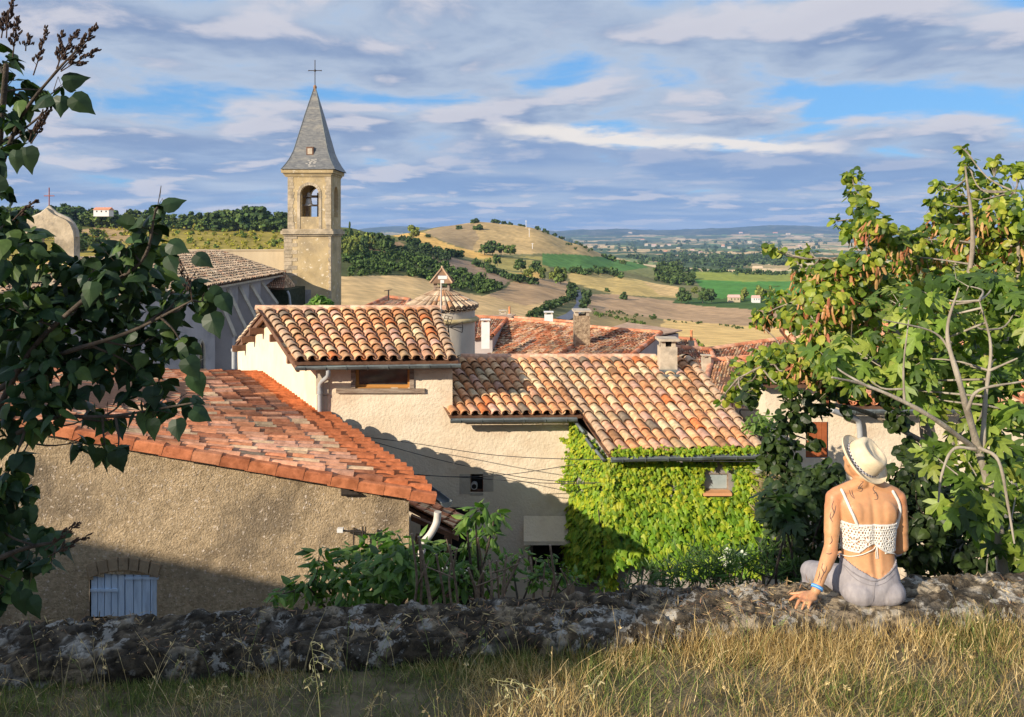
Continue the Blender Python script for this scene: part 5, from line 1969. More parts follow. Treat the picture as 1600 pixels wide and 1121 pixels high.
def chimney(parent, px0, px1, pyb, pyt, D, mt, cap=None, pot=False, depth=None, down=0.6):
    mb = MB()
    a, b = P(px0, pyb, D), P(px1, pyt, D)
    w = b[0]-a[0]
    dd = depth or w*0.8
    mb.box((a[0], D, a[2]-down), (b[0], D+dd, b[2]))
    c = mb.build('chimney', mt, parent)
    mb = MB()
    if pot:
        mb.lathe([(w*0.3, 0), (w*0.34, 0.05), (w*0.26, 0.15), (w*0.24, 0.42), (w*0.3, 0.45)], ((a[0]+b[0])/2, D+dd/2, b[2]), 10, 0, (0.9, 0.4, 0.2))
        mb.build('pot', M['tile'], c)
    else:
        e = w*0.08
        for s1 in (0.05, 0.75):
            mb.box((a[0]+w*s1, D+0.02, b[2]), (a[0]+w*(s1+0.2), D+dd-0.02, b[2]+w*0.25), 1)
        mb.box((a[0]-e, D-e, b[2]+w*0.25), (b[0]+e, D+dd+e, b[2]+w*0.36))
        mb.build('cowl', [cap or mt, M['chimney']], c)
    return c


hA, rfA = small_house('long weathered tile roof carrying the rubble chimney, behind the cream house', P(790, 501, 38), P(1028, 524, 29), P(672, 592, 33), P(925, 604, 25), 44, 26, 201, wall=mat('blue_grey_wall', (0.30, 0.30, 0.32), (0.38, 0.38, 0.40), 1))
chimney(rfA, 898, 922, 545, 494, 28.6, M['rubble'], cap=M['stone_trim'], depth=0.75, down=0.8)
hB, rfB = small_house('tile roof with sharp orange verge right of the rubble chimney', P(940, 516, 33), P(1032, 523, 28.5), P(870, 560, 27), P(975, 568, 24), 18, 12, 211)
hC, rfC = small_house('narrow tiled roof with a square white chimney, behind the long weathered roof', P(800, 498, 46), P(908, 506, 44), P(770, 520, 42), P(900, 530, 41), 30, 8, 221)
chimney(rfC, 851, 864, 506, 492, 42, M['white'])
hD, rfD = small_house('low roof beside the turret with a white rendered chimney', P(742, 497, 38), P(792, 500, 38), P(738, 530, 33), P(770, 526, 33), 14, 10, 231)
chimney(rfD, 752, 765, 522, 504, 31, M['white'])
chimney(rfC, 780, 791, 501, 489, 47, M['chimney'])
chimney(rfC, 793, 799, 502, 491, 47, M['tile'], pot=True)
hE, rfE = small_house('small tiled roof tip peeping over the ridge left of the turret', P(605, 466, 40), P(640, 470, 40), P(560, 486, 36), P(625, 492, 36), 14, 8, 241)
mb = MB()
mb.tube([P(607, 470, 39), P(607, 453, 39)], 0.04, 6)
mb.tube([P(600, 455, 39), P(612, 453, 39)], 0.02, 5)
mb.build('aerial', M['iron'], rfE)
hF, rfF = small_house('weathered roof with a grey square chimney beyond the right end of the cream house', P(1030, 543, 30), P(1110, 549, 31), P(1040, 600, 25), P(1130, 590, 27), 22, 14, 251)
chimney(rfF, 1098, 1111, 576, 560, 25.5, M['chimney'])
hG, rfG = small_house('broad roof whose orange ridge rises to the right, behind the leafy tree', P(1108, 548, 34), P(1300, 520, 36), P(1090, 580, 31), P(1290, 575, 31), 40, 12, 261)
hH, rfH = small_house('nearer lean roof with straight tile rows and a grey gutter, beside the leafy tree', P(1112, 566, 26), P(1200, 560, 26), P(1098, 612, 23.5), P(1180, 622, 23.5), 18, 11, 271, pal=PAL_WARM, wall=M['plaster'])
gutter(hH, P(1096, 614, 23.3), P(1182, 625, 23.3), 0.08, 4)
hI, rfI = small_house('jumble of broken roof tiles below the clay pot chimney', P(1035, 528, 40), P(1085, 533, 40), P(1040, 556, 37), P(1092, 552, 37), 12, 8, 281)
chimney(rfI, 1077, 1085, 545, 533, 33, M['chimney'], pot=True)
chimney(rfI, 1036, 1052, 532, 526, 38, M['chimney'])
hJ, rfJ = small_house('low tile roof behind the street lamp', P(1140, 628, 22), P(1215, 640, 22), P(1130, 690, 19), P(1205, 700, 19), 14, 9, 291, pal=PAL_WARM, wall=M['plaster'])

# cream house at the right behind the trees
rh = thing('village_house', 'cream house with rust red shutter, behind the woman and trees', 'house', (6.5, 16.5, -8))
RD = 15.0
xa, xb = P(1196, 0, RD)[0], P(1660, 0, RD)[0]
mb = MB()
zt_r = P(0, 636, RD)[2]
sh_h = uv_hole(1259, 1294, 652, 716, RD, xa, xb, -9, zt_r)
wall_grid(mb, [(xa, RD, -9), (xb, RD, -9), (xb, RD, zt_r), (xa, RD, zt_r)], 30, 30, 0.012, 91, hole=[sh_h])
mb.add(vq((xa, RD+5), (xa, RD), -4.6, zt_r, -9), [(0, 1, 2, 3)])
mb.add(vq((xb, RD), (xb, RD+7), zt_r, zt_r+0.6, -9), [(0, 1, 2, 3)])
xm_ = P(1306, 0, RD)[0]
zh_ = P(0, 596, RD)[2]
mb.box((xa+0.004, RD+0.02, zt_r-0.3), (xm_, RD+1.6, zh_-0.02))
mb.build('wall', M['plaster'], rh)
mb = MB()
tile_roof(mb, (xa-0.2, RD+1.8, zh_+0.12), (xm_+0.1, RD+1.8, zh_+0.12), (xa-0.2, RD-0.25, zh_-0.02), (xm_+0.1, RD-0.25, zh_-0.02), 8, 6, 302, pal=PAL_RED)
mb.build('roof', [M['tile'], M['under']], rh)
mb = MB()
tile_roof(mb, (xm_+0.5, RD+4.6, zt_r+0.95), (xb, RD+4.6, zt_r+1.2), (xm_, RD-0.3, zt_r+0.08), (xb, RD-0.3, zt_r+0.08), 22, 13, 301, pal=PAL_RED)
mb.build('roof', [M['tile'], M['under']], rh)
mb = MB()
for i in range(4):
    x0, x1 = 1260+i*8.4, 1260+i*8.4+7.9
    a, b = P(x0, 715, RD), P(x1, 653, RD)
    mb.box((a[0], RD+0.03, a[2]), (b[0], RD+0.07, b[2]))
mb.build('shutter', M['red_wood'], rh)
mb = MB()
mb.box((P(1258, 0, RD)[0], RD+0.08, P(0, 717, RD)[2]), (P(1296, 0, RD)[0], RD+0.1, P(0, 651, RD)[2]))
mb.build('recess', M['dark'], rh)
gutter(rh, (xm_, RD-0.38, zt_r+0.02), (xb, RD-0.38, zt_r+0.02), 0.07, 12)
mb = MB()
mb.tube(cr([P(1300, 641, RD-0.38), P(1318, 648, RD-0.3), P(1338, 655, RD-0.12), P(1343, 668, RD-0.08), P(1344, 700, RD-0.08), P(1344, 760, RD-0.08)], 5), 0.055, 8)
mb.build('downpipe', M['pvc'], rh)

# street lamp between the roofs
sl = thing('street_lamp', 'dark wall lantern hanging above the lane between the right roofs', 'lamp', P(1157, 660, 15.2))
c = P(1157, 660, 15.2)
mb = MB()
mb.lathe([(0.03, 0.14), (0.11, 0.07), (0.135, 0.05)], c, 6)
mb.build('cap', M['iron'], sl)
mb = MB()
mb.lathe([(0.115, 0.045), (0.065, -0.15)], c, 6)
mb.build('lamp_glass', M['glass'], sl)
mb = MB()
mb.lathe([(0.07, -0.15), (0.03, -0.18), (0.01, -0.2)], c, 6)
mb.tube(cr([c+[0, 0, 0.14], c+[0, 0, 0.24], c+[0.2, 0.1, 0.22], c+[0.75, 0.35, 0.16]], 4), 0.014, 5)
mb.build('bracket', M['iron'], sl)

# wires across the facade
def wire(pts, lab, rad=0.0065):
    mb = MB()
    mb.tube(cr([P(*p) for p in pts], 8), rad, 5)
    o = mb.build('cable', M['cable'])
    tag(o, lab, 'cable')


wire([(515, 676, 13.9), (640, 692, 13.6), (780, 712, 13.2), (950, 719, 12.6), (1210, 722, 12.4)], 'topmost thick cable crossing the cream facade to the creeper')
wire([(560, 684, 14.0), (700, 722, 13.7), (830, 748, 13.3), (960, 756, 12.7)], 'thin cable sagging across the middle of the cream facade')
wire([(618, 738, 13.4), (700, 745, 13.3), (790, 742, 13.2), (900, 726, 12.9)], 'lower cable rising to the right toward the creeper')
wire([(618, 741, 13.4), (720, 746, 13.3), (850, 755, 13.1), (930, 756, 12.9)], 'lowest cable passing just above the small vent')

# small meter and bracket on the roughcast wall
me = thing('wall_aerial', 'small aerial bracket fixed low on the roughcast wall', 'aerial', on_low(545, 822))
mb = MB()
a = on_low(532, 823, 0.12)
mb.box(a-[0.035, 0.03, 0.025], a+[0.04, 0.03, 0.025])
mb.build('box', M['white'], me)
mb = MB()
mb.tube([on_low(535, 824, 0.12), on_low(571, 826, 0.12)], 0.012, 5)
mb.tube([on_low(553, 826, 0.12), on_low(553, 846, 0.12)], 0.010, 5)
mb.tube([on_low(567, 818, 0.12), on_low(567, 850, 0.12)], 0.012, 5)
mb.tube([on_low(571, 818, 0.12), on_low(571, 838, 0.12)], 0.008, 5)
mb.tube([on_low(553, 826, 0.12), on_low(553, 826, 0.0)], 0.010, 5)
mb.build('bars', M['iron'], me)

# farmhouses on the land
def farm(px, py, D, w, h, rc, wc, label, depth=8):
    f = terr(px, D)[0]
    z0 = (HY-py)/F*D
    wm = w/F*D
    hm = h/F*D
    t = thing('farmhouse', label, 'farmhouse', (f[0], D, z0))
    mb = MB()
    mb.box((f[0]-wm/2, D, z0-hm*0.6), (f[0]+wm/2, D+wm*0.6, z0+hm*0.55))
    w_ = mb.build('wall', wc, t)
    for i in range(3):
        wb = MB()
        xx = f[0]-wm*0.32+i*wm*0.3
        wb.box((xx, D-0.05, z0+hm*0.12), (xx+wm*0.08, D+0.1, z0+hm*0.40))
        wb.build('window', M['dark'], t)
    mb = MB()
    e = wm*0.04
    mb.add([(f[0]-wm/2-e, D-e, z0+hm*0.53), (f[0]+wm/2+e, D-e, z0+hm*0.53), (f[0]+wm/2+e, D+wm*0.3, z0+hm), (f[0]-wm/2-e, D+wm*0.3, z0+hm),
            (f[0]+wm/2+e, D+wm*0.6+e, z0+hm*0.53), (f[0]-wm/2-e, D+wm*0.6+e, z0+hm*0.53)],
           [(0, 1, 2, 3), (3, 2, 4, 5), (1, 4, 2), (0, 3, 5)])
    mb.build('roof', rc, t)


RC = mat('far_red_roof', (0.62, 0.24, 0.13), (0.72, 0.34, 0.2), 0.5)
RP = mat('far_pink_roof', (0.66, 0.40, 0.33), (0.72, 0.46, 0.38), 0.5)
RT = mat('far_tan_roof', (0.58, 0.44, 0.28), (0.66, 0.52, 0.36), 0.5)
farm(158, 333, 760, 24, 9, RC, M['white'], 'white farmhouse with red roof on the left hill crest')
farm(1148, 470, 780, 17, 9, RP, M['beige_wall'], 'farmhouse with pink roof beside the bright green field')
farm(1182, 470, 780, 12, 8, RP, M['white'], 'second farm building with pale gable, right of the pink roofed farmhouse')
farm(1185, 424, 1600, 14, 8, RT, M['beige_wall'], 'sandy farmhouse beyond the dark tree line')
farm(1527, 480, 60, 45, 22, RT, M['beige_wall'], 'sand coloured building glimpsed through the right tree')
FW = mat('far_white_wall', (0.62, 0.56, 0.47), (0.72, 0.66, 0.56), 1)
rr = random.Random(3)
for i, (px, py) in enumerate([(1010, 384), (1022, 385), (1034, 386), (1046, 384), (1060, 390), (1040, 395), (1082, 393), (1004, 376), (1130, 386), (1140, 388), (1172, 380), (1232, 368), (1212, 366), (1066, 398), (1095, 396), (985, 366), (1158, 366), (1250, 386)]):
    D = depth_at(px, py, 2600, 20000)
    farm(px, py, D, rr.uniform(4, 7), rr.uniform(2.4, 3.4), rr.choice([RC, RT, RP]), FW, 'tiny pale farmhouse scattered in the far valley')
for o in list(sc.objects):
    if o.get('label') == 'tiny pale farmhouse scattered in the far valley':
        o['group'] = 'farmhouses scattered in the far valley'
# pylon poles on the bare hill
for px, py, h, D, lab in [(822, 380, 12, 1250, 'pale electricity pole high on the bare hill'), (827, 392, 14, 1150, 'pale electricity pole lower on the bare hill'), (832, 404, 9, 1050, 'short pale pole above the green field')]:
    z0 = terr(px, D)[0]
    mb = MB()
    mb.tube([(z0[0], D, z0[2]-1), (z0[0], D, z0[2]+h/F*D)], 0.45, 5)
    mb.box((z0[0]-1.6, D-0.1, z0[2]+h/F*D*0.88), (z0[0]+1.6, D+0.1, z0[2]+h/F*D*0.93))
    o = mb.build('utility_pole', M['white'])
    tag(o, lab, 'pole')

# ------------------------------------------------------------------ terrace, rubble wall, grass
def worley(p, seed=0):
    i = np.floor(p).astype(np.int64)
    f1 = np.full(len(p), 9.0)
    f2 = np.full(len(p), 9.0)
    cid = np.zeros(len(p))
    for dx in (-1, 0, 1):
        for dy in (-1, 0, 1):
            for dz in (-1, 0, 1):
                c = i+[dx, dy, dz]
                q = np.stack([hash3(c[:, 0], c[:, 1], c[:, 2], seed+k) for k in (1, 2, 3)], 1)
                d = np.linalg.norm(c+q-p, axis=1)
                h = hash3(c[:, 0], c[:, 1], c[:, 2], seed+9)
                n = d < f1
                f2 = np.where(n, f1, np.minimum(f2, d))
                cid = np.where(n, h, cid)
                f1 = np.where(n, d, f1)
    return f1, f2, cid


WD = np.array([0.9943, 0.1071])                  # direction of the wall in plan
WN = np.array([-0.1071, 0.9943])
WC = np.array([0.2, 4.16])
ZW = -2.05


def wall_xy(s, t):
    return WC[0]+WD[0]*s+WN[0]*t, WC[1]+WD[1]*s+WN[1]*t


def build_wall():
    ss = np.arange(-7.5, 8.0, 0.0125)
    prof = [(-0.27, -2.45), (-0.25, -2.25), (-0.235, ZW-0.06), (-0.19, ZW-0.005), (0.19, ZW), (0.23, ZW-0.06), (0.25, -2.5), (0.28, -3.7)]
    pr = []
    for a, b in zip(prof[:-1], prof[1:]):
        L = math.hypot(b[0]-a[0], b[1]-a[1])
        n = max(2, int(L/(0.013 if b[1] > -2.5 else 0.06)))
        pr += [(a[0]+(b[0]-a[0])*k/n, a[1]+(b[1]-a[1])*k/n) for k in range(n)]
    pr.append(prof[-1])
    pr = np.array(pr)
    tn = np.gradient(pr, axis=0)
    nn = np.stack([-tn[:, 1], tn[:, 0]], 1)
    nn /= np.linalg.norm(nn, axis=1)[:, None]
    S, K = np.meshgrid(ss, np.arange(len(pr)))
    t = pr[K.ravel(), 0]
    z = pr[K.ravel(), 1]
    s = S.ravel()
    x, y = wall_xy(s, t)
    p = np.stack([x, y, z], 1)
    ns = nn[K.ravel()]
    n3 = np.stack([WN[0]*ns[:, 0], WN[1]*ns[:, 0], ns[:, 1]], 1)
    w = np.stack([s*4.6, t*6.5, z*10.0], 1)+fbm(np.stack([s*3, t*3, z*3], 1), 2, 81)[:, None]*1.2
    f1, f2, cid = worley(w, 4)
    seam = np.clip((f2-f1)/0.11, 0, 1)
    seam = seam*seam*(3-2*seam)
    big = fbm(np.stack([s*1.1, t*1.1, z], 1), 3, 83)
    fine = fbm(np.stack([s, t, z], 1)*22, 4, 85)
    rgh = fbm(np.stack([s, t, z], 1)*7, 3, 87)
    damp = 1-0.75*np.exp(-((x-1.85)/0.42)**4)
    d = ((cid-0.5)*0.020*seam-0.016*(1-seam))*damp+rgh*0.030*damp+fine*0.055*(0.5+0.5*damp)
    p = p+n3*d[:, None]
    p[:, 2] += big*0.05*damp
    damp2 = np.clip((s+1)/3, 0, 1)
    base = np.array([(0.34, 0.27, 0.18), (0.44, 0.35, 0.23), (0.25, 0.20, 0.14), (0.50, 0.42, 0.30)])[np.clip((cid*4).astype(int), 0, 3)]
    lich = np.clip((fbm(np.stack([s, t, z], 1)*9, 4, 91)-0.06)/0.04, 0, 1)*(cid > 0.2)
    base = base*(1-lich[:, None])+np.array((0.62, 0.58, 0.50))*lich[:, None]
    moss = np.clip((fbm(np.stack([s, t, z], 1)*8+5, 5, 93)+0.03-0.05*np.clip((s-1)/2, -1, 1))/0.05, 0, 1)
    base = base*(1-0.85*moss[:, None])+np.array((0.075, 0.058, 0.038))*0.85*moss[:, None]
    base = base*(0.30+0.70*seam)[:, None]*(0.62+0.38*np.clip((s+0.5)/2, 0, 1))[:, None]  # darker joints; towards the left the foreground shade is put into the colour
    m = MB()
    a, b = len(ss), len(pr)
    idx = np.arange(a*b).reshape(b, a)
    m.add(p, np.stack([idx[:-1, :-1].ravel(), idx[:-1, 1:].ravel(), idx[1:, 1:].ravel(), idx[1:, :-1].ravel()], 1), 0, base, True)
    mt = mat('lichen_stone_wall', (0.60, 0.58, 0.56), (1.25, 1.22, 1.16), 34, 0.95, 1.0, 70, vcol=True, detail=9, bdist=0.02)
    q_ = NT(mt.node_tree)
    pb = q_.n['Principled BSDF']
    old = pb.inputs['Base Color'].links[0].from_socket
    vv = q_.new('ShaderNodeTexCoord').outputs['Object']
    lf = q_.math('MULTIPLY', q_.smooth(q_.noise(vv, 13, 9, 0.68), 0.54, 0.565), q_.smooth(q_.noise(vv, 3.1, 3, 0.5), 0.42, 0.55))
    old = q_.mix(q_.math('MULTIPLY', lf, 0.62), old, (0.55, 0.52, 0.45))
    df = q_.smooth(q_.noise(q_.vmath('ADD', vv, (4.0, 2.0, 9.0)), 17, 9, 0.7), 0.535, 0.56)
    old = q_.mix(q_.math('MULTIPLY', df, 0.72), old, (0.035, 0.028, 0.02))
    q_.l.new(old, pb.inputs['Base Color'])
    o = m.build('stone_wall', mt)
    tag(o, 'low lichen covered rubble wall running across the whole foreground', 'wall')
    return BVHTree.FromPolygons([Vector(v) for v in p], np.stack([idx[:-1, :-1].ravel(), idx[:-1, 1:].ravel(), idx[1:, 1:].ravel(), idx[1:, :-1].ravel()], 1).tolist())


WALL_BVH = build_wall()


def wall_z(x, y):
    h = WALL_BVH.ray_cast(Vector((x, y, 0)), Vector((0, 0, -1)))
    return h[0].z if h[0] is not None else ZW


ZG = -2.17


def ground_z(x, y):
    return ZG+fbm(np.stack([x*1.3, y*1.3, x*0], 1), 3, 95)*0.05


xs, ys = np.linspace(-14, 14, 200), np.linspace(-9, 6.0, 140)
X_, Y_ = np.meshgrid(xs, ys)
# clip the terrace at the wall line
lim = (WC[1]+(X_-WC[0])*WD[1]/WD[0])
Y2 = np.minimum(Y_, lim+0.05)
Zt = ground_z(X_.ravel(), Y2.ravel())
m_ = MB()
idx = np.arange(200*140).reshape(140, 200)
m_.add(np.stack([X_.ravel(), Y2.ravel(), Zt], 1), np.stack([idx[:-1, :-1].ravel(), idx[:-1, 1:].ravel(), idx[1:, 1:].ravel(), idx[1:, :-1].ravel()], 1), 0, (1, 1, 1), True)
o = m_.build('terrace_ground', mat('dry_earth', (0.10, 0.08, 0.045), (0.24, 0.19, 0.11), 6, 0.98, 0.8, 30))
tag(o, kind='structure')
del o['kind']
o['kind'] = 'structure'


def leaf_tpl(outline, fold=0.25, droop=0.18, spine=(0.3, 0.65)):
    """leaf of unit length along +x, width along y, normal +z"""
    up = [(x, y) for x, y in outline]
    pts = up+[(x, -y) for x, y in up[-2:0:-1]]
    V = [(x, y, -fold*abs(y)-droop*x*x) for x, y in pts]
    n = len(V)
    c = [(spine[0], 0, 0.02-droop*spine[0]**2)]
    V = V+c
    Fc = [(n, i, (i+1) % n) for i in range(n)]
    return np.array(V), Fc


L_IVY = leaf_tpl([(0, 0), (-0.06, 0.2), (0.05, 0.46), (0.27, 0.28), (0.5, 0.46), (0.58, 0.2), (1, 0)], 0.3, 0.2)
L_HEART = leaf_tpl([(0, 0), (-0.06, 0.2), (0.06, 0.37), (0.3, 0.41), (0.55, 0.30), (0.78, 0.12), (1, 0)], 0.35, 0.3)
L_ROUND = leaf_tpl([(0, 0), (-0.07, 0.24), (0.1, 0.45), (0.42, 0.5), (0.75, 0.36), (0.93, 0.15), (0.97, 0)], 0.25, 0.2)
L_FIG = leaf_tpl([(0, 0), (-0.08, 0.14), (-0.02, 0.34), (0.18, 0.46), (0.24, 0.15), (0.46, 0.36), (0.72, 0.42), (0.54, 0.10), (0.82, 0.15), (1, 0)], 0.22, 0.25, (0.25,))
L_LANCE = leaf_tpl([(0, 0), (0.2, 0.16), (0.5, 0.2), (0.8, 0.1), (1, 0)], 0.4, 0.25)
L_POD = leaf_tpl([(0, 0), (0.15, 0.10), (0.5, 0.12), (0.85, 0.1), (1, 0)], 0.2, 0.1)
L_NEEDLE = leaf_tpl([(0, 0), (0.3, 0.06), (0.7, 0.05), (1, 0)], 0.2, 0.3)


def blob_leaves(mb, blobs, tpl, size, dens, cols, r, up=0.7, out=0.5, hang=0.5, szj=0.35, toward=0.35, fill_=0.0, shell=(0.12, 1.0)):
    """leaves in ellipsoidal clumps; blobs: (px, py, D, rpx[, tone])"""
    cols = np.array(cols)
    for b in blobs:
        px, py, D, rp = b[:4]
        tone = b[4] if len(b) > 4 else 1.0
        n = int(dens*rp*rp)+3
        c = P(px, py, D)
        rm = rp/F*D
        d = r.normal(size=(n, 3))
        d /= np.linalg.norm(d, axis=1)[:, None]
        q = r.uniform(shell[0], shell[1], n)**0.5
        pos = c+d*(rm*q)[:, None]*[1, 1.25, 0.95]
        nr = d*out+np.array([0, 0, up])+r.normal(size=(n, 3))*0.55+np.array([-0.35, -0.45, 0.15])*toward
        dirs = d*0.6+np.array([0, 0, -hang])+r.normal(size=(n, 3))*0.5
        rot = frames_dir(nr, dirs)
        s = size*(1+r.uniform(-szj, szj, n))
        k = r.integers(0, len(cols), n)
        cc = cols[k]*r.uniform(0.8, 1.2, (n, 1))*tone
        mb.scatter(tpl[0], tpl[1], pos, rot, s, cc, 0, False)


def twigs(mb, blobs, nodes, r, r0=0.008, n=3, mat=0):
    """thin branches from each clump to the nearest branch node"""
    nodes = np.array(nodes)
    for b in blobs:
        c = P(*b[:3])
        rm = b[3]/F*b[2]
        d = np.linalg.norm(nodes-c, axis=1)
        a = nodes[np.argmin(d)]
        mid = (a+c)/2+r.normal(size=3)*0.06*np.linalg.norm(c-a)+[0, 0, -0.05*np.linalg.norm(c-a)]
        mb.tube(cr([a, mid, c], 4), np.linspace(r0*1.6, r0*0.6, 9), 5, mat)
        for _ in range(n):
            e = c+r.normal(size=3)*rm*0.6
            mb.tube([mid*0.4+c*0.6, (c+e)/2+r.normal(size=3)*0.02, e], [r0*0.6, r0*0.4, r0*0.2], 4, mat)


def branches(mb, paths, D, rads, mat=0, n=8):
    nodes = []
    for pth, rd in zip(paths, rads):
        pp = [P(p[0], p[1], p[2] if len(p) > 2 else D) for p in pth]
        c = cr(pp, 6)
        w = np.linspace(rd[0], rd[1], len(c))*(1+0.10*np.sin(np.arange(len(c))*1.7))
        mb.tube(c, w, n, mat)
        nodes += list(c)
    return nodes


# ---- grass
def grass():
    r = np.random.default_rng(123)
    N = 98000
    x = r.uniform(-4.2, 4.6, N)
    yy = r.uniform(2.2, 4.5, N)
    frontlim = WC[1]+(x-WC[0])*WD[1]/WD[0]-0.24
    yy = np.where(yy > frontlim, frontlim-r.uniform(0, 0.5, N)**2*0.8, yy)
    dn = fbm(np.stack([x*2.5, yy*2.5, x*0], 1), 3, 131)
    keep = (r.uniform(0, 1, N) < 0.72+dn*1.8) & (yy > 2.0)
    x, yy = x[keep], yy[keep]
    N = len(x)
    z = ground_z(x, yy)
    cl = fbm(np.stack([x*3.1, yy*3.1, x*0+7], 1), 3, 133)
    edge = np.clip(1-(WC[1]+(x-WC[0])*WD[1]/WD[0]-0.24-yy)/0.25, 0, 1)
    h = (0.055+0.05*np.clip(cl*2+0.5, 0, 1.4)+r.gamma(2, 0.014, N))*(1+0.35*edge*np.clip(x, 0, 1))*(0.72+0.28*np.clip(x+0.5, 0, 1))*(1-0.45*edge*np.clip(0.3-x, 0, 1))
    green = np.clip(0.36+fbm(np.stack([x*1.7, yy*1.7, x*0+3], 1), 3, 137)*3.0-0.20*np.clip(x, -0.6, 2)+0.40*np.clip((0.6-x)/1.2, 0, 1)+(3.9-yy)*0.16, 0.04, 0.92)  # more green blades at the left, partly putting the shade there into colour
    isg = r.uniform(0, 1, N) < green
    straw = np.array([(0.66, 0.49, 0.21), (0.76, 0.61, 0.31), (0.52, 0.37, 0.15), (0.36, 0.25, 0.10)])[r.integers(0, 4, N)]
    grn = np.array([(0.14, 0.20, 0.045), (0.20, 0.25, 0.06), (0.09, 0.14, 0.035), (0.27, 0.29, 0.09)])[r.integers(0, 4, N)]
    col = np.where(isg[:, None], grn, straw)*r.uniform(0.75, 1.2, (N, 1))
    # blade template: narrow, bent
    V = []
    for i, t in enumerate((0, 0.35, 0.7)):
        w = 0.5*(1-t*0.75)
        V += [(-w, 0.45*t*t, t), (w, 0.45*t*t, t)]
    V.append((0, 0.55, 1.0))
    V = np.array(V)
    Fc = [(0, 1, 3, 2), (2, 3, 5, 4), (4, 5, 6)]
    a = r.uniform(0, 6.283, N)
    lean = r.normal(0, 0.8, N)+1.2*fbm(np.stack([x*4, yy*4, x*0+1], 1), 2, 139)
    lean2 = r.normal(0, 0.7, N)+1.2*fbm(np.stack([x*4, yy*4, x*0+2], 1), 2, 141)
    ca, sa = np.cos(a), np.sin(a)
    rot = np.zeros((N, 3, 3))
    rot[:, :, 0] = np.stack([ca, sa, 0*a], 1)
    up = np.stack([lean*-sa+lean2, lean*ca-0.1, np.ones(N)], 1)
    up /= np.linalg.norm(up, axis=1)[:, None]
    rot[:, :, 2] = up
    f = np.cross(up, rot[:, :, 0])
    rot[:, :, 1] = f
    scl = np.stack([r.uniform(0.0022, 0.0045, N), h*r.uniform(0.5, 1.6, N), h], 1)
    m = MB()
    m.scatter(V, Fc, np.stack([x, yy, z-0.005], 1), rot, scl, col, 0, False)
    # long stalks with small seed heads
    for _ in range(300):
        x0 = r.uniform(-2.6, 3.1)
        y0 = r.uniform(2.9, 3.95)
        y0 = min(y0, WC[1]+(x0-WC[0])*WD[1]/WD[0]-0.26)
        z0 = float(ground_z(np.array([x0]), np.array([y0]))[0])
        H = r.uniform(0.14, 0.30)
        l = r.normal(size=2)*0.09
        pts = cr([(x0, y0, z0), (x0+l[0]*0.3, y0+l[1]*0.3, z0+H*0.5), (x0+l[0], y0+l[1], z0+H)], 3)
        c = np.array((0.74, 0.58, 0.30))*r.uniform(0.6, 1.1) if r.uniform() < 0.75 else np.array((0.25, 0.30, 0.09))
        m.tube(pts, np.linspace(0.0016, 0.0009, len(pts)), 3, 0, c, False)
        k = r.integers(4, 9)
        tt = r.uniform(0.72, 1.0, k)
        q = np.array([pts[min(len(pts)-1, int(t*(len(pts)-1)))] for t in tt])+r.normal(size=(k, 3))*0.004
        nr = r.normal(size=(k, 3))
        dr = np.tile(pts[-1]-pts[-2], (k, 1))*20+r.normal(size=(k, 3))*0.25
        m.scatter(L_POD[0], L_POD[1], q, frames_dir(nr, dr), np.full(k, r.uniform(0.010, 0.018)), np.tile(c*1.15, (k, 1)), 0, False)
    o = m.build('grass', leaf_mat('grass_blade', rough=0.6, trans=0.25, ttint=(1.1, 1.0, 0.5), spec=0.2))
    tag(o, kind='stuff')


grass()


def wall_litter():
    """dry grass, twigs and moss tufts lying on the wall top"""
    r = np.random.default_rng(19)
    m = MB()
    N = 5200
    s = r.uniform(-3.8, 4.2, N)
    t = r.uniform(-0.22, 0.2, N)
    k = fbm(np.stack([s*2.2, t*4, s*0], 1), 3, 141) > -0.02
    s, t = s[k], t[k]
    x, y = wall_xy(s, t)
    z = np.array([wall_z(a, b) for a, b in zip(x, y)])
    N = len(x)
    flat = r.uniform(0, 1, N) < 0.85
    d = r.normal(size=(N, 3))
    d[:, 2] = np.where(flat, d[:, 2]*0.12, 0.8+abs(d[:, 2]))
    nr = np.where(flat[:, None], np.array([0, 0, 1.0])+r.normal(size=(N, 3))*0.3, r.normal(size=(N, 3)))
    col = np.array([(0.42, 0.30, 0.15), (0.28, 0.18, 0.09), (0.55, 0.42, 0.22), (0.16, 0.11, 0.06), (0.35, 0.20, 0.12)])[r.integers(0, 5, N)]*r.uniform(0.7, 1.2, (N, 1))
    m.scatter(L_NEEDLE[0], L_NEEDLE[1], np.stack([x, y, z+0.004], 1), frames_dir(nr, d), r.uniform(0.018, 0.06, N), col, 0, False)
    o = m.build('dry_litter', leaf_mat('litter', rough=0.8, trans=0.1, spec=0.1))
    tag(o, kind='stuff')


wall_litter()


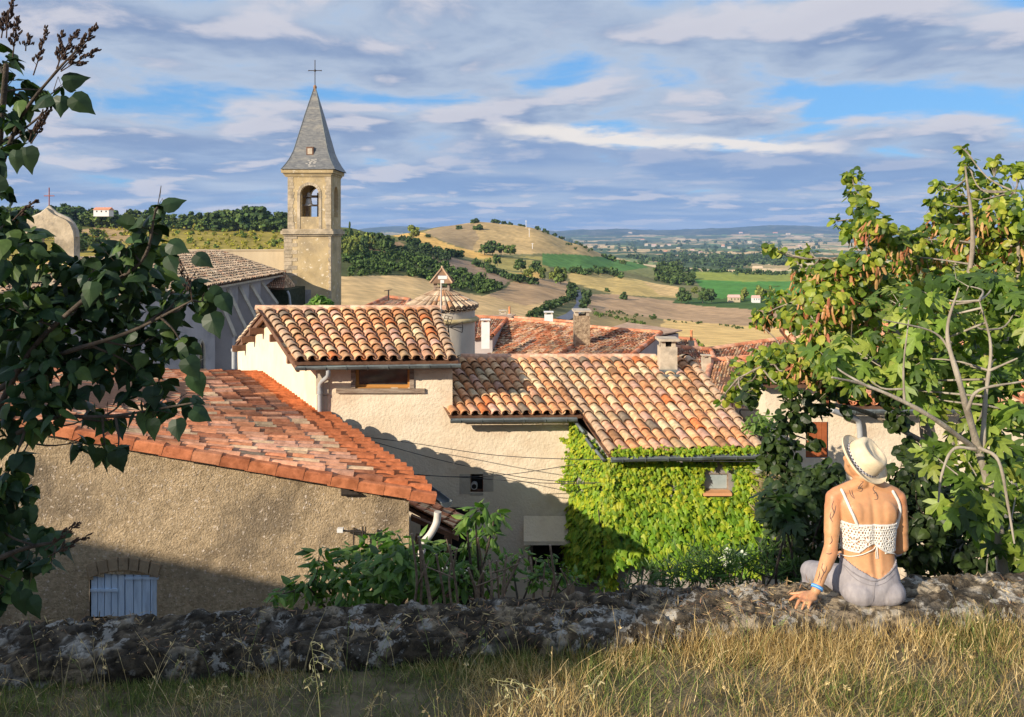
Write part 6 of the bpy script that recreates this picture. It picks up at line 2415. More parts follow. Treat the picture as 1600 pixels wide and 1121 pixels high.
def oat(pts, lab, seed, n=14):
    r = np.random.default_rng(seed)
    P3 = [P(*p) for p in pts]
    t = thing('wild_oat', lab, 'grass stalk', P3[0])
    m = MB()
    c = cr(P3, 6)
    m.tube(c, np.linspace(0.0018, 0.0008, len(c)), 5, 0, (0.55, 0.50, 0.25))
    m.build('stem', M['leaf'], t)
    m = MB()
    for i in range(n):
        b = c[int(len(c)*(0.45+0.54*i/n))]
        e = b+np.array([r.normal()*0.025+(0.02 if i % 2 else -0.01), r.normal()*0.01, -0.01+r.normal()*0.012])
        m.tube([b, (b+e)/2+[0, 0, 0.006], e], 0.0006, 3, 0, (0.8, 0.7, 0.45), False)
        k = 2
        m.scatter(L_POD[0], L_POD[1], np.tile(e, (k, 1)), frames_dir(r.normal(size=(k, 3)), np.array([[0.3, 0, -0.8], [-0.2, 0.1, -0.9]])+r.normal(size=(k, 3))*0.3), np.full(k, 0.020), np.tile((0.62, 0.52, 0.30), (k, 1)), 0, False)
    m.build('spikelets', M['leaf'], t)


oat([(503, 1150, 2.9), (497, 1080, 2.9), (491, 1040, 2.9), (486, 1003, 2.9)], 'tall pale wild oat stalk standing alone before the dark wall', 5, 16)
oat([(868, 1130, 2.8), (860, 1096, 2.8), (825, 1072, 2.8), (768, 1062, 2.8)], 'wild oat arching left at the bottom edge of the picture', 6, 18)
oat([(790, 1135, 2.8), (800, 1110, 2.8), (797, 1080, 2.8), (780, 1068, 2.8)], 'short wild oat below the arching one', 7, 10)
oat([(905, 1125, 3.0), (912, 1100, 3.0), (920, 1075, 3.0), (940, 1052, 3.0)], 'upright yellow grass stalk right of the arching oat', 8, 9)


# ------------------------------------------------------------------ creeper on the annexe
def creeper():
    r = np.random.default_rng(55)
    t = thing('virginia_creeper', 'bright yellow-green creeper covering the annexe wall under the tiled roof', 'creeper', (2.6, 12.7, -6.8))
    m = MB()
    def on(face, u, z):
        if face == 0:
            a, b = A1, A2
        else:
            a, b = A2, A3
        return a+(b-a)*u
    bright = np.array([(0.36, 0.44, 0.02), (0.28, 0.40, 0.02), (0.46, 0.48, 0.03), (0.18, 0.31, 0.02), (0.22, 0.36, 0.02)])
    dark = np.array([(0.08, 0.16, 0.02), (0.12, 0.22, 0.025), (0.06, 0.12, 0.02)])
    for face, N, nrm_ in ((0, 2300, np.array([-0.8, -0.6, 0])), (1, 7200, np.array([0, -1.0, 0]))):
        if face == 0:
            e = A2-A1
            nrm_ = np.array([e[1], -e[0], 0.0])
            nrm_ /= np.linalg.norm(nrm_)
            if nrm_[1] > 0:
                nrm_ = -nrm_
        u = r.uniform(0.0 if face == 0 else -0.01, 1.0 if face == 0 else 1.13, N)
        ztop = np.where(u < 2, -3.47 if face == 0 else -3.74, 0)
        if face == 0:
            ztop = -3.42-0.26*u
        zbot = -6.05 if face == 0 else -6.35
        z = r.uniform(zbot, 0, N)
        z = zbot+(ztop-zbot)*r.uniform(0, 1, N)
        base = np.array([on(face, a, 0) for a in u])
        px = base[:, 0]/base[:, 1]*F+HX
        py = HY-z/base[:, 1]*F
        n1 = fbm(np.stack([base[:, 0]*2.2+face*9, z*2.2, z*0], 1), 4, 151)
        bottom = np.interp(px, [880, 900, 950, 1010, 1050, 1100, 1160, 1230], [865, 905, 888, 878, 875, 878, 890, 885])+n1*40
        n2_ = fbm(np.stack([base[:, 0]*3.1+face*5, z*3.1, z*0+4], 1), 3, 159)
        keep = (py < bottom) & ~((n2_ < -0.20) & (r.uniform(0, 1, N) < 0.8))
        if face == 1:
            inwin = (abs(px-1118+n1*20) < 22) & (py > 733+n1*25) & (py < 768)
            keep &= ~inwin
        px, py, z, base, u, n1 = px[keep], py[keep], z[keep], base[keep], u[keep], n1[keep]
        N = len(px)
        th = 0.05+0.14*np.clip(n1+0.4, 0, 1)+0.10*np.clip((py-760)/100, 0, 1)
        layer = r.uniform(0, 1, N)
        pos = np.stack([base[:, 0], base[:, 1], z], 1)+nrm_*(th*layer**0.5+0.01)[:, None]
        nr = nrm_*0.9+np.array([0, 0, 0.55])+r.normal(size=(N, 3))*0.33
        dr = np.array([0.05, 0, -1.0])+r.normal(size=(N, 3))*0.35
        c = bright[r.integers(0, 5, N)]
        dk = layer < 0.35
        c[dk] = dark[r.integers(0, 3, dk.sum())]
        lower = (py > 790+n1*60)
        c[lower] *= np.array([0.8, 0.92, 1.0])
        sz = r.uniform(0.070, 0.120, N)*(0.9+0.75*np.clip((py-740)/100, 0, 1))
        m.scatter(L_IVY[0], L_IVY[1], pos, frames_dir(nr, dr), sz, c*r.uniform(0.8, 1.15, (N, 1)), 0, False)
    N = 900
    z = r.uniform(-6.1, -3.72, N)
    pos = np.stack([A2[0]+r.normal(0, 0.05, N), A2[1]-0.06-r.uniform(0, 0.10, N), z], 1)
    m.scatter(L_IVY[0], L_IVY[1], pos, frames_dir(np.array([-0.4, -0.9, 0.5])+r.normal(size=(N, 3))*0.35, np.array([0.0, 0, -1.0])+r.normal(size=(N, 3))*0.35), r.uniform(0.07, 0.11, N), bright[r.integers(0, 5, N)]*r.uniform(0.7, 1.1, (N, 1)), 0, False)
    # fringe on the cream wall at the left and along the tile edge
    N = 1500
    z = r.uniform(-5.9, -3.5, N)
    x = A1[0]+0.02-np.abs(r.normal(0, 0.045, N))*(1+1.0*(fbm(np.stack([z*3, z*0, z*0], 1), 2, 157) > 0.08))
    k = r.uniform(0, 1, N) < 0.9
    pos = np.stack([x, np.full(N, DW-0.03)-r.uniform(0, 0.07, N), z], 1)
    m.scatter(L_IVY[0], L_IVY[1], pos, frames_dir(np.array([0, -1, 0.4])+r.normal(size=(N, 3))*0.35, np.array([-0.5, 0, -0.8])+r.normal(size=(N, 3))*0.4), r.uniform(0.04, 0.08, N), bright[r.integers(0, 5, N)]*r.uniform(0.8, 1.1, (N, 1)), 0, False)
    for (p0, p1, n) in (((893, 697), (876, 684), 40), ((895, 745), (872, 752), 26), ((895, 738), (880, 737), 16), ((893, 715), (884, 707), 16)):
        tt = r.uniform(0, 1, n)
        pos = np.array([P(p0[0]+(p1[0]-p0[0])*a, p0[1]+(p1[1]-p0[1])*a, DW-0.06) for a in tt])+r.normal(size=(n, 3))*[0.02, 0.01, 0.02]
        m.scatter(L_IVY[0], L_IVY[1], pos, frames_dir(np.array([0, -1, 0.4])+r.normal(size=(n, 3))*0.35, np.array([-0.8, 0, -0.3])+r.normal(size=(n, 3))*0.4), r.uniform(0.03, 0.06, n), bright[r.integers(0, 5, n)], 0, False)
    N = 620
    u = r.uniform(0, 1.02, N)
    pos = np.array([P(958+240*a, 708-6*a, 12.58) for a in u])+r.normal(size=(N, 3))*[0.02, 0.03, 0.03]
    m.scatter(L_IVY[0], L_IVY[1], pos, frames_dir(np.array([0, -0.7, 0.7])+r.normal(size=(N, 3))*0.4, r.normal(size=(N, 3))), r.uniform(0.045, 0.08, N), bright[r.integers(0, 5, N)], 0, False)
    m.build('foliage', M['ivy'], t)
    s = MB()
    for i in range(16):
        x0 = r.uniform(A2[0], A3[0])
        pts = [(x0, 12.82, -7.3)]
        for k in range(6):
            pts.append((pts[-1][0]+r.normal()*0.10, 12.81, pts[-1][2]+0.45))
        s.tube(cr(pts, 3), 0.012, 4)
    s.build('stems', M['bark_dark'], t)


creeper()

# ------------------------------------------------------------------ plants
GL = [(0.13, 0.20, 0.035), (0.20, 0.27, 0.045), (0.08, 0.14, 0.028), (0.27, 0.33, 0.06), (0.055, 0.105, 0.022)]


def redbud():
    r = np.random.default_rng(61)
    t = thing('redbud_tree', 'large round leaved tree hung with rusty brown pods, right of the roofs', 'tree', P(1480, 900, 8.3)+[0, 0, -1.5])
    bl = [(1330, 275, 15), (1340, 300, 20), (1348, 328, 22), (1342, 362, 24), (1310, 345, 12), (1372, 348, 20), (1395, 372, 28), (1418, 400, 34), (1440, 375, 20),
          (1506, 232, 9), (1512, 256, 14), (1516, 285, 20), (1492, 300, 16), (1468, 290, 12), (1465, 315, 18), (1553, 255, 13), (1585, 268, 16), (1545, 300, 26), (1500, 332, 32), (1552, 340, 38),
          (1598, 325, 34), (1468, 352, 28), (1520, 380, 44), (1592, 390, 46), (1462, 402, 34), (1200, 387, 8), (1218, 390, 8), (1240, 404, 12), (1262, 396, 12), (1258, 428, 26), (1290, 430, 28), (1322, 420, 28),
          (1352, 412, 30), (1196, 492, 20), (1184, 504, 12), (1222, 470, 24), (1236, 497, 22), (1268, 480, 38), (1310, 468, 38), (1360, 452, 38), (1404, 450, 44), (1338, 498, 40), (1282, 516, 26),
          (1192, 562, 24), (1160, 582, 22), (1150, 612, 18), (1132, 626, 9), (1172, 600, 22), (1212, 566, 30), (1252, 560, 34), (1300, 545, 44), (1350, 556, 48), (1228, 600, 14), (1290, 590, 30), (1335, 600, 34),
          (1420, 520, 48), (1480, 470, 58), (1540, 460, 58), (1595, 460, 58), (1450, 570, 48), (1520, 540, 56), (1590, 550, 56), (1400, 600, 36)]
    bb = []
    for px, py, q in bl:
        D = 8.3+0.9*math.sin(px*0.031+py*0.017)+(0.6 if px > 1400 else 0)
        bb.append((px, py, D, q, 0.9+0.25*rnd.random()))
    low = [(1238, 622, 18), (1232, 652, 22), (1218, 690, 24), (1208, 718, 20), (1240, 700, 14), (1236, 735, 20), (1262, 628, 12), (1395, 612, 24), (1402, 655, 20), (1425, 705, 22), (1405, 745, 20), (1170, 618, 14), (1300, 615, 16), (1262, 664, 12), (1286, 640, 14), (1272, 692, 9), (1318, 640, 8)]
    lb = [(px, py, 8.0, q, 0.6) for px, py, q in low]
    m = MB()
    cols = [(0.19, 0.25, 0.025), (0.27, 0.32, 0.035), (0.11, 0.17, 0.02), (0.37, 0.38, 0.05), (0.06, 0.11, 0.018)]
    blob_leaves(m, bb, L_ROUND, 0.076, 0.125, cols, r, up=0.35, hang=0.9, toward=0.6)
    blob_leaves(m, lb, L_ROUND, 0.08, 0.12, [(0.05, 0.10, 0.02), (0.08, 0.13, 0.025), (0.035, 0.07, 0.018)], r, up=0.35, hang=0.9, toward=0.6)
    m.build('crown', M['leaf'], t)
    m = MB()
    pods = [b for b in bb if 330 < b[1] < 540 and b[3] > 18 or (1230 < b[0] < 1330 and 540 < b[1])]
    blob_leaves(m, [(b[0]+rnd.uniform(-6, 6), b[1]+8, b[2]-0.05, b[3]*0.85) for b in pods], L_POD, 0.095, 0.065, [(0.50, 0.20, 0.08), (0.62, 0.30, 0.12), (0.40, 0.13, 0.07), (0.66, 0.38, 0.16)], r, up=0.1, hang=2.2, toward=0.8, out=0.8)
    m.build('pods', M['leaf'], t)
    m = MB()
    nodes = branches(m, [[(1500, 1010, 8.6), (1480, 820, 8.5), (1450, 680, 8.4), (1440, 580, 8.3)], [(1440, 600), (1400, 520), (1370, 450), (1345, 340)], [(1440, 590), (1360, 560), (1290, 490), (1230, 460)],
                         [(1450, 620), (1500, 480), (1520, 380), (1508, 260)], [(1480, 700), (1560, 560), (1590, 430), (1585, 300)], [(1400, 600), (1300, 590), (1210, 570), (1155, 590)],
                         [(1460, 700), (1340, 640), (1250, 640), (1225, 700)], [(1385, 480), (1350, 480), (1300, 465), (1262, 470)], [(1345, 370), (1320, 400), (1262, 405)]],
                     8.3, [(0.11, 0.06), (0.05, 0.012), (0.045, 0.012), (0.05, 0.01), (0.05, 0.01), (0.03, 0.008), (0.03, 0.008), (0.022, 0.008), (0.015, 0.006)])
    twigs(m, bb+lb, nodes, r, 0.008, 3)
    m.build('trunk', M['bark'], t)


redbud()


def fig():
    r = np.random.default_rng(62)
    t = thing('fig_tree', 'fig tree with big lobed leaves and pale bare branches at the right edge', 'tree', P(1560, 990, 5.5)+[0, 0, -1.2])
    bl = [(1392, 470, 30), (1438, 455, 30), (1500, 445, 34), (1555, 440, 34), (1590, 480, 40), (1450, 500, 40), (1520, 500, 44), (1380, 525, 36), (1330, 545, 30), (1290, 560, 24), (1420, 560, 40), (1480, 560, 44),
          (1560, 560, 44), (1350, 585, 24), (1300, 592, 14), (1448, 620, 30), (1500, 640, 40), (1580, 640, 44), (1530, 590, 44), (1560, 700, 44), (1500, 700, 30), (1590, 760, 44), (1460, 712, 20),
          (1520, 780, 40), (1560, 820, 40), (1595, 850, 34), (1545, 850, 14)]
    bb = [(px, py, 5.95+0.5*math.sin(px*0.05+py*0.03), q, 0.85+0.3*rnd.random()) for px, py, q in bl]
    m = MB()
    blob_leaves(m, bb, L_FIG, 0.145, 0.022, [(0.17, 0.26, 0.035), (0.25, 0.33, 0.05), (0.10, 0.17, 0.024), (0.33, 0.38, 0.07), (0.06, 0.11, 0.02)], r, up=0.6, hang=0.8, toward=0.6, szj=0.4)
    m.build('crown', M['leaf'], t)
    m = MB()
    nodes = branches(m, [[(1575, 960, 5.6), (1555, 800, 5.5), (1528, 700, 5.4), (1500, 600, 5.2), (1480, 520, 5.2), (1498, 450, 5.2)], [(1528, 705, 5.4), (1460, 655, 5.2), (1400, 622, 5.2), (1345, 600, 5.2), (1300, 590, 5.1)],
                         [(1535, 700, 5.4), (1540, 620, 5.5), (1548, 540, 5.5), (1530, 470, 5.5)], [(1512, 640, 5.2), (1530, 610, 5.1), (1600, 596, 5.1)], [(1524, 702, 5.2), (1490, 702, 5.2), (1472, 740, 5.2), (1466, 785, 5.2)],
                         [(1530, 700, 5.2), (1560, 720, 5.1), (1575, 790, 5.1), (1585, 850, 5.0)], [(1413, 627, 5.2), (1412, 570, 5.2), (1420, 500, 5.2)], [(1490, 560, 5.2), (1460, 520, 5.2), (1380, 500, 5.1)], [(1545, 580, 5.5), (1590, 560, 5.4)]],
                     5.7, [(0.042, 0.005), (0.021, 0.006), (0.020, 0.005), (0.013, 0.006), (0.012, 0.006), (0.014, 0.006), (0.009, 0.004), (0.009, 0.004), (0.010, 0.005)])
    twigs(m, bb, nodes, r, 0.006, 2)
    m.build('trunk', M['bark_pale'], t)


fig()


def shrub(name, lab, cat, bl, D, tpl, size, dens, cols, seed, base, mt=None, stems=6, dj=0.35, **kw):
    r = np.random.default_rng(seed)
    b0 = P(*base)
    t = thing(name, lab, cat, b0)
    bb = [(b[0], b[1], D+dj*math.sin(b[0]*0.05+b[1]*0.07), b[2], b[3] if len(b) > 3 else 1.0) for b in bl]
    m = MB()
    blob_leaves(m, bb, tpl, size, dens, cols, r, **kw)
    m.build('foliage', mt or M['leaf'], t)
    m = MB()
    nodes = []
    for i in range(stems):
        e = bb[int(i*len(bb)/stems)]
        c = P(*e[:3])
        pts = cr([b0, b0*0.5+c*0.5+r.normal(size=3)*0.08, c], 5)
        m.tube(pts, np.linspace(0.018, 0.006, len(pts)), 5)
        nodes += list(pts[3:])
    twigs(m, bb, nodes, r, 0.004, 2)
    m.build('stems', M['bark_dark'], t)
    return t


DK = [(0.035, 0.06, 0.018), (0.05, 0.085, 0.022), (0.07, 0.11, 0.028), (0.025, 0.045, 0.015)]  # dark leaf tones put the tree crown's shade into the colour
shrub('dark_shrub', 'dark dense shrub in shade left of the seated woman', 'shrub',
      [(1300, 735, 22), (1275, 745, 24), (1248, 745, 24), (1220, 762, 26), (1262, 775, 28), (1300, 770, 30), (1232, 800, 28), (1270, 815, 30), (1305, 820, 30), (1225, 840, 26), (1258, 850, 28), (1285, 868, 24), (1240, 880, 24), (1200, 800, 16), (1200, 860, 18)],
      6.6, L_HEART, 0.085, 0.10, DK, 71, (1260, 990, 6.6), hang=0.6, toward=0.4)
shrub('fig_sapling', 'small dark fig shoot with lobed leaves in front of the creeper', 'shrub',
      [(1212, 772, 15), (1222, 792, 18), (1232, 815, 15), (1205, 800, 12)], 6.2, L_FIG, 0.16, 0.035, [(0.03, 0.06, 0.018), (0.045, 0.085, 0.02)], 72, (1230, 960, 6.3), stems=3)
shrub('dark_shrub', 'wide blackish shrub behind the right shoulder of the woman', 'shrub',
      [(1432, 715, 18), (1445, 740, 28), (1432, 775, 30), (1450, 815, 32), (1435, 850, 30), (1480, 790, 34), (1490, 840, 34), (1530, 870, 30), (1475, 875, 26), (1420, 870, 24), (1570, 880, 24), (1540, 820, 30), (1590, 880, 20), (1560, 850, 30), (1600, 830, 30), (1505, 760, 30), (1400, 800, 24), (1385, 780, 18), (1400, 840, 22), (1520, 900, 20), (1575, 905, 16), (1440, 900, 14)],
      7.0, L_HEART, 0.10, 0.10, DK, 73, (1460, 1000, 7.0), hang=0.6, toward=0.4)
MG = [(0.09, 0.18, 0.03), (0.13, 0.24, 0.04), (0.06, 0.12, 0.025), (0.20, 0.30, 0.06)]
shrub('elder_bush', 'fresh green bush growing behind the stone wall in front of the roughcast', 'bush',
      [(600, 852, 26), (575, 868, 30), (545, 880, 32), (515, 895, 34), (630, 868, 30), (655, 880, 26), (605, 890, 38), (560, 910, 38), (480, 915, 26), (520, 925, 34), (630, 905, 36), (455, 925, 16), (665, 908, 26), (590, 925, 34), (500, 868, 16), (612, 838, 12), (690, 860, 18), (650, 850, 14), (430, 930, 10), (690, 885, 26), (700, 912, 28), (672, 862, 18), (725, 905, 24), (660, 925, 26), (760, 915, 18)],
      6.3, L_LANCE, 0.115, 0.058, MG, 74, (570, 1040, 6.4), hang=0.35, up=0.9, toward=0.2)
shrub('sapling', 'slim sapling with drooping light leaves before the cream facade', 'sapling',
      [(742, 800, 12), (752, 792, 10), (775, 800, 8), (786, 806, 7), (728, 812, 8), (758, 815, 12), (745, 835, 14), (765, 838, 14), (735, 855, 16)],
      6.0, L_LANCE, 0.11, 0.08, MG, 75, (750, 980, 6.0), stems=4)
shrub('weed_patch', 'green weeds growing behind the wall to the right of the pruned shrub', 'weeds',
      [(880, 895, 14), (905, 905, 14), (850, 885, 16), (830, 905, 16), (870, 910, 16), (935, 915, 10), (800, 880, 18), (770, 875, 18), (790, 905, 16), (720, 900, 16), (820, 870, 14), (700, 895, 14), (670, 880, 16), (650, 900, 16), (735, 885, 16), (755, 900, 16), (845, 900, 16), (860, 875, 12)],
      6.2, L_LANCE, 0.06, 0.11, MG, 76, (830, 1010, 6.2), hang=0.2, up=0.6)
shrub('fennel_patch', 'feathery dark green herb bank behind the wall left of the woman', 'herbs',
      [(985, 912, 14), (1010, 900, 18), (1040, 893, 22), (1070, 888, 24), (1100, 880, 24), (1130, 882, 24), (1160, 878, 24), (1190, 880, 26), (1215, 888, 24), (1240, 895, 20), (1060, 908, 20), (1110, 905, 20), (1160, 902, 20), (1025, 915, 14), (1090, 862, 12), (1200, 865, 14)],
      6.4, L_NEEDLE, 0.10, 0.16, [(0.07, 0.14, 0.03), (0.11, 0.19, 0.04), (0.05, 0.10, 0.025)], 77, (1110, 1010, 6.4), hang=-0.5, up=0.2)
shrub('dry_bush', 'dry brownish feathery bush at the right corner of the creeper', 'bush',
      [(1208, 745, 16), (1218, 760, 14), (1200, 772, 12), (1214, 785, 12), (1190, 800, 12)], 12.2, L_NEEDLE, 0.22, 0.35, [(0.34, 0.25, 0.15), (0.26, 0.20, 0.11), (0.20, 0.19, 0.08)], 78, (1215, 900, 12.2), hang=-0.6, up=0.2)
shrub('white_flowers', 'white flowering plant at the foot of the creeper', 'flowers',
      [(1140, 866, 10), (1152, 876, 10), (1135, 876, 8), (1160, 868, 7)], 12.0, L_ROUND, 0.05, 0.7, [(0.85, 0.83, 0.76), (0.8, 0.8, 0.7), (0.2, 0.28, 0.08)], 79, (1145, 930, 12.0), stems=4)
shrub('green_bush', 'bright green bush at the foot of the bell tower', 'bush',
      [(492, 473, 7), (500, 470, 8), (508, 473, 7), (513, 477, 6), (486, 478, 6)], 64, L_ROUND, 0.38, 2.2, [(0.15, 0.28, 0.04), (0.10, 0.20, 0.03), (0.2, 0.34, 0.06)], 80, (500, 500, 64), stems=3)
shrub('garden_shrub', 'green shrub below the street lamp between the roofs', 'shrub',
      [(1180, 660, 16), (1195, 668, 16), (1170, 672, 12), (1205, 655, 12)], 13.5, L_LANCE, 0.13, 0.25, [(0.13, 0.22, 0.04), (0.2, 0.3, 0.06)], 81, (1185, 760, 13.5), stems=4)


M['stem'] = mat('pruned_stem', (0.17, 0.12, 0.08), (0.34, 0.25, 0.17), 30, 0.9, 0.5, 80)


def pruned():
    r = np.random.default_rng(83)
    t = thing('pruned_shrub', 'pruned shrub of bare cut stems standing behind the stone wall', 'shrub', P(740, 1000, 5.8))
    st = [(642, 828, 648, 930), (650, 832, 652, 925), (660, 838, 668, 925), (684, 862, 676, 925), (706, 840, 712, 928), (712, 838, 716, 930), (733, 868, 722, 930), (744, 830, 740, 935), (770, 858, 772, 925), (775, 862, 775, 928),
          (792, 866, 776, 925), (812, 850, 788, 930), (832, 860, 832, 925), (857, 852, 862, 920), (846, 862, 846, 922), (700, 870, 706, 928), (757, 880, 756, 930), (880, 875, 866, 920), (870, 890, 855, 925), (884, 896, 872, 925)]
    for i, (x0, y0, x1, y1) in enumerate(st):
        m = MB()
        D = 5.6+r.uniform(-0.2, 0.4)
        a, b = P(x1+r.uniform(-14, 14), y1+60, D), P(x0+r.uniform(-6, 6), y0+r.uniform(0, 22), D+r.uniform(-0.15, 0.15))
        mid = (a+b)/2+r.normal(size=3)*0.045
        c = cr([a, mid, b], 5)
        rd = r.uniform(0.007, 0.014)
        m.tube(c, np.linspace(rd*1.15, rd*0.8, len(c)), 7)
        if r.uniform() < 0.6:
            k = c[r.integers(5, 9)]
            e = k+np.array([r.normal()*0.12, r.normal()*0.05, r.uniform(0.08, 0.25)])
            m.tube([k, (k+e)/2+r.normal(size=3)*0.01, e], [rd*0.6, rd*0.5, rd*0.45], 5)
        s = m.build('stem', M['stem'], t)
        m = MB()
        d = (c[-1]-c[-2])/np.linalg.norm(c[-1]-c[-2])
        m.tube([c[-1]-d*0.002, c[-1]+d*0.004], rd*0.78, 8)
        m.build('cut_end', M['old_wood'], s)


pruned()


# ---- lilac in the left foreground
def lilac():
    r = np.random.default_rng(64)
    t = thing('lilac_bush', 'dark heart leaved lilac in shade filling the left foreground, with brown seed heads', 'bush', P(-120, 1300, 2.8))
    bl = [(2, 100, 26), (14, 135, 26), (6, 180, 26), (38, 165, 12), (70, 142, 6), (98, 135, 5), (20, 218, 10), (4, 232, 10), (42, 205, 7), (4, 300, 10), (-30, 250, 40), (-30, 350, 50),
          (15, 345, 26), (25, 400, 52), (75, 440, 56), (135, 440, 50), (190, 430, 50), (238, 440, 40), (275, 480, 34), (240, 392, 26), (232, 355, 14), (246, 325, 10), (205, 380, 24), (160, 400, 24), (298, 468, 18), (300, 440, 14), (318, 470, 8),
          (100, 510, 66), (180, 520, 60), (240, 530, 44), (285, 540, 20), (50, 500, 54), (20, 560, 60), (70, 590, 50), (140, 580, 36), (215, 580, 26), (250, 600, 16), (20, 650, 40), (70, 650, 26), (10, 480, 50),
          (150, 640, 16), (175, 655, 14), (230, 632, 22), (265, 636, 18), (292, 628, 12), (130, 690, 14), (165, 700, 14), (185, 700, 8), (200, 620, 16), (100, 620, 24),
          (8, 750, 26), (30, 800, 26), (70, 840, 22), (12, 850, 34), (48, 880, 20), (100, 848, 9), (22, 910, 10), (80, 875, 8), (5, 925, 9), (45, 765, 9), (-20, 800, 50), (-20, 900, 50), (35, 710, 14)]
    bb = [(px, py, 2.78+0.22*math.sin(px*0.04+py*0.023), q, 0.8+0.4*rnd.random()) for px, py, q in bl]
    m = MB()
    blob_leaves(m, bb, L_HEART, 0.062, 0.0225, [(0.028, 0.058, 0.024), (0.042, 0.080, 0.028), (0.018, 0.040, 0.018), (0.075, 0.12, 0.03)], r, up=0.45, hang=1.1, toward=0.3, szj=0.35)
    # single leaves that stand out on the outline
    for px, py, ang in [(235, 345, 120), (255, 322, 20), (222, 338, 200), (262, 380, 330), (305, 398, 340), (325, 455, 320), (345, 460, 300), (328, 490, 290), (98, 128, 20), (95, 150, 270), (112, 150, 320), (80, 150, 240), (25, 235, 270), (40, 230, 280), (0, 300, 120),
                        (290, 560, 300), (300, 585, 290), (180, 705, 290), (150, 700, 250), (275, 655, 280), (300, 640, 330), (235, 655, 280), (45, 935, 300), (30, 925, 280), (262, 400, 300), (210, 352, 190)]:
        a = math.radians(ang)
        d = np.array([[math.cos(a), r.normal()*0.2, math.sin(a)]])
        n_ = np.array([[r.normal()*0.3, -1.0, 0.5+r.normal()*0.4]])
        m.scatter(L_HEART[0], L_HEART[1], P(px, py, 2.5)[None], frames_dir(n_, d), np.array([0.082*r.uniform(0.85, 1.1)]), np.array([(0.022, 0.045, 0.018)])*r.uniform(0.8, 1.3), 0, False)
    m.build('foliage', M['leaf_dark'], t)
    m = MB()
    nodes = branches(m, [[(-120, 1300, 2.8), (-60, 900, 2.8), (-20, 600, 2.8), (-10, 350, 2.7), (10, 100, 2.6)], [(-30, 700, 2.8), (40, 560, 2.7), (130, 470, 2.6), (220, 410, 2.55), (243, 330, 2.5)], [(-20, 620, 2.8), (80, 560, 2.7), (200, 520, 2.6), (300, 470, 2.5)],
                         [(-60, 740, 2.8), (60, 660, 2.7), (180, 650, 2.6), (300, 630, 2.5)], [(-60, 900, 2.8), (30, 860, 2.7), (100, 845, 2.6)], [(-10, 300, 2.7), (30, 190, 2.6), (90, 110, 2.5), (140, 60, 2.5)], [(-10, 230, 2.7), (40, 200, 2.6), (75, 170, 2.5)]],
                     2.7, [(0.03, 0.008), (0.012, 0.003), (0.012, 0.003), (0.010, 0.003), (0.012, 0.004), (0.008, 0.002), (0.006, 0.002)])
    twigs(m, bb, nodes, r, 0.003, 2)
    m.build('branches', M['bark_dark'], t)

    def panicle(a, b, w, n):
        m = MB()
        a, b = P(*a), P(*b)
        c = cr([a, (a+b)/2+r.normal(size=3)*0.004, b], 6)
        m.tube(c, np.linspace(0.0022, 0.001, len(c)), 5, 0)
        L = np.linalg.norm(b-a)
        ax = (b-a)/L
        for i in range(n):
            tt = 0.22+0.78*i/n
            k = a+(b-a)*tt
            wd = w*(1-tt*0.8)*r.uniform(0.5, 1.2)
            d = r.normal(size=3)
            d -= ax*np.dot(d, ax)
            d = d/np.linalg.norm(d)*0.8+ax*0.7
            e = k+d*wd
            m.tube([k, (k+e)/2, e], 0.0009, 4, 0)
            for q in range(3 + int(wd/0.005)):
                s_ = r.uniform(0.35, 1.0)
                p = k+(e-k)*s_+r.normal(size=3)*0.0025
                dd = (d*0.6+ax+r.normal(size=3)*0.3)
                dd /= np.linalg.norm(dd)
                m.tube([p, p+dd*0.004, p+dd*0.010, p+dd*0.013], [0.0008, 0.0026, 0.0022, 0.0004], 5, 0)
        m.build('seed_head', M['seed'], t)

    M['seed'] = mat('brown_seed', (0.035, 0.022, 0.016), (0.10, 0.06, 0.04), 90, 0.8)
    for a, b, w, n in [((95, 110, 2.5), (150, 42, 2.5), 0.030, 26), ((95, 112, 2.5), (152, 80, 2.5), 0.024, 20), ((90, 108, 2.5), (96, 50, 2.5), 0.022, 18), ((88, 108, 2.5), (120, 48, 2.5), 0.022, 18), ((52, 118, 2.5), (73, 42, 2.5), 0.018, 16),
                       ((20, 90, 2.5), (28, 30, 2.5), 0.025, 18), ((10, 60, 2.5), (20, 0, 2.5), 0.02, 16), ((2, 60, 2.5), (8, 20, 2.5), 0.025, 14), ((40, 80, 2.5), (45, 55, 2.5), 0.02, 8), ((48, 225, 2.5), (84, 158, 2.5), 0.02, 18), ((45, 222, 2.5), (66, 178, 2.5), 0.018, 12),
                       ((70, 860, 2.5), (125, 815, 2.5), 0.02, 14), ((75, 870, 2.5), (140, 835, 2.5), 0.016, 14), ((20, 345, 2.5), (58, 312, 2.5), 0.016, 10), ((300, 470, 2.5), (280, 405, 2.5), 0.014, 10)]:
        panicle(a, b, w, n)


lilac()

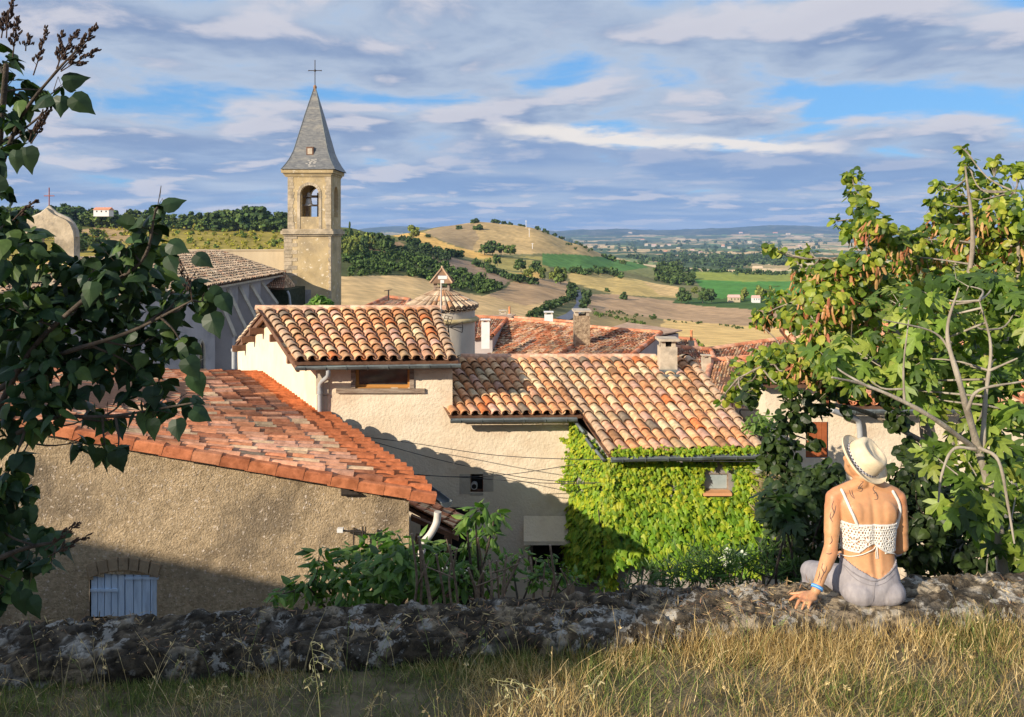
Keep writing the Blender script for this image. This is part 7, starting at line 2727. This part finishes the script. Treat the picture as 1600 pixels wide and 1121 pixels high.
# ------------------------------------------------------------------ unseen building added behind and left of the viewpoint to shade the foreground
bh_ = thing('shade_barn', 'unseen barn added behind the viewpoint on the left to shade the foreground', 'barn', (-12.5, -4, -2.2))
m_ = MB()
EX, EY = -6.75, -2.0
GX, GY = -6.75-1.2*6, -8.0
mx_, my_ = (EX+GX)/2, (EY+GY)/2
m_.add([(-26, -2, -2.3), (EX, EY, -2.3), (EX, EY, 2.7), (-16.5, -2, 3.2), (-20, -2, 4.05), (-26, -2, 4.3)], [(0, 1, 2, 3, 4, 5)])
m_.add([(EX, EY, -2.3), (GX, GY, -2.3), (GX, GY, 3.0), (mx_, my_, 3.55), (EX, EY, 2.7)], [(0, 1, 2, 3, 4)])
m_.add([(-26, -8, -2.3), (-26, -2, -2.3), (-26, -2, 3.0), (-26, -5, 4.0), (-26, -8, 3.0)], [(0, 1, 2, 3, 4)])
m_.add([(GX, GY, -2.3), (-26, -8, -2.3), (-26, -8, 3.0), (GX, GY, 3.0)], [(0, 1, 2, 3)])
m_.build('wall', M['roughcast'], bh_)
m_ = MB()
m_.slab([(-26.2, -2.05, 2.68), (EX+0.1, -2.05, 2.68), (mx_+0.1, my_, 3.6), (-26.2, -5, 3.6)], 0.08, 0, (0.6, 0.35, 0.22))
m_.slab([(-26.2, -5, 3.6), (mx_+0.1, my_, 3.6), (GX+0.1, -8.1, 2.98), (-26.2, -8.1, 2.98)], 0.08, 0, (0.6, 0.35, 0.22))
m_.build('roof', M['tile_old'], bh_)

# ------------------------------------------------------------------ the seated woman
OX, OY, OZ = 2.024, 4.36, -2.055
ORG = np.array([OX, OY, OZ])


def capsule(mb, a, b, ra, rb, n=16, flat=1.0):
    """tapered limb piece with round ends, closed"""
    a, b = np.array(a, float), np.array(b, float)
    ax = b-a
    L = np.linalg.norm(ax)
    ax = ax/L
    up = np.array([0, 0, 1.0]) if abs(ax[2]) < 0.9 else np.array([1.0, 0, 0])
    u = np.cross(ax, up)
    u /= np.linalg.norm(u)
    w = np.cross(ax, u)
    prof = [(ra*math.sin(t), -ra*math.cos(t)) for t in np.linspace(0.05, math.pi/2, 5)]
    prof += [(rb*math.sin(t), L-rb*math.cos(t)) for t in np.linspace(math.pi/2, math.pi-0.05, 5)]
    V = []
    for r_, h in prof:
        for k in range(n):
            t = 2*math.pi*k/n
            V.append(a+ax*h+u*math.cos(t)*r_+w*math.sin(t)*r_*flat)
    m = len(prof)
    Fc = [(i*n+k, i*n+(k+1) % n, (i+1)*n+(k+1) % n, (i+1)*n+k) for i in range(m-1) for k in range(n)]
    Fc = [tuple(reversed(f)) for f in Fc]
    Fc.append(tuple(range(n)))
    Fc.append(tuple((m-1)*n+k for k in reversed(range(n))))
    mb.add(V, Fc)


def ellipsoid(mb, c, r, rot=None, n=16):
    c, r = np.array(c, float), np.array(r, float)
    V, Fc = [], []
    m = 10
    for i in range(1, m):
        t = math.pi*i/m
        for k in range(n):
            p = 2*math.pi*k/n
            V.append(np.array([math.sin(t)*math.cos(p), math.sin(t)*math.sin(p), math.cos(t)])*r)
    V.append(np.array([0, 0, r[2]]))
    V.append(np.array([0, 0, -r[2]]))
    V = np.array(V)
    if rot is not None:
        V = V@np.array(rot).T
    V = V+c
    for i in range(m-2):
        for k in range(n):
            Fc.append((i*n+k, (i+1)*n+k, (i+1)*n+(k+1) % n, i*n+(k+1) % n))
    for k in range(n):
        Fc.append((len(V)-2, k, (k+1) % n))
        Fc.append((len(V)-1, (m-2)*n+(k+1) % n, (m-2)*n+k))
    mb.add(V, Fc)


def loft(mb, secs, n=36):
    V, Fc = [], []
    for z, cx, cy, rx, ry in secs:
        for k in range(n):
            t = 2*math.pi*k/n
            c_, s_ = math.cos(t), math.sin(t)
            e = 0.86
            V.append((cx+rx*math.copysign(abs(c_)**e, c_), cy+ry*math.copysign(abs(s_)**e, s_), z))
    m = len(secs)
    for i in range(m-1):
        for k in range(n):
            Fc.append((i*n+k, i*n+(k+1) % n, (i+1)*n+(k+1) % n, (i+1)*n+k))
    Fc.append(tuple(reversed(range(n))))
    Fc.append(tuple((m-1)*n+k for k in range(n)))
    mb.add(V, Fc)


def resample(secs, k=4):
    s = np.array(secs, float)
    return [tuple(x) for x in np.array([cr_row for cr_row in catmull(s, k)])]


def catmull(p, n):
    p = [2*p[0]-p[1]]+list(p)+[2*p[-1]-p[-2]]
    out = []
    for i in range(1, len(p)-2):
        for k in range(n):
            t = k/n
            out.append(0.5*((2*p[i])+(-p[i-1]+p[i+1])*t+(2*p[i-1]-5*p[i]+4*p[i+1]-p[i+2])*t*t+(-p[i-1]+3*p[i]-3*p[i+1]+p[i+2])*t**3))
    out.append(p[-2])
    return out


def remeshed(mb, voxel, smooth, fac=0.5):
    me = mb.mesh('tmp', M['iron'])
    o = bpy.data.objects.new('tmp', me)
    sc.collection.objects.link(o)
    md = o.modifiers.new('r', 'REMESH')
    md.mode = 'VOXEL'
    md.voxel_size = voxel
    md.use_smooth_shade = True
    ms = o.modifiers.new('s', 'SMOOTH')
    ms.iterations = smooth
    ms.factor = fac
    dg = bpy.context.evaluated_depsgraph_get()
    dg.update()
    ev = o.evaluated_get(dg).to_mesh()
    V = np.empty(len(ev.vertices)*3)
    ev.vertices.foreach_get('co', V)
    V = V.reshape(-1, 3)
    Fc = [tuple(p.vertices) for p in ev.polygons]
    bpy.data.objects.remove(o)
    bpy.data.meshes.remove(me)
    return V, Fc


def woman():
    t = thing('person', 'woman seated on the wall, back turned, in white crochet top and grey shorts', 'person', (OX, OY, OZ))
    mb = MB()
    secs = [(-0.012, 0, 0.01, 0.125, 0.10), (0.02, -0.004, 0.005, 0.150, 0.126), (0.07, -0.004, 0.0, 0.162, 0.130), (0.12, -0.002, 0.0, 0.158, 0.118), (0.18, 0, 0.005, 0.146, 0.100),
            (0.24, 0, 0.01, 0.142, 0.090), (0.30, 0, 0.014, 0.143, 0.090), (0.38, 0, 0.020, 0.152, 0.096), (0.46, 0, 0.028, 0.164, 0.100), (0.52, 0, 0.034, 0.175, 0.096),
            (0.56, 0, 0.040, 0.172, 0.082), (0.592, 0, 0.045, 0.135, 0.066), (0.62, 0, 0.048, 0.085, 0.055), (0.65, -0.002, 0.048, 0.058, 0.052), (0.70, -0.004, 0.050, 0.052, 0.054), (0.73, -0.006, 0.052, 0.052, 0.056)]
    loft(mb, resample(secs, 3))
    # buttocks, shoulder blades, bust
    for s in (-1, 1):
        ellipsoid(mb, (s*0.078, -0.052, 0.055), (0.092, 0.088, 0.072))
        ellipsoid(mb, (s*0.085, -0.040, 0.475), (0.058, 0.030, 0.075))
        ellipsoid(mb, (s*0.080, 0.105, 0.40), (0.062, 0.060, 0.06))
        ellipsoid(mb, (s*0.168, 0.040, 0.545), (0.052, 0.052, 0.050))
        capsule(mb, (s*0.03, 0.02, 0.635), (s*0.165, 0.035, 0.565), 0.038, 0.042)
    # head turned a little left, face forward
    fy = np.array([-0.06, 0.99, 0.05])
    fy /= np.linalg.norm(fy)
    upv = np.array([0.26, -0.24, 1.0])
    fx = np.cross(fy, upv)
    fx /= np.linalg.norm(fx)
    fz = np.cross(fx, fy)
    if fz[2] < 0:
        fz = -fz
    fy = fy+np.array([-0.03, 0, 0.24])
    fy /= np.linalg.norm(fy)
    fz = np.cross(fx, fy)
    Rh = np.stack([fx, fy, fz], 1)
    hc = np.array([-0.012, 0.062, 0.742])
    H = lambda p: hc+Rh@np.array(p, float)
    ellipsoid(mb, hc, (0.073, 0.092, 0.094), Rh)
    ellipsoid(mb, H((0, 0.030, -0.055)), (0.058, 0.066, 0.062), Rh)
    ellipsoid(mb, H((0, 0.078, -0.098)), (0.022, 0.020, 0.018), Rh)
    capsule(mb, H((0, 0.095, 0.012)), H((0, 0.112, -0.026)), 0.010, 0.013)
    ellipsoid(mb, H((0, 0.090, -0.062)), (0.026, 0.014, 0.010), Rh)
    ellipsoid(mb, H((0, 0.084, 0.028)), (0.052, 0.014, 0.010), Rh)
    for s in (-1, 1):
        ellipsoid(mb, H((s*0.074, 0.0, -0.012)), (0.009, 0.020, 0.031), Rh)
        ellipsoid(mb, H((s*0.045, 0.066, -0.030)), (0.020, 0.020, 0.020), Rh)
    # arms
    capsule(mb, (-0.182, 0.035, 0.545), (-0.222, -0.020, 0.285), 0.047, 0.037)
    capsule(mb, (-0.190, 0.030, 0.50), (-0.212, -0.005, 0.36), 0.046, 0.042)
    capsule(mb, (-0.222, -0.020, 0.285), (-0.345, -0.118, 0.085), 0.038, 0.0255)
    capsule(mb, (-0.228, -0.026, 0.262), (-0.275, -0.065, 0.195), 0.041, 0.036)
    capsule(mb, (0.182, 0.035, 0.545), (0.216, 0.055, 0.265), 0.047, 0.036)
    capsule(mb, (0.188, 0.035, 0.50), (0.205, 0.045, 0.36), 0.046, 0.041)
    capsule(mb, (0.216, 0.055, 0.262), (0.090, 0.260, 0.105), 0.037, 0.025)
    capsule(mb, (0.205, 0.07, 0.25), (0.160, 0.145, 0.19), 0.039, 0.034)
    # left hand flat on the wall, fingers spread
    z0 = 0.034
    W = np.array([-0.350, -0.122, 0.075])
    kn = {'index': ((-0.430, -0.118), (-0.458, -0.122), (-0.492, -0.126), 0.0105), 'middle': ((-0.432, -0.150), (-0.464, -0.184), (-0.496, -0.220), 0.0108),
          'ring': ((-0.415, -0.172), (-0.438, -0.202), (-0.466, -0.232), 0.0100), 'pinky': ((-0.394, -0.178), (-0.408, -0.202), (-0.428, -0.224), 0.0090)}
    for k, (a, b, c, r_) in kn.items():
        K = np.array([a[0], a[1], z0+0.022])
        B = np.array([b[0], b[1], z0+0.026])
        T_ = np.array([c[0], c[1], z0+0.004])
        capsule(mb, W*0.75+K*0.25, K, 0.016, r_*1.35, 10)
        capsule(mb, K, B, r_*1.15, r_, 10)
        capsule(mb, B, T_, r_, r_*0.78, 10)
    ellipsoid(mb, (-0.392, -0.142, 0.060), (0.046, 0.036, 0.017))
    capsule(mb, (-0.368, -0.108, 0.066), (-0.420, -0.078, z0+0.018), 0.017, 0.012, 10)
    capsule(mb, (-0.420, -0.078, z0+0.018), (-0.462, -0.058, z0+0.006), 0.0115, 0.009, 10)
    # right hand resting on the thigh
    W2 = np.array([0.090, 0.260, 0.100])
    ellipsoid(mb, (0.055, 0.310, 0.092), (0.036, 0.048, 0.016))
    for i, (dx, dl) in enumerate(((-0.030, 0.068), (-0.010, 0.078), (0.010, 0.072), (0.028, 0.056))):
        K = np.array([0.045+dx, 0.345-abs(dx)*0.2, 0.094])
        B = K+[dx*0.3-0.008, dl*0.5, 0.002]
        T_ = B+[dx*0.1-0.004, dl*0.42, -0.020]
        capsule(mb, K-[0, 0.03, 0], K, 0.013, 0.011, 10)
        capsule(mb, K, B, 0.0105, 0.0095, 10)
        capsule(mb, B, T_, 0.0095, 0.008, 10)
    capsule(mb, (0.035, 0.290, 0.095), (0.000, 0.325, 0.090), 0.014, 0.0105, 10)
    capsule(mb, (0.000, 0.325, 0.090), (-0.012, 0.352, 0.082), 0.0105, 0.009, 10)
    # legs over the far side
    for s, hip, kne, ank, toe in ((-1, (-0.085, 0.03, 0.065), (-0.190, 0.335, -0.010), (-0.160, 0.375, -0.42), (-0.190, 0.50, -0.48)), (1, (0.085, 0.03, 0.065), (0.120, 0.430, 0.005), (0.125, 0.47, -0.41), (0.135, 0.60, -0.47))):
        capsule(mb, hip, kne, 0.088, 0.060)
        capsule(mb, kne, ank, 0.056, 0.036)
        k2 = np.array(kne)*0.72+np.array(ank)*0.28
        ellipsoid(mb, k2+[0, -0.012, 0], (0.054, 0.056, 0.10))
        capsule(mb, ank, toe, 0.036, 0.022)
        capsule(mb, ank, np.array(ank)+[0, -0.03, -0.045], 0.034, 0.030)
    for arr in mb.V:
        arr += ORG
    V, Fc = remeshed(mb, 0.0058, 7, 0.5)
    L = V-ORG
    # spine furrow, shoulder-blade hollows and the two dimples low on the back
    back = (L[:, 1] < 0.03) & (L[:, 2] > 0.09) & (L[:, 2] < 0.60) & (abs(L[:, 0]) < 0.17)
    g = np.exp(-(L[:, 0]/0.016)**2)*np.clip((L[:, 2]-0.09)/0.05, 0, 1)*np.clip((0.60-L[:, 2])/0.08, 0, 1)*0.0085
    for s in (-1, 1):
        g += np.exp(-((L[:, 0]-s*0.042)/0.012)**2-((L[:, 2]-0.165)/0.014)**2)*0.006
        g -= np.exp(-((L[:, 0]-s*0.036)/0.018)**2)*np.clip((L[:, 2]-0.12)/0.08, 0, 1)*np.clip((0.46-L[:, 2])/0.12, 0, 1)*0.004
        g -= np.exp(-((L[:, 0]-s*0.075)/0.018)**2-((L[:, 2]-0.45)/0.06)**2)*0.005
    V[back, 1] += g[back]
    b2 = MB()
    n3 = fbm(L*9, 3, 171)
    colr = np.array([0.58, 0.305, 0.145])*(1+0.10*n3)[:, None]
    red = np.exp(-((np.linalg.norm(L-[-0.2, 0.03, 0.55], axis=1))/0.08)**2)+np.exp(-((np.linalg.norm(L-[0.2, 0.03, 0.55], axis=1))/0.08)**2)+np.exp(-((np.linalg.norm(L-[-0.225, -0.03, 0.27], axis=1))/0.04)**2)
    red += np.exp(-((np.linalg.norm(L-[-0.45, -0.15, 0.05], axis=1))/0.06)**2)
    colr = colr*(1-0.22*np.clip(red, 0, 1)[:, None]*np.array([0.1, 1, 1]))
    b2.add(V, np.array(Fc) if len(set(map(len, Fc))) == 1 else Fc, 0, np.clip(colr, 0, 1), True)
    sk = bpy.data.materials.new('skin')
    sk.use_nodes = True
    nt = NT(sk.node_tree)
    bs = nt.n['Principled BSDF']
    vv = nt.new('ShaderNodeTexCoord').outputs['Object']
    cc = nt.mix(1.0, nt.new('ShaderNodeVertexColor', layer_name='Col').outputs['Color'], nt.ramp(nt.noise(vv, 35, 5, 0.6), [(0.3, (0.90, 0.88, 0.88)), (0.7, (1.06, 1.05, 1.05))]), 'MULTIPLY')
    nt.put(bs.inputs['Base Color'], cc)
    bs.inputs['Roughness'].default_value = 0.48
    bs.inputs['Specular IOR Level'].default_value = 0.4
    bs.inputs['Subsurface Weight'].default_value = 0.12
    bs.inputs['Subsurface Radius'].default_value = (0.012, 0.005, 0.003)
    bs.inputs['Subsurface Scale'].default_value = 1.0
    bn = nt.new('ShaderNodeBump')
    bn.inputs['Strength'].default_value = 0.15
    bn.inputs['Distance'].default_value = 0.002
    nt.put(bn.inputs['Height'], nt.noise(vv, 260, 3, 0.6))
    nt.l.new(bn.outputs[0], bs.inputs['Normal'])
    b2.build('body', sk, t)
    bvh = BVHTree.FromPolygons([Vector(v) for v in V], [list(f) for f in Fc])

    # vertex normals
    FA = np.array([f[:4] if len(f) >= 4 else (f[0], f[1], f[2], f[2]) for f in Fc])
    fn = np.cross(V[FA[:, 1]]-V[FA[:, 0]], V[FA[:, 2]]-V[FA[:, 0]])
    vn = np.zeros_like(V)
    for k in range(4):
        np.add.at(vn, FA[:, k], fn)
    vn /= np.linalg.norm(vn, axis=1)[:, None]+1e-12
    if np.mean(np.sum(vn*(V-V.mean(0)), 1)) < 0:
        vn = -vn
    fc = V[FA].mean(1)-ORG

    def cloth(name, mask, off, mt, th=0.006, fnoise=0.0, ns=14, colf=None):
        idx = np.where(mask)[0]
        fs = FA[idx]
        used = np.unique(fs)
        mp = -np.ones(len(V), int)
        mp[used] = np.arange(len(used))
        O = V[used]+vn[used]*off
        if fnoise:
            O = O+vn[used]*(fbm((V[used]-ORG)*ns, 3, 181)*fnoise)[:, None]
        I = V[used]+vn[used]*(off-th)
        n = len(used)
        q = mp[fs]
        m_ = MB()
        edges = {}
        for f in q:
            for a, b in ((0, 1), (1, 2), (2, 3), (3, 0)):
                e = (f[a], f[b])
                if e[0] == e[1]:
                    continue
                if (e[1], e[0]) in edges:
                    del edges[(e[1], e[0])]
                else:
                    edges[e] = 1
        rim = [(a, b, b+n, a+n)[::-1] for a, b in edges]
        c = (1, 1, 1) if colf is None else np.concatenate([colf(V[used]-ORG)]*2)
        m_.add(np.concatenate([O, I]), q, 0, c, True)
        if rim:
            m_.fi.append(np.array(rim).ravel())
            m_.fs.append(np.full(len(rim), 4))
            m_.M.append(np.full(len(rim), 0))
            m_.S.append(np.full(len(rim), False))
        return m_.build(name, mt, t)

    x, y, z = fc[:, 0], fc[:, 1], fc[:, 2]
    top = 0.142+0.085*np.clip(abs(x)/0.15, 0, 1.2)**1.3
    top = np.where(y > 0.06, 0.215, top)
    body = abs(x) < 0.30
    arms = ((abs(x+0.0) > 0.172) & (z > 0.11) & (y < 0.06)) | ((x < -0.235) & (y < 0.12))
    hand2 = (y > 0.17) & (z > 0.066) & (x > -0.05) & (x < 0.19) & (z > 0.078)
    sm = (z < top) & body & ~arms & (z > -0.16) & (y < 0.46) & ~hand2 & (z > -0.15)
    gs = mat('grey_shorts_fabric', (0.27, 0.25, 0.26), (0.36, 0.335, 0.34), 30, 0.9, 0.5, 260, stretch=(1, 1, 0.5), bdist=0.002)
    so = cloth('shorts', sm, 0.008, gs, 0.008, 0.010, 16)
    # seams and waistband
    def proj(px_, py_, d=0.008, D0=3.9):
        o_ = np.array([0, 0, 0.0])
        dr = P(px_, py_, 1.0)
        dr = dr/np.linalg.norm(dr)
        h = bvh.ray_cast(Vector(o_), Vector(dr))
        if h[0] is None:
            return None
        nrm_ = np.array(h[1])
        if np.dot(nrm_, dr) > 0:
            nrm_ = -nrm_
        return np.array(h[0])+nrm_*d

    def line(pts, d, rad, mt, name, parent, n=6, dens=5):
        q = [proj(a, b, d) for a, b in (catmull([np.array(p, float) for p in pts], dens))]
        q = [p for p in q if p is not None]
        if len(q) < 2:
            return None
        m_ = MB()
        m_.tube(q, rad, n, 0)
        o_ = m_.build(name, mt, parent)
        return o_
    seam = mat('shorts_seam', (0.20, 0.185, 0.19), (0.26, 0.24, 0.25), 30, 0.9)
    line([(1366, 911), (1365, 922), (1362, 938)], 0.0085, 0.0022, seam, 'seam', so)
    wb = [(1312, 872), (1322, 884), (1338, 898), (1355, 906), (1368, 908), (1382, 902), (1394, 888), (1402, 874)]
    line(wb, 0.009, 0.0035, seam, 'waistband', so)
    line([(1318, 880), (1326, 893), (1340, 907), (1357, 914), (1370, 915), (1384, 909), (1396, 897)], 0.0095, 0.0014, seam, 'seam', so)
    # crochet top: openwork band
    wm = mat('white_crochet', (0.74, 0.70, 0.62), (0.86, 0.83, 0.76), 60, 0.9, 0.9, 420, bdist=0.004)
    bot = 0.326-0.054*np.clip(abs(x+0.01)/0.07, 0, 1)**1.5
    bot = np.where(y > 0.03, 0.33, bot)
    tm = (z > bot) & (z < 0.436+0.03*np.clip(y/0.1, 0, 1)) & (abs(x) < 0.19) & ~((abs(x) > 0.168) & (y > -0.06)) & ~((x < -0.17)) & ~((x > 0.172))
    th = np.arctan2(x, -(y-0.02))
    u = th*0.13/0.0165
    vrow = (z-0.28)/0.0145
    sh_ = np.floor(vrow) % 2*0.5
    fu, fv = (u+sh_) % 1.0, vrow % 1.0
    holes = (abs(fu-0.5) < 0.24) & (abs(fv-0.5) < 0.30) & (z < 0.424) & (z > bot+0.012)
    # two flower motifs low at the sides have larger radial openings
    for cx_, cz_ in ((-0.105, 0.335), (0.085, 0.338), (-0.04, 0.345)):
        dx, dz = x-cx_, z-cz_
        rr_ = np.hypot(dx, dz)
        a_ = np.arctan2(dz, dx)
        inm = (rr_ < 0.030) & (y < 0)
        holes = np.where(inm, (rr_ > 0.009) & (rr_ < 0.025) & (np.cos(a_*8) > 0.1), holes)
    holes &= (y < 0.06)
    to = cloth('crochet_top', tm & ~holes, 0.0075, wm, 0.005)
    for pts in ([(1341, 824), (1333, 805), (1324, 785), (1316, 768)], [(1401, 824), (1406, 800), (1403, 784), (1395, 769)]):
        q = [proj(a, b, 0.004) for a, b in catmull([np.array(p, float) for p in pts], 5)]
        q = [p for p in q if p is not None]
        if len(q) > 2:
            e = q[-1]
            q += [e+np.array([0.002, 0.03, 0.008]), e+np.array([0.006, 0.07, -0.01])]
            m_ = MB()
            m_.tube(q, 0.0082, 8, 0)
            m_.build('strap', wm, to)
    for k in range(2):
        line([(1371, 850), (1369+k*2, 860), (1369+k*3, 873)], 0.007, 0.0024, wm, 'tie', to)
    line([(1313, 866), (1330, 869), (1352, 864), (1370, 852)], 0.009, 0.0028, wm, 'hem', to, dens=8)
    line([(1370, 852), (1382, 862), (1400, 865)], 0.009, 0.0028, wm, 'hem', to, dens=8)
    line([(1314, 826), (1341, 822), (1370, 828), (1402, 823)], 0.009, 0.0026, wm, 'hem', to, dens=10)
    # tattoos
    ink = mat('tattoo_ink', (0.10, 0.07, 0.06), (0.17, 0.11, 0.09), 60, 0.6)
    tt = [[(1344, 752), (1349, 753), (1345, 757), (1341, 764), (1347, 763), (1346, 768), (1340, 767)], [(1340, 760), (1344, 762), (1348, 758)],
          [(1367, 759), (1364, 764), (1367, 769), (1371, 774), (1371, 780), (1366, 781)], [(1365, 772), (1369, 770), (1370, 776)],
          [(1327, 766), (1329, 773), (1333, 778), (1336, 779)], [(1331, 766), (1332, 772), (1335, 778)],
          [(1303, 782), (1300, 792), (1303, 802), (1298, 812)], [(1306, 790), (1304, 800), (1300, 810)], [(1299, 800), (1297, 808), (1301, 816)],
          [(1299, 838), (1300, 846), (1296, 851)], [(1291, 865), (1296, 866), (1300, 864)],
          [(1286, 880), (1284, 888), (1287, 896), (1282, 905)], [(1292, 884), (1290, 892), (1285, 900), (1281, 912)], [(1295, 896), (1289, 902), (1284, 911)], [(1281, 892), (1280, 900), (1276, 910)]]
    for i, pts in enumerate(tt):
        q = [proj(a, b, 0.0002) for a, b in catmull([np.array(p, float) for p in pts], 4)]
        q = [p for p in q if p is not None]
        if len(q) > 2 and max(np.linalg.norm(np.diff(np.array(q), axis=0), axis=1)) < 0.05:
            m_ = MB()
            n_ = len(q)
            m_.tube(q, 0.0008+0.0016*np.sin(np.linspace(0.2, math.pi-0.2, n_)), 6, 0)
            m_.build('tattoo', ink, t)
    # eyes and mouth
    for s in (-1, 1):
        m_ = MB()
        ellipsoid(m_, H((s*0.030, 0.078, 0.002))+ORG, (0.0095, 0.0095, 0.0095))
        m_.build('eye', M['white'], t)
    m_ = MB()
    ellipsoid(m_, H((0, 0.100, -0.062))+ORG, (0.022, 0.006, 0.006), Rh)
    m_.build('mouth', mat('lips', (0.5, 0.2, 0.16)), t)
    m_ = MB()
    ellipsoid(m_, H((0, -0.010, 0.018))+ORG, (0.0745, 0.089, 0.078), Rh, 24)
    m_.build('hair', mat('short_dark_hair', (0.04, 0.025, 0.018), (0.09, 0.055, 0.035), 200, 0.7, 0.6, 300), t)
    # wristband
    m_ = MB()
    fa_ = np.array([-0.345, -0.118, 0.085])-np.array([-0.222, -0.020, 0.285])
    fa_ /= np.linalg.norm(fa_)
    c = ORG+np.array([-0.345, -0.118, 0.085])-fa_*0.018
    u_ = np.cross(fa_, [0, 0, 1.0])
    u_ /= np.linalg.norm(u_)
    w_ = np.cross(fa_, u_)
    for k, o_ in enumerate((-0.006, 0.0, 0.006)):
        ring = [c+fa_*o_+(u_*math.cos(a)+w_*math.sin(a))*0.0292 for a in np.linspace(0, 2*math.pi, 25)]
        m_.tube(ring, 0.0038, 6, 0, ((0.08, 0.32, 0.75), (0.30, 0.60, 0.85), (0.05, 0.25, 0.65))[k])
    m_.build('wristband', M['vgen'], t)

    # straw hat
    axis = np.array([0.46, -0.58, 0.67])
    axis /= np.linalg.norm(axis)
    xx = np.array([1.0, 0.2, 0])
    xx -= axis*np.dot(xx, axis)
    xx /= np.linalg.norm(xx)
    # crown length runs front to back of the head
    fl = fy-axis*np.dot(fy, axis)
    fl /= np.linalg.norm(fl)
    sd = np.cross(fl, axis)
    base = ORG+np.array([-0.018, 0.040, 0.762])
    fl, sd = fl*1.14, sd*1.24
    hat = thing('straw_hat', 'cream straw trilby with a dark patterned band worn by the seated woman', 'hat', base)
    straw = mat('woven_straw', (0.66, 0.53, 0.34), (0.78, 0.65, 0.45), 24, 0.85, 0.7, 330, bdist=0.003)
    nseg = 64
    a_ = np.linspace(0, 2*math.pi, nseg, endpoint=False)

    def ring(rl, rs, h, extra=0.0):
        out = []
        for a in a_:
            hh = h+(extra(a) if callable(extra) else extra)
            out.append(base+fl*math.cos(a)*rl+sd*math.sin(a)*rs+axis*hh)
        return out
    up_ = lambda k: (lambda a: k*(0.9*math.sin(a)**2+0.55*(1-math.cos(a))/2*1.0))
    rings = [ring(0.137, 0.122, 0.004, up_(0.018)), ring(0.138, 0.123, 0.001, up_(0.017)), ring(0.134, 0.119, -0.002, up_(0.012)), ring(0.115, 0.100, -0.004, up_(0.003)), ring(0.101, 0.086, 0.0), ring(0.098, 0.083, 0.012), ring(0.096, 0.080, 0.045), ring(0.091, 0.074, 0.080), ring(0.084, 0.066, 0.096, lambda a: 0.008*(-math.cos(a))), ring(0.074, 0.056, 0.102, lambda a: 0.010*(-math.cos(a)))]
    def dent(s_):
        out = []
        for a in a_:
            rl, rs = 0.074*s_, 0.056*s_
            h = 0.102+0.010*(-math.cos(a))*s_-0.015*(1-s_)**0.8*(1.0)-0.010*(math.sin(a)**2)*(1-abs(2*s_-1))
            out.append(base+fl*math.cos(a)*rl+sd*math.sin(a)*rs+axis*h)
        return out
    rings += [dent(0.86), dent(0.7), dent(0.5), dent(0.3), dent(0.12)]
    Vh = np.array([p for rg in rings for p in rg])
    # pinch at the front sides of the crown
    loc = Vh-base
    lh, lf, ls = loc@axis, loc@fl/1.14**2, loc@sd/1.24**2
    pin = np.exp(-((lf-0.055)/0.03)**2)*np.clip((lh-0.05)/0.05, 0, 1)*np.clip(abs(ls)/0.04, 0, 1)*0.016
    Vh = Vh-sd*(np.sign(ls)*pin)[:, None]
    nr_ = len(rings)
    Fh = np.array([(i*nseg+k, i*nseg+(k+1) % nseg, (i+1)*nseg+(k+1) % nseg, (i+1)*nseg+k) for i in range(nr_-1) for k in range(nseg)])
    inner = Vh-0
    m_ = MB()
    m_.add(Vh, Fh, 0, (1, 1, 1), True)
    m_.add(Vh[-nseg:], [tuple(range(nseg))], 0, (1, 1, 1), False)
    lowr = np.array([p-axis*0.004 for rg in rings[:5] for p in rg])
    m_.add(lowr, np.array([(i*nseg+k, (i+1)*nseg+k, (i+1)*nseg+(k+1) % nseg, i*nseg+(k+1) % nseg) for i in range(4) for k in range(nseg)]), 0, (1, 1, 1), True)
    m_.add(list(Vh[:nseg])+list(lowr[:nseg]), np.array([(k, nseg+k, nseg+(k+1) % nseg, (k+1) % nseg) for k in range(nseg)]), 0)
    m_.build('crown_and_brim', straw, hat)
    m_ = MB()
    bandc = [(0.05, 0.05, 0.08), (0.55, 0.55, 0.58)]
    for k in range(nseg):
        k2 = (k+1) % nseg
        def bp(kk, rl, rs, h):
            a = a_[kk]
            return base+fl*math.cos(a)*rl+sd*math.sin(a)*rs+axis*h
        m_.add([bp(k, 0.1005, 0.0855, 0.004), bp(k2, 0.1005, 0.0855, 0.004), bp(k2, 0.1, 0.085, 0.012), bp(k, 0.1, 0.085, 0.012)], [(0, 1, 2, 3)], 0, bandc[k % 2])
        m_.add([bp(k, 0.1, 0.085, 0.012), bp(k2, 0.1, 0.085, 0.012), bp(k2, 0.0995, 0.0845, 0.020), bp(k, 0.0995, 0.0845, 0.020)], [(0, 1, 2, 3)], 0, bandc[(k+1) % 2])
    m_.build('band', M['vgen'], hat)


woman()

# ------------------------------------------------------------------ air
hz_ = MB()
hz_.box((-46000, -60, -420), (46000, 29500, 430))
hm = bpy.data.materials.new('haze')
hm.use_nodes = True
t_ = NT(hm.node_tree)
t_.n.clear()
out_ = t_.new('ShaderNodeOutputMaterial')
pv = t_.new('ShaderNodeVolumePrincipled')
pv.inputs['Color'].default_value = (0.38, 0.60, 1.0, 1)
pv.inputs['Density'].default_value = 3.6e-5
t_.l.new(pv.outputs[0], out_.inputs['Volume'])
ho = hz_.build('haze', hm)
tag(ho, kind='stuff')
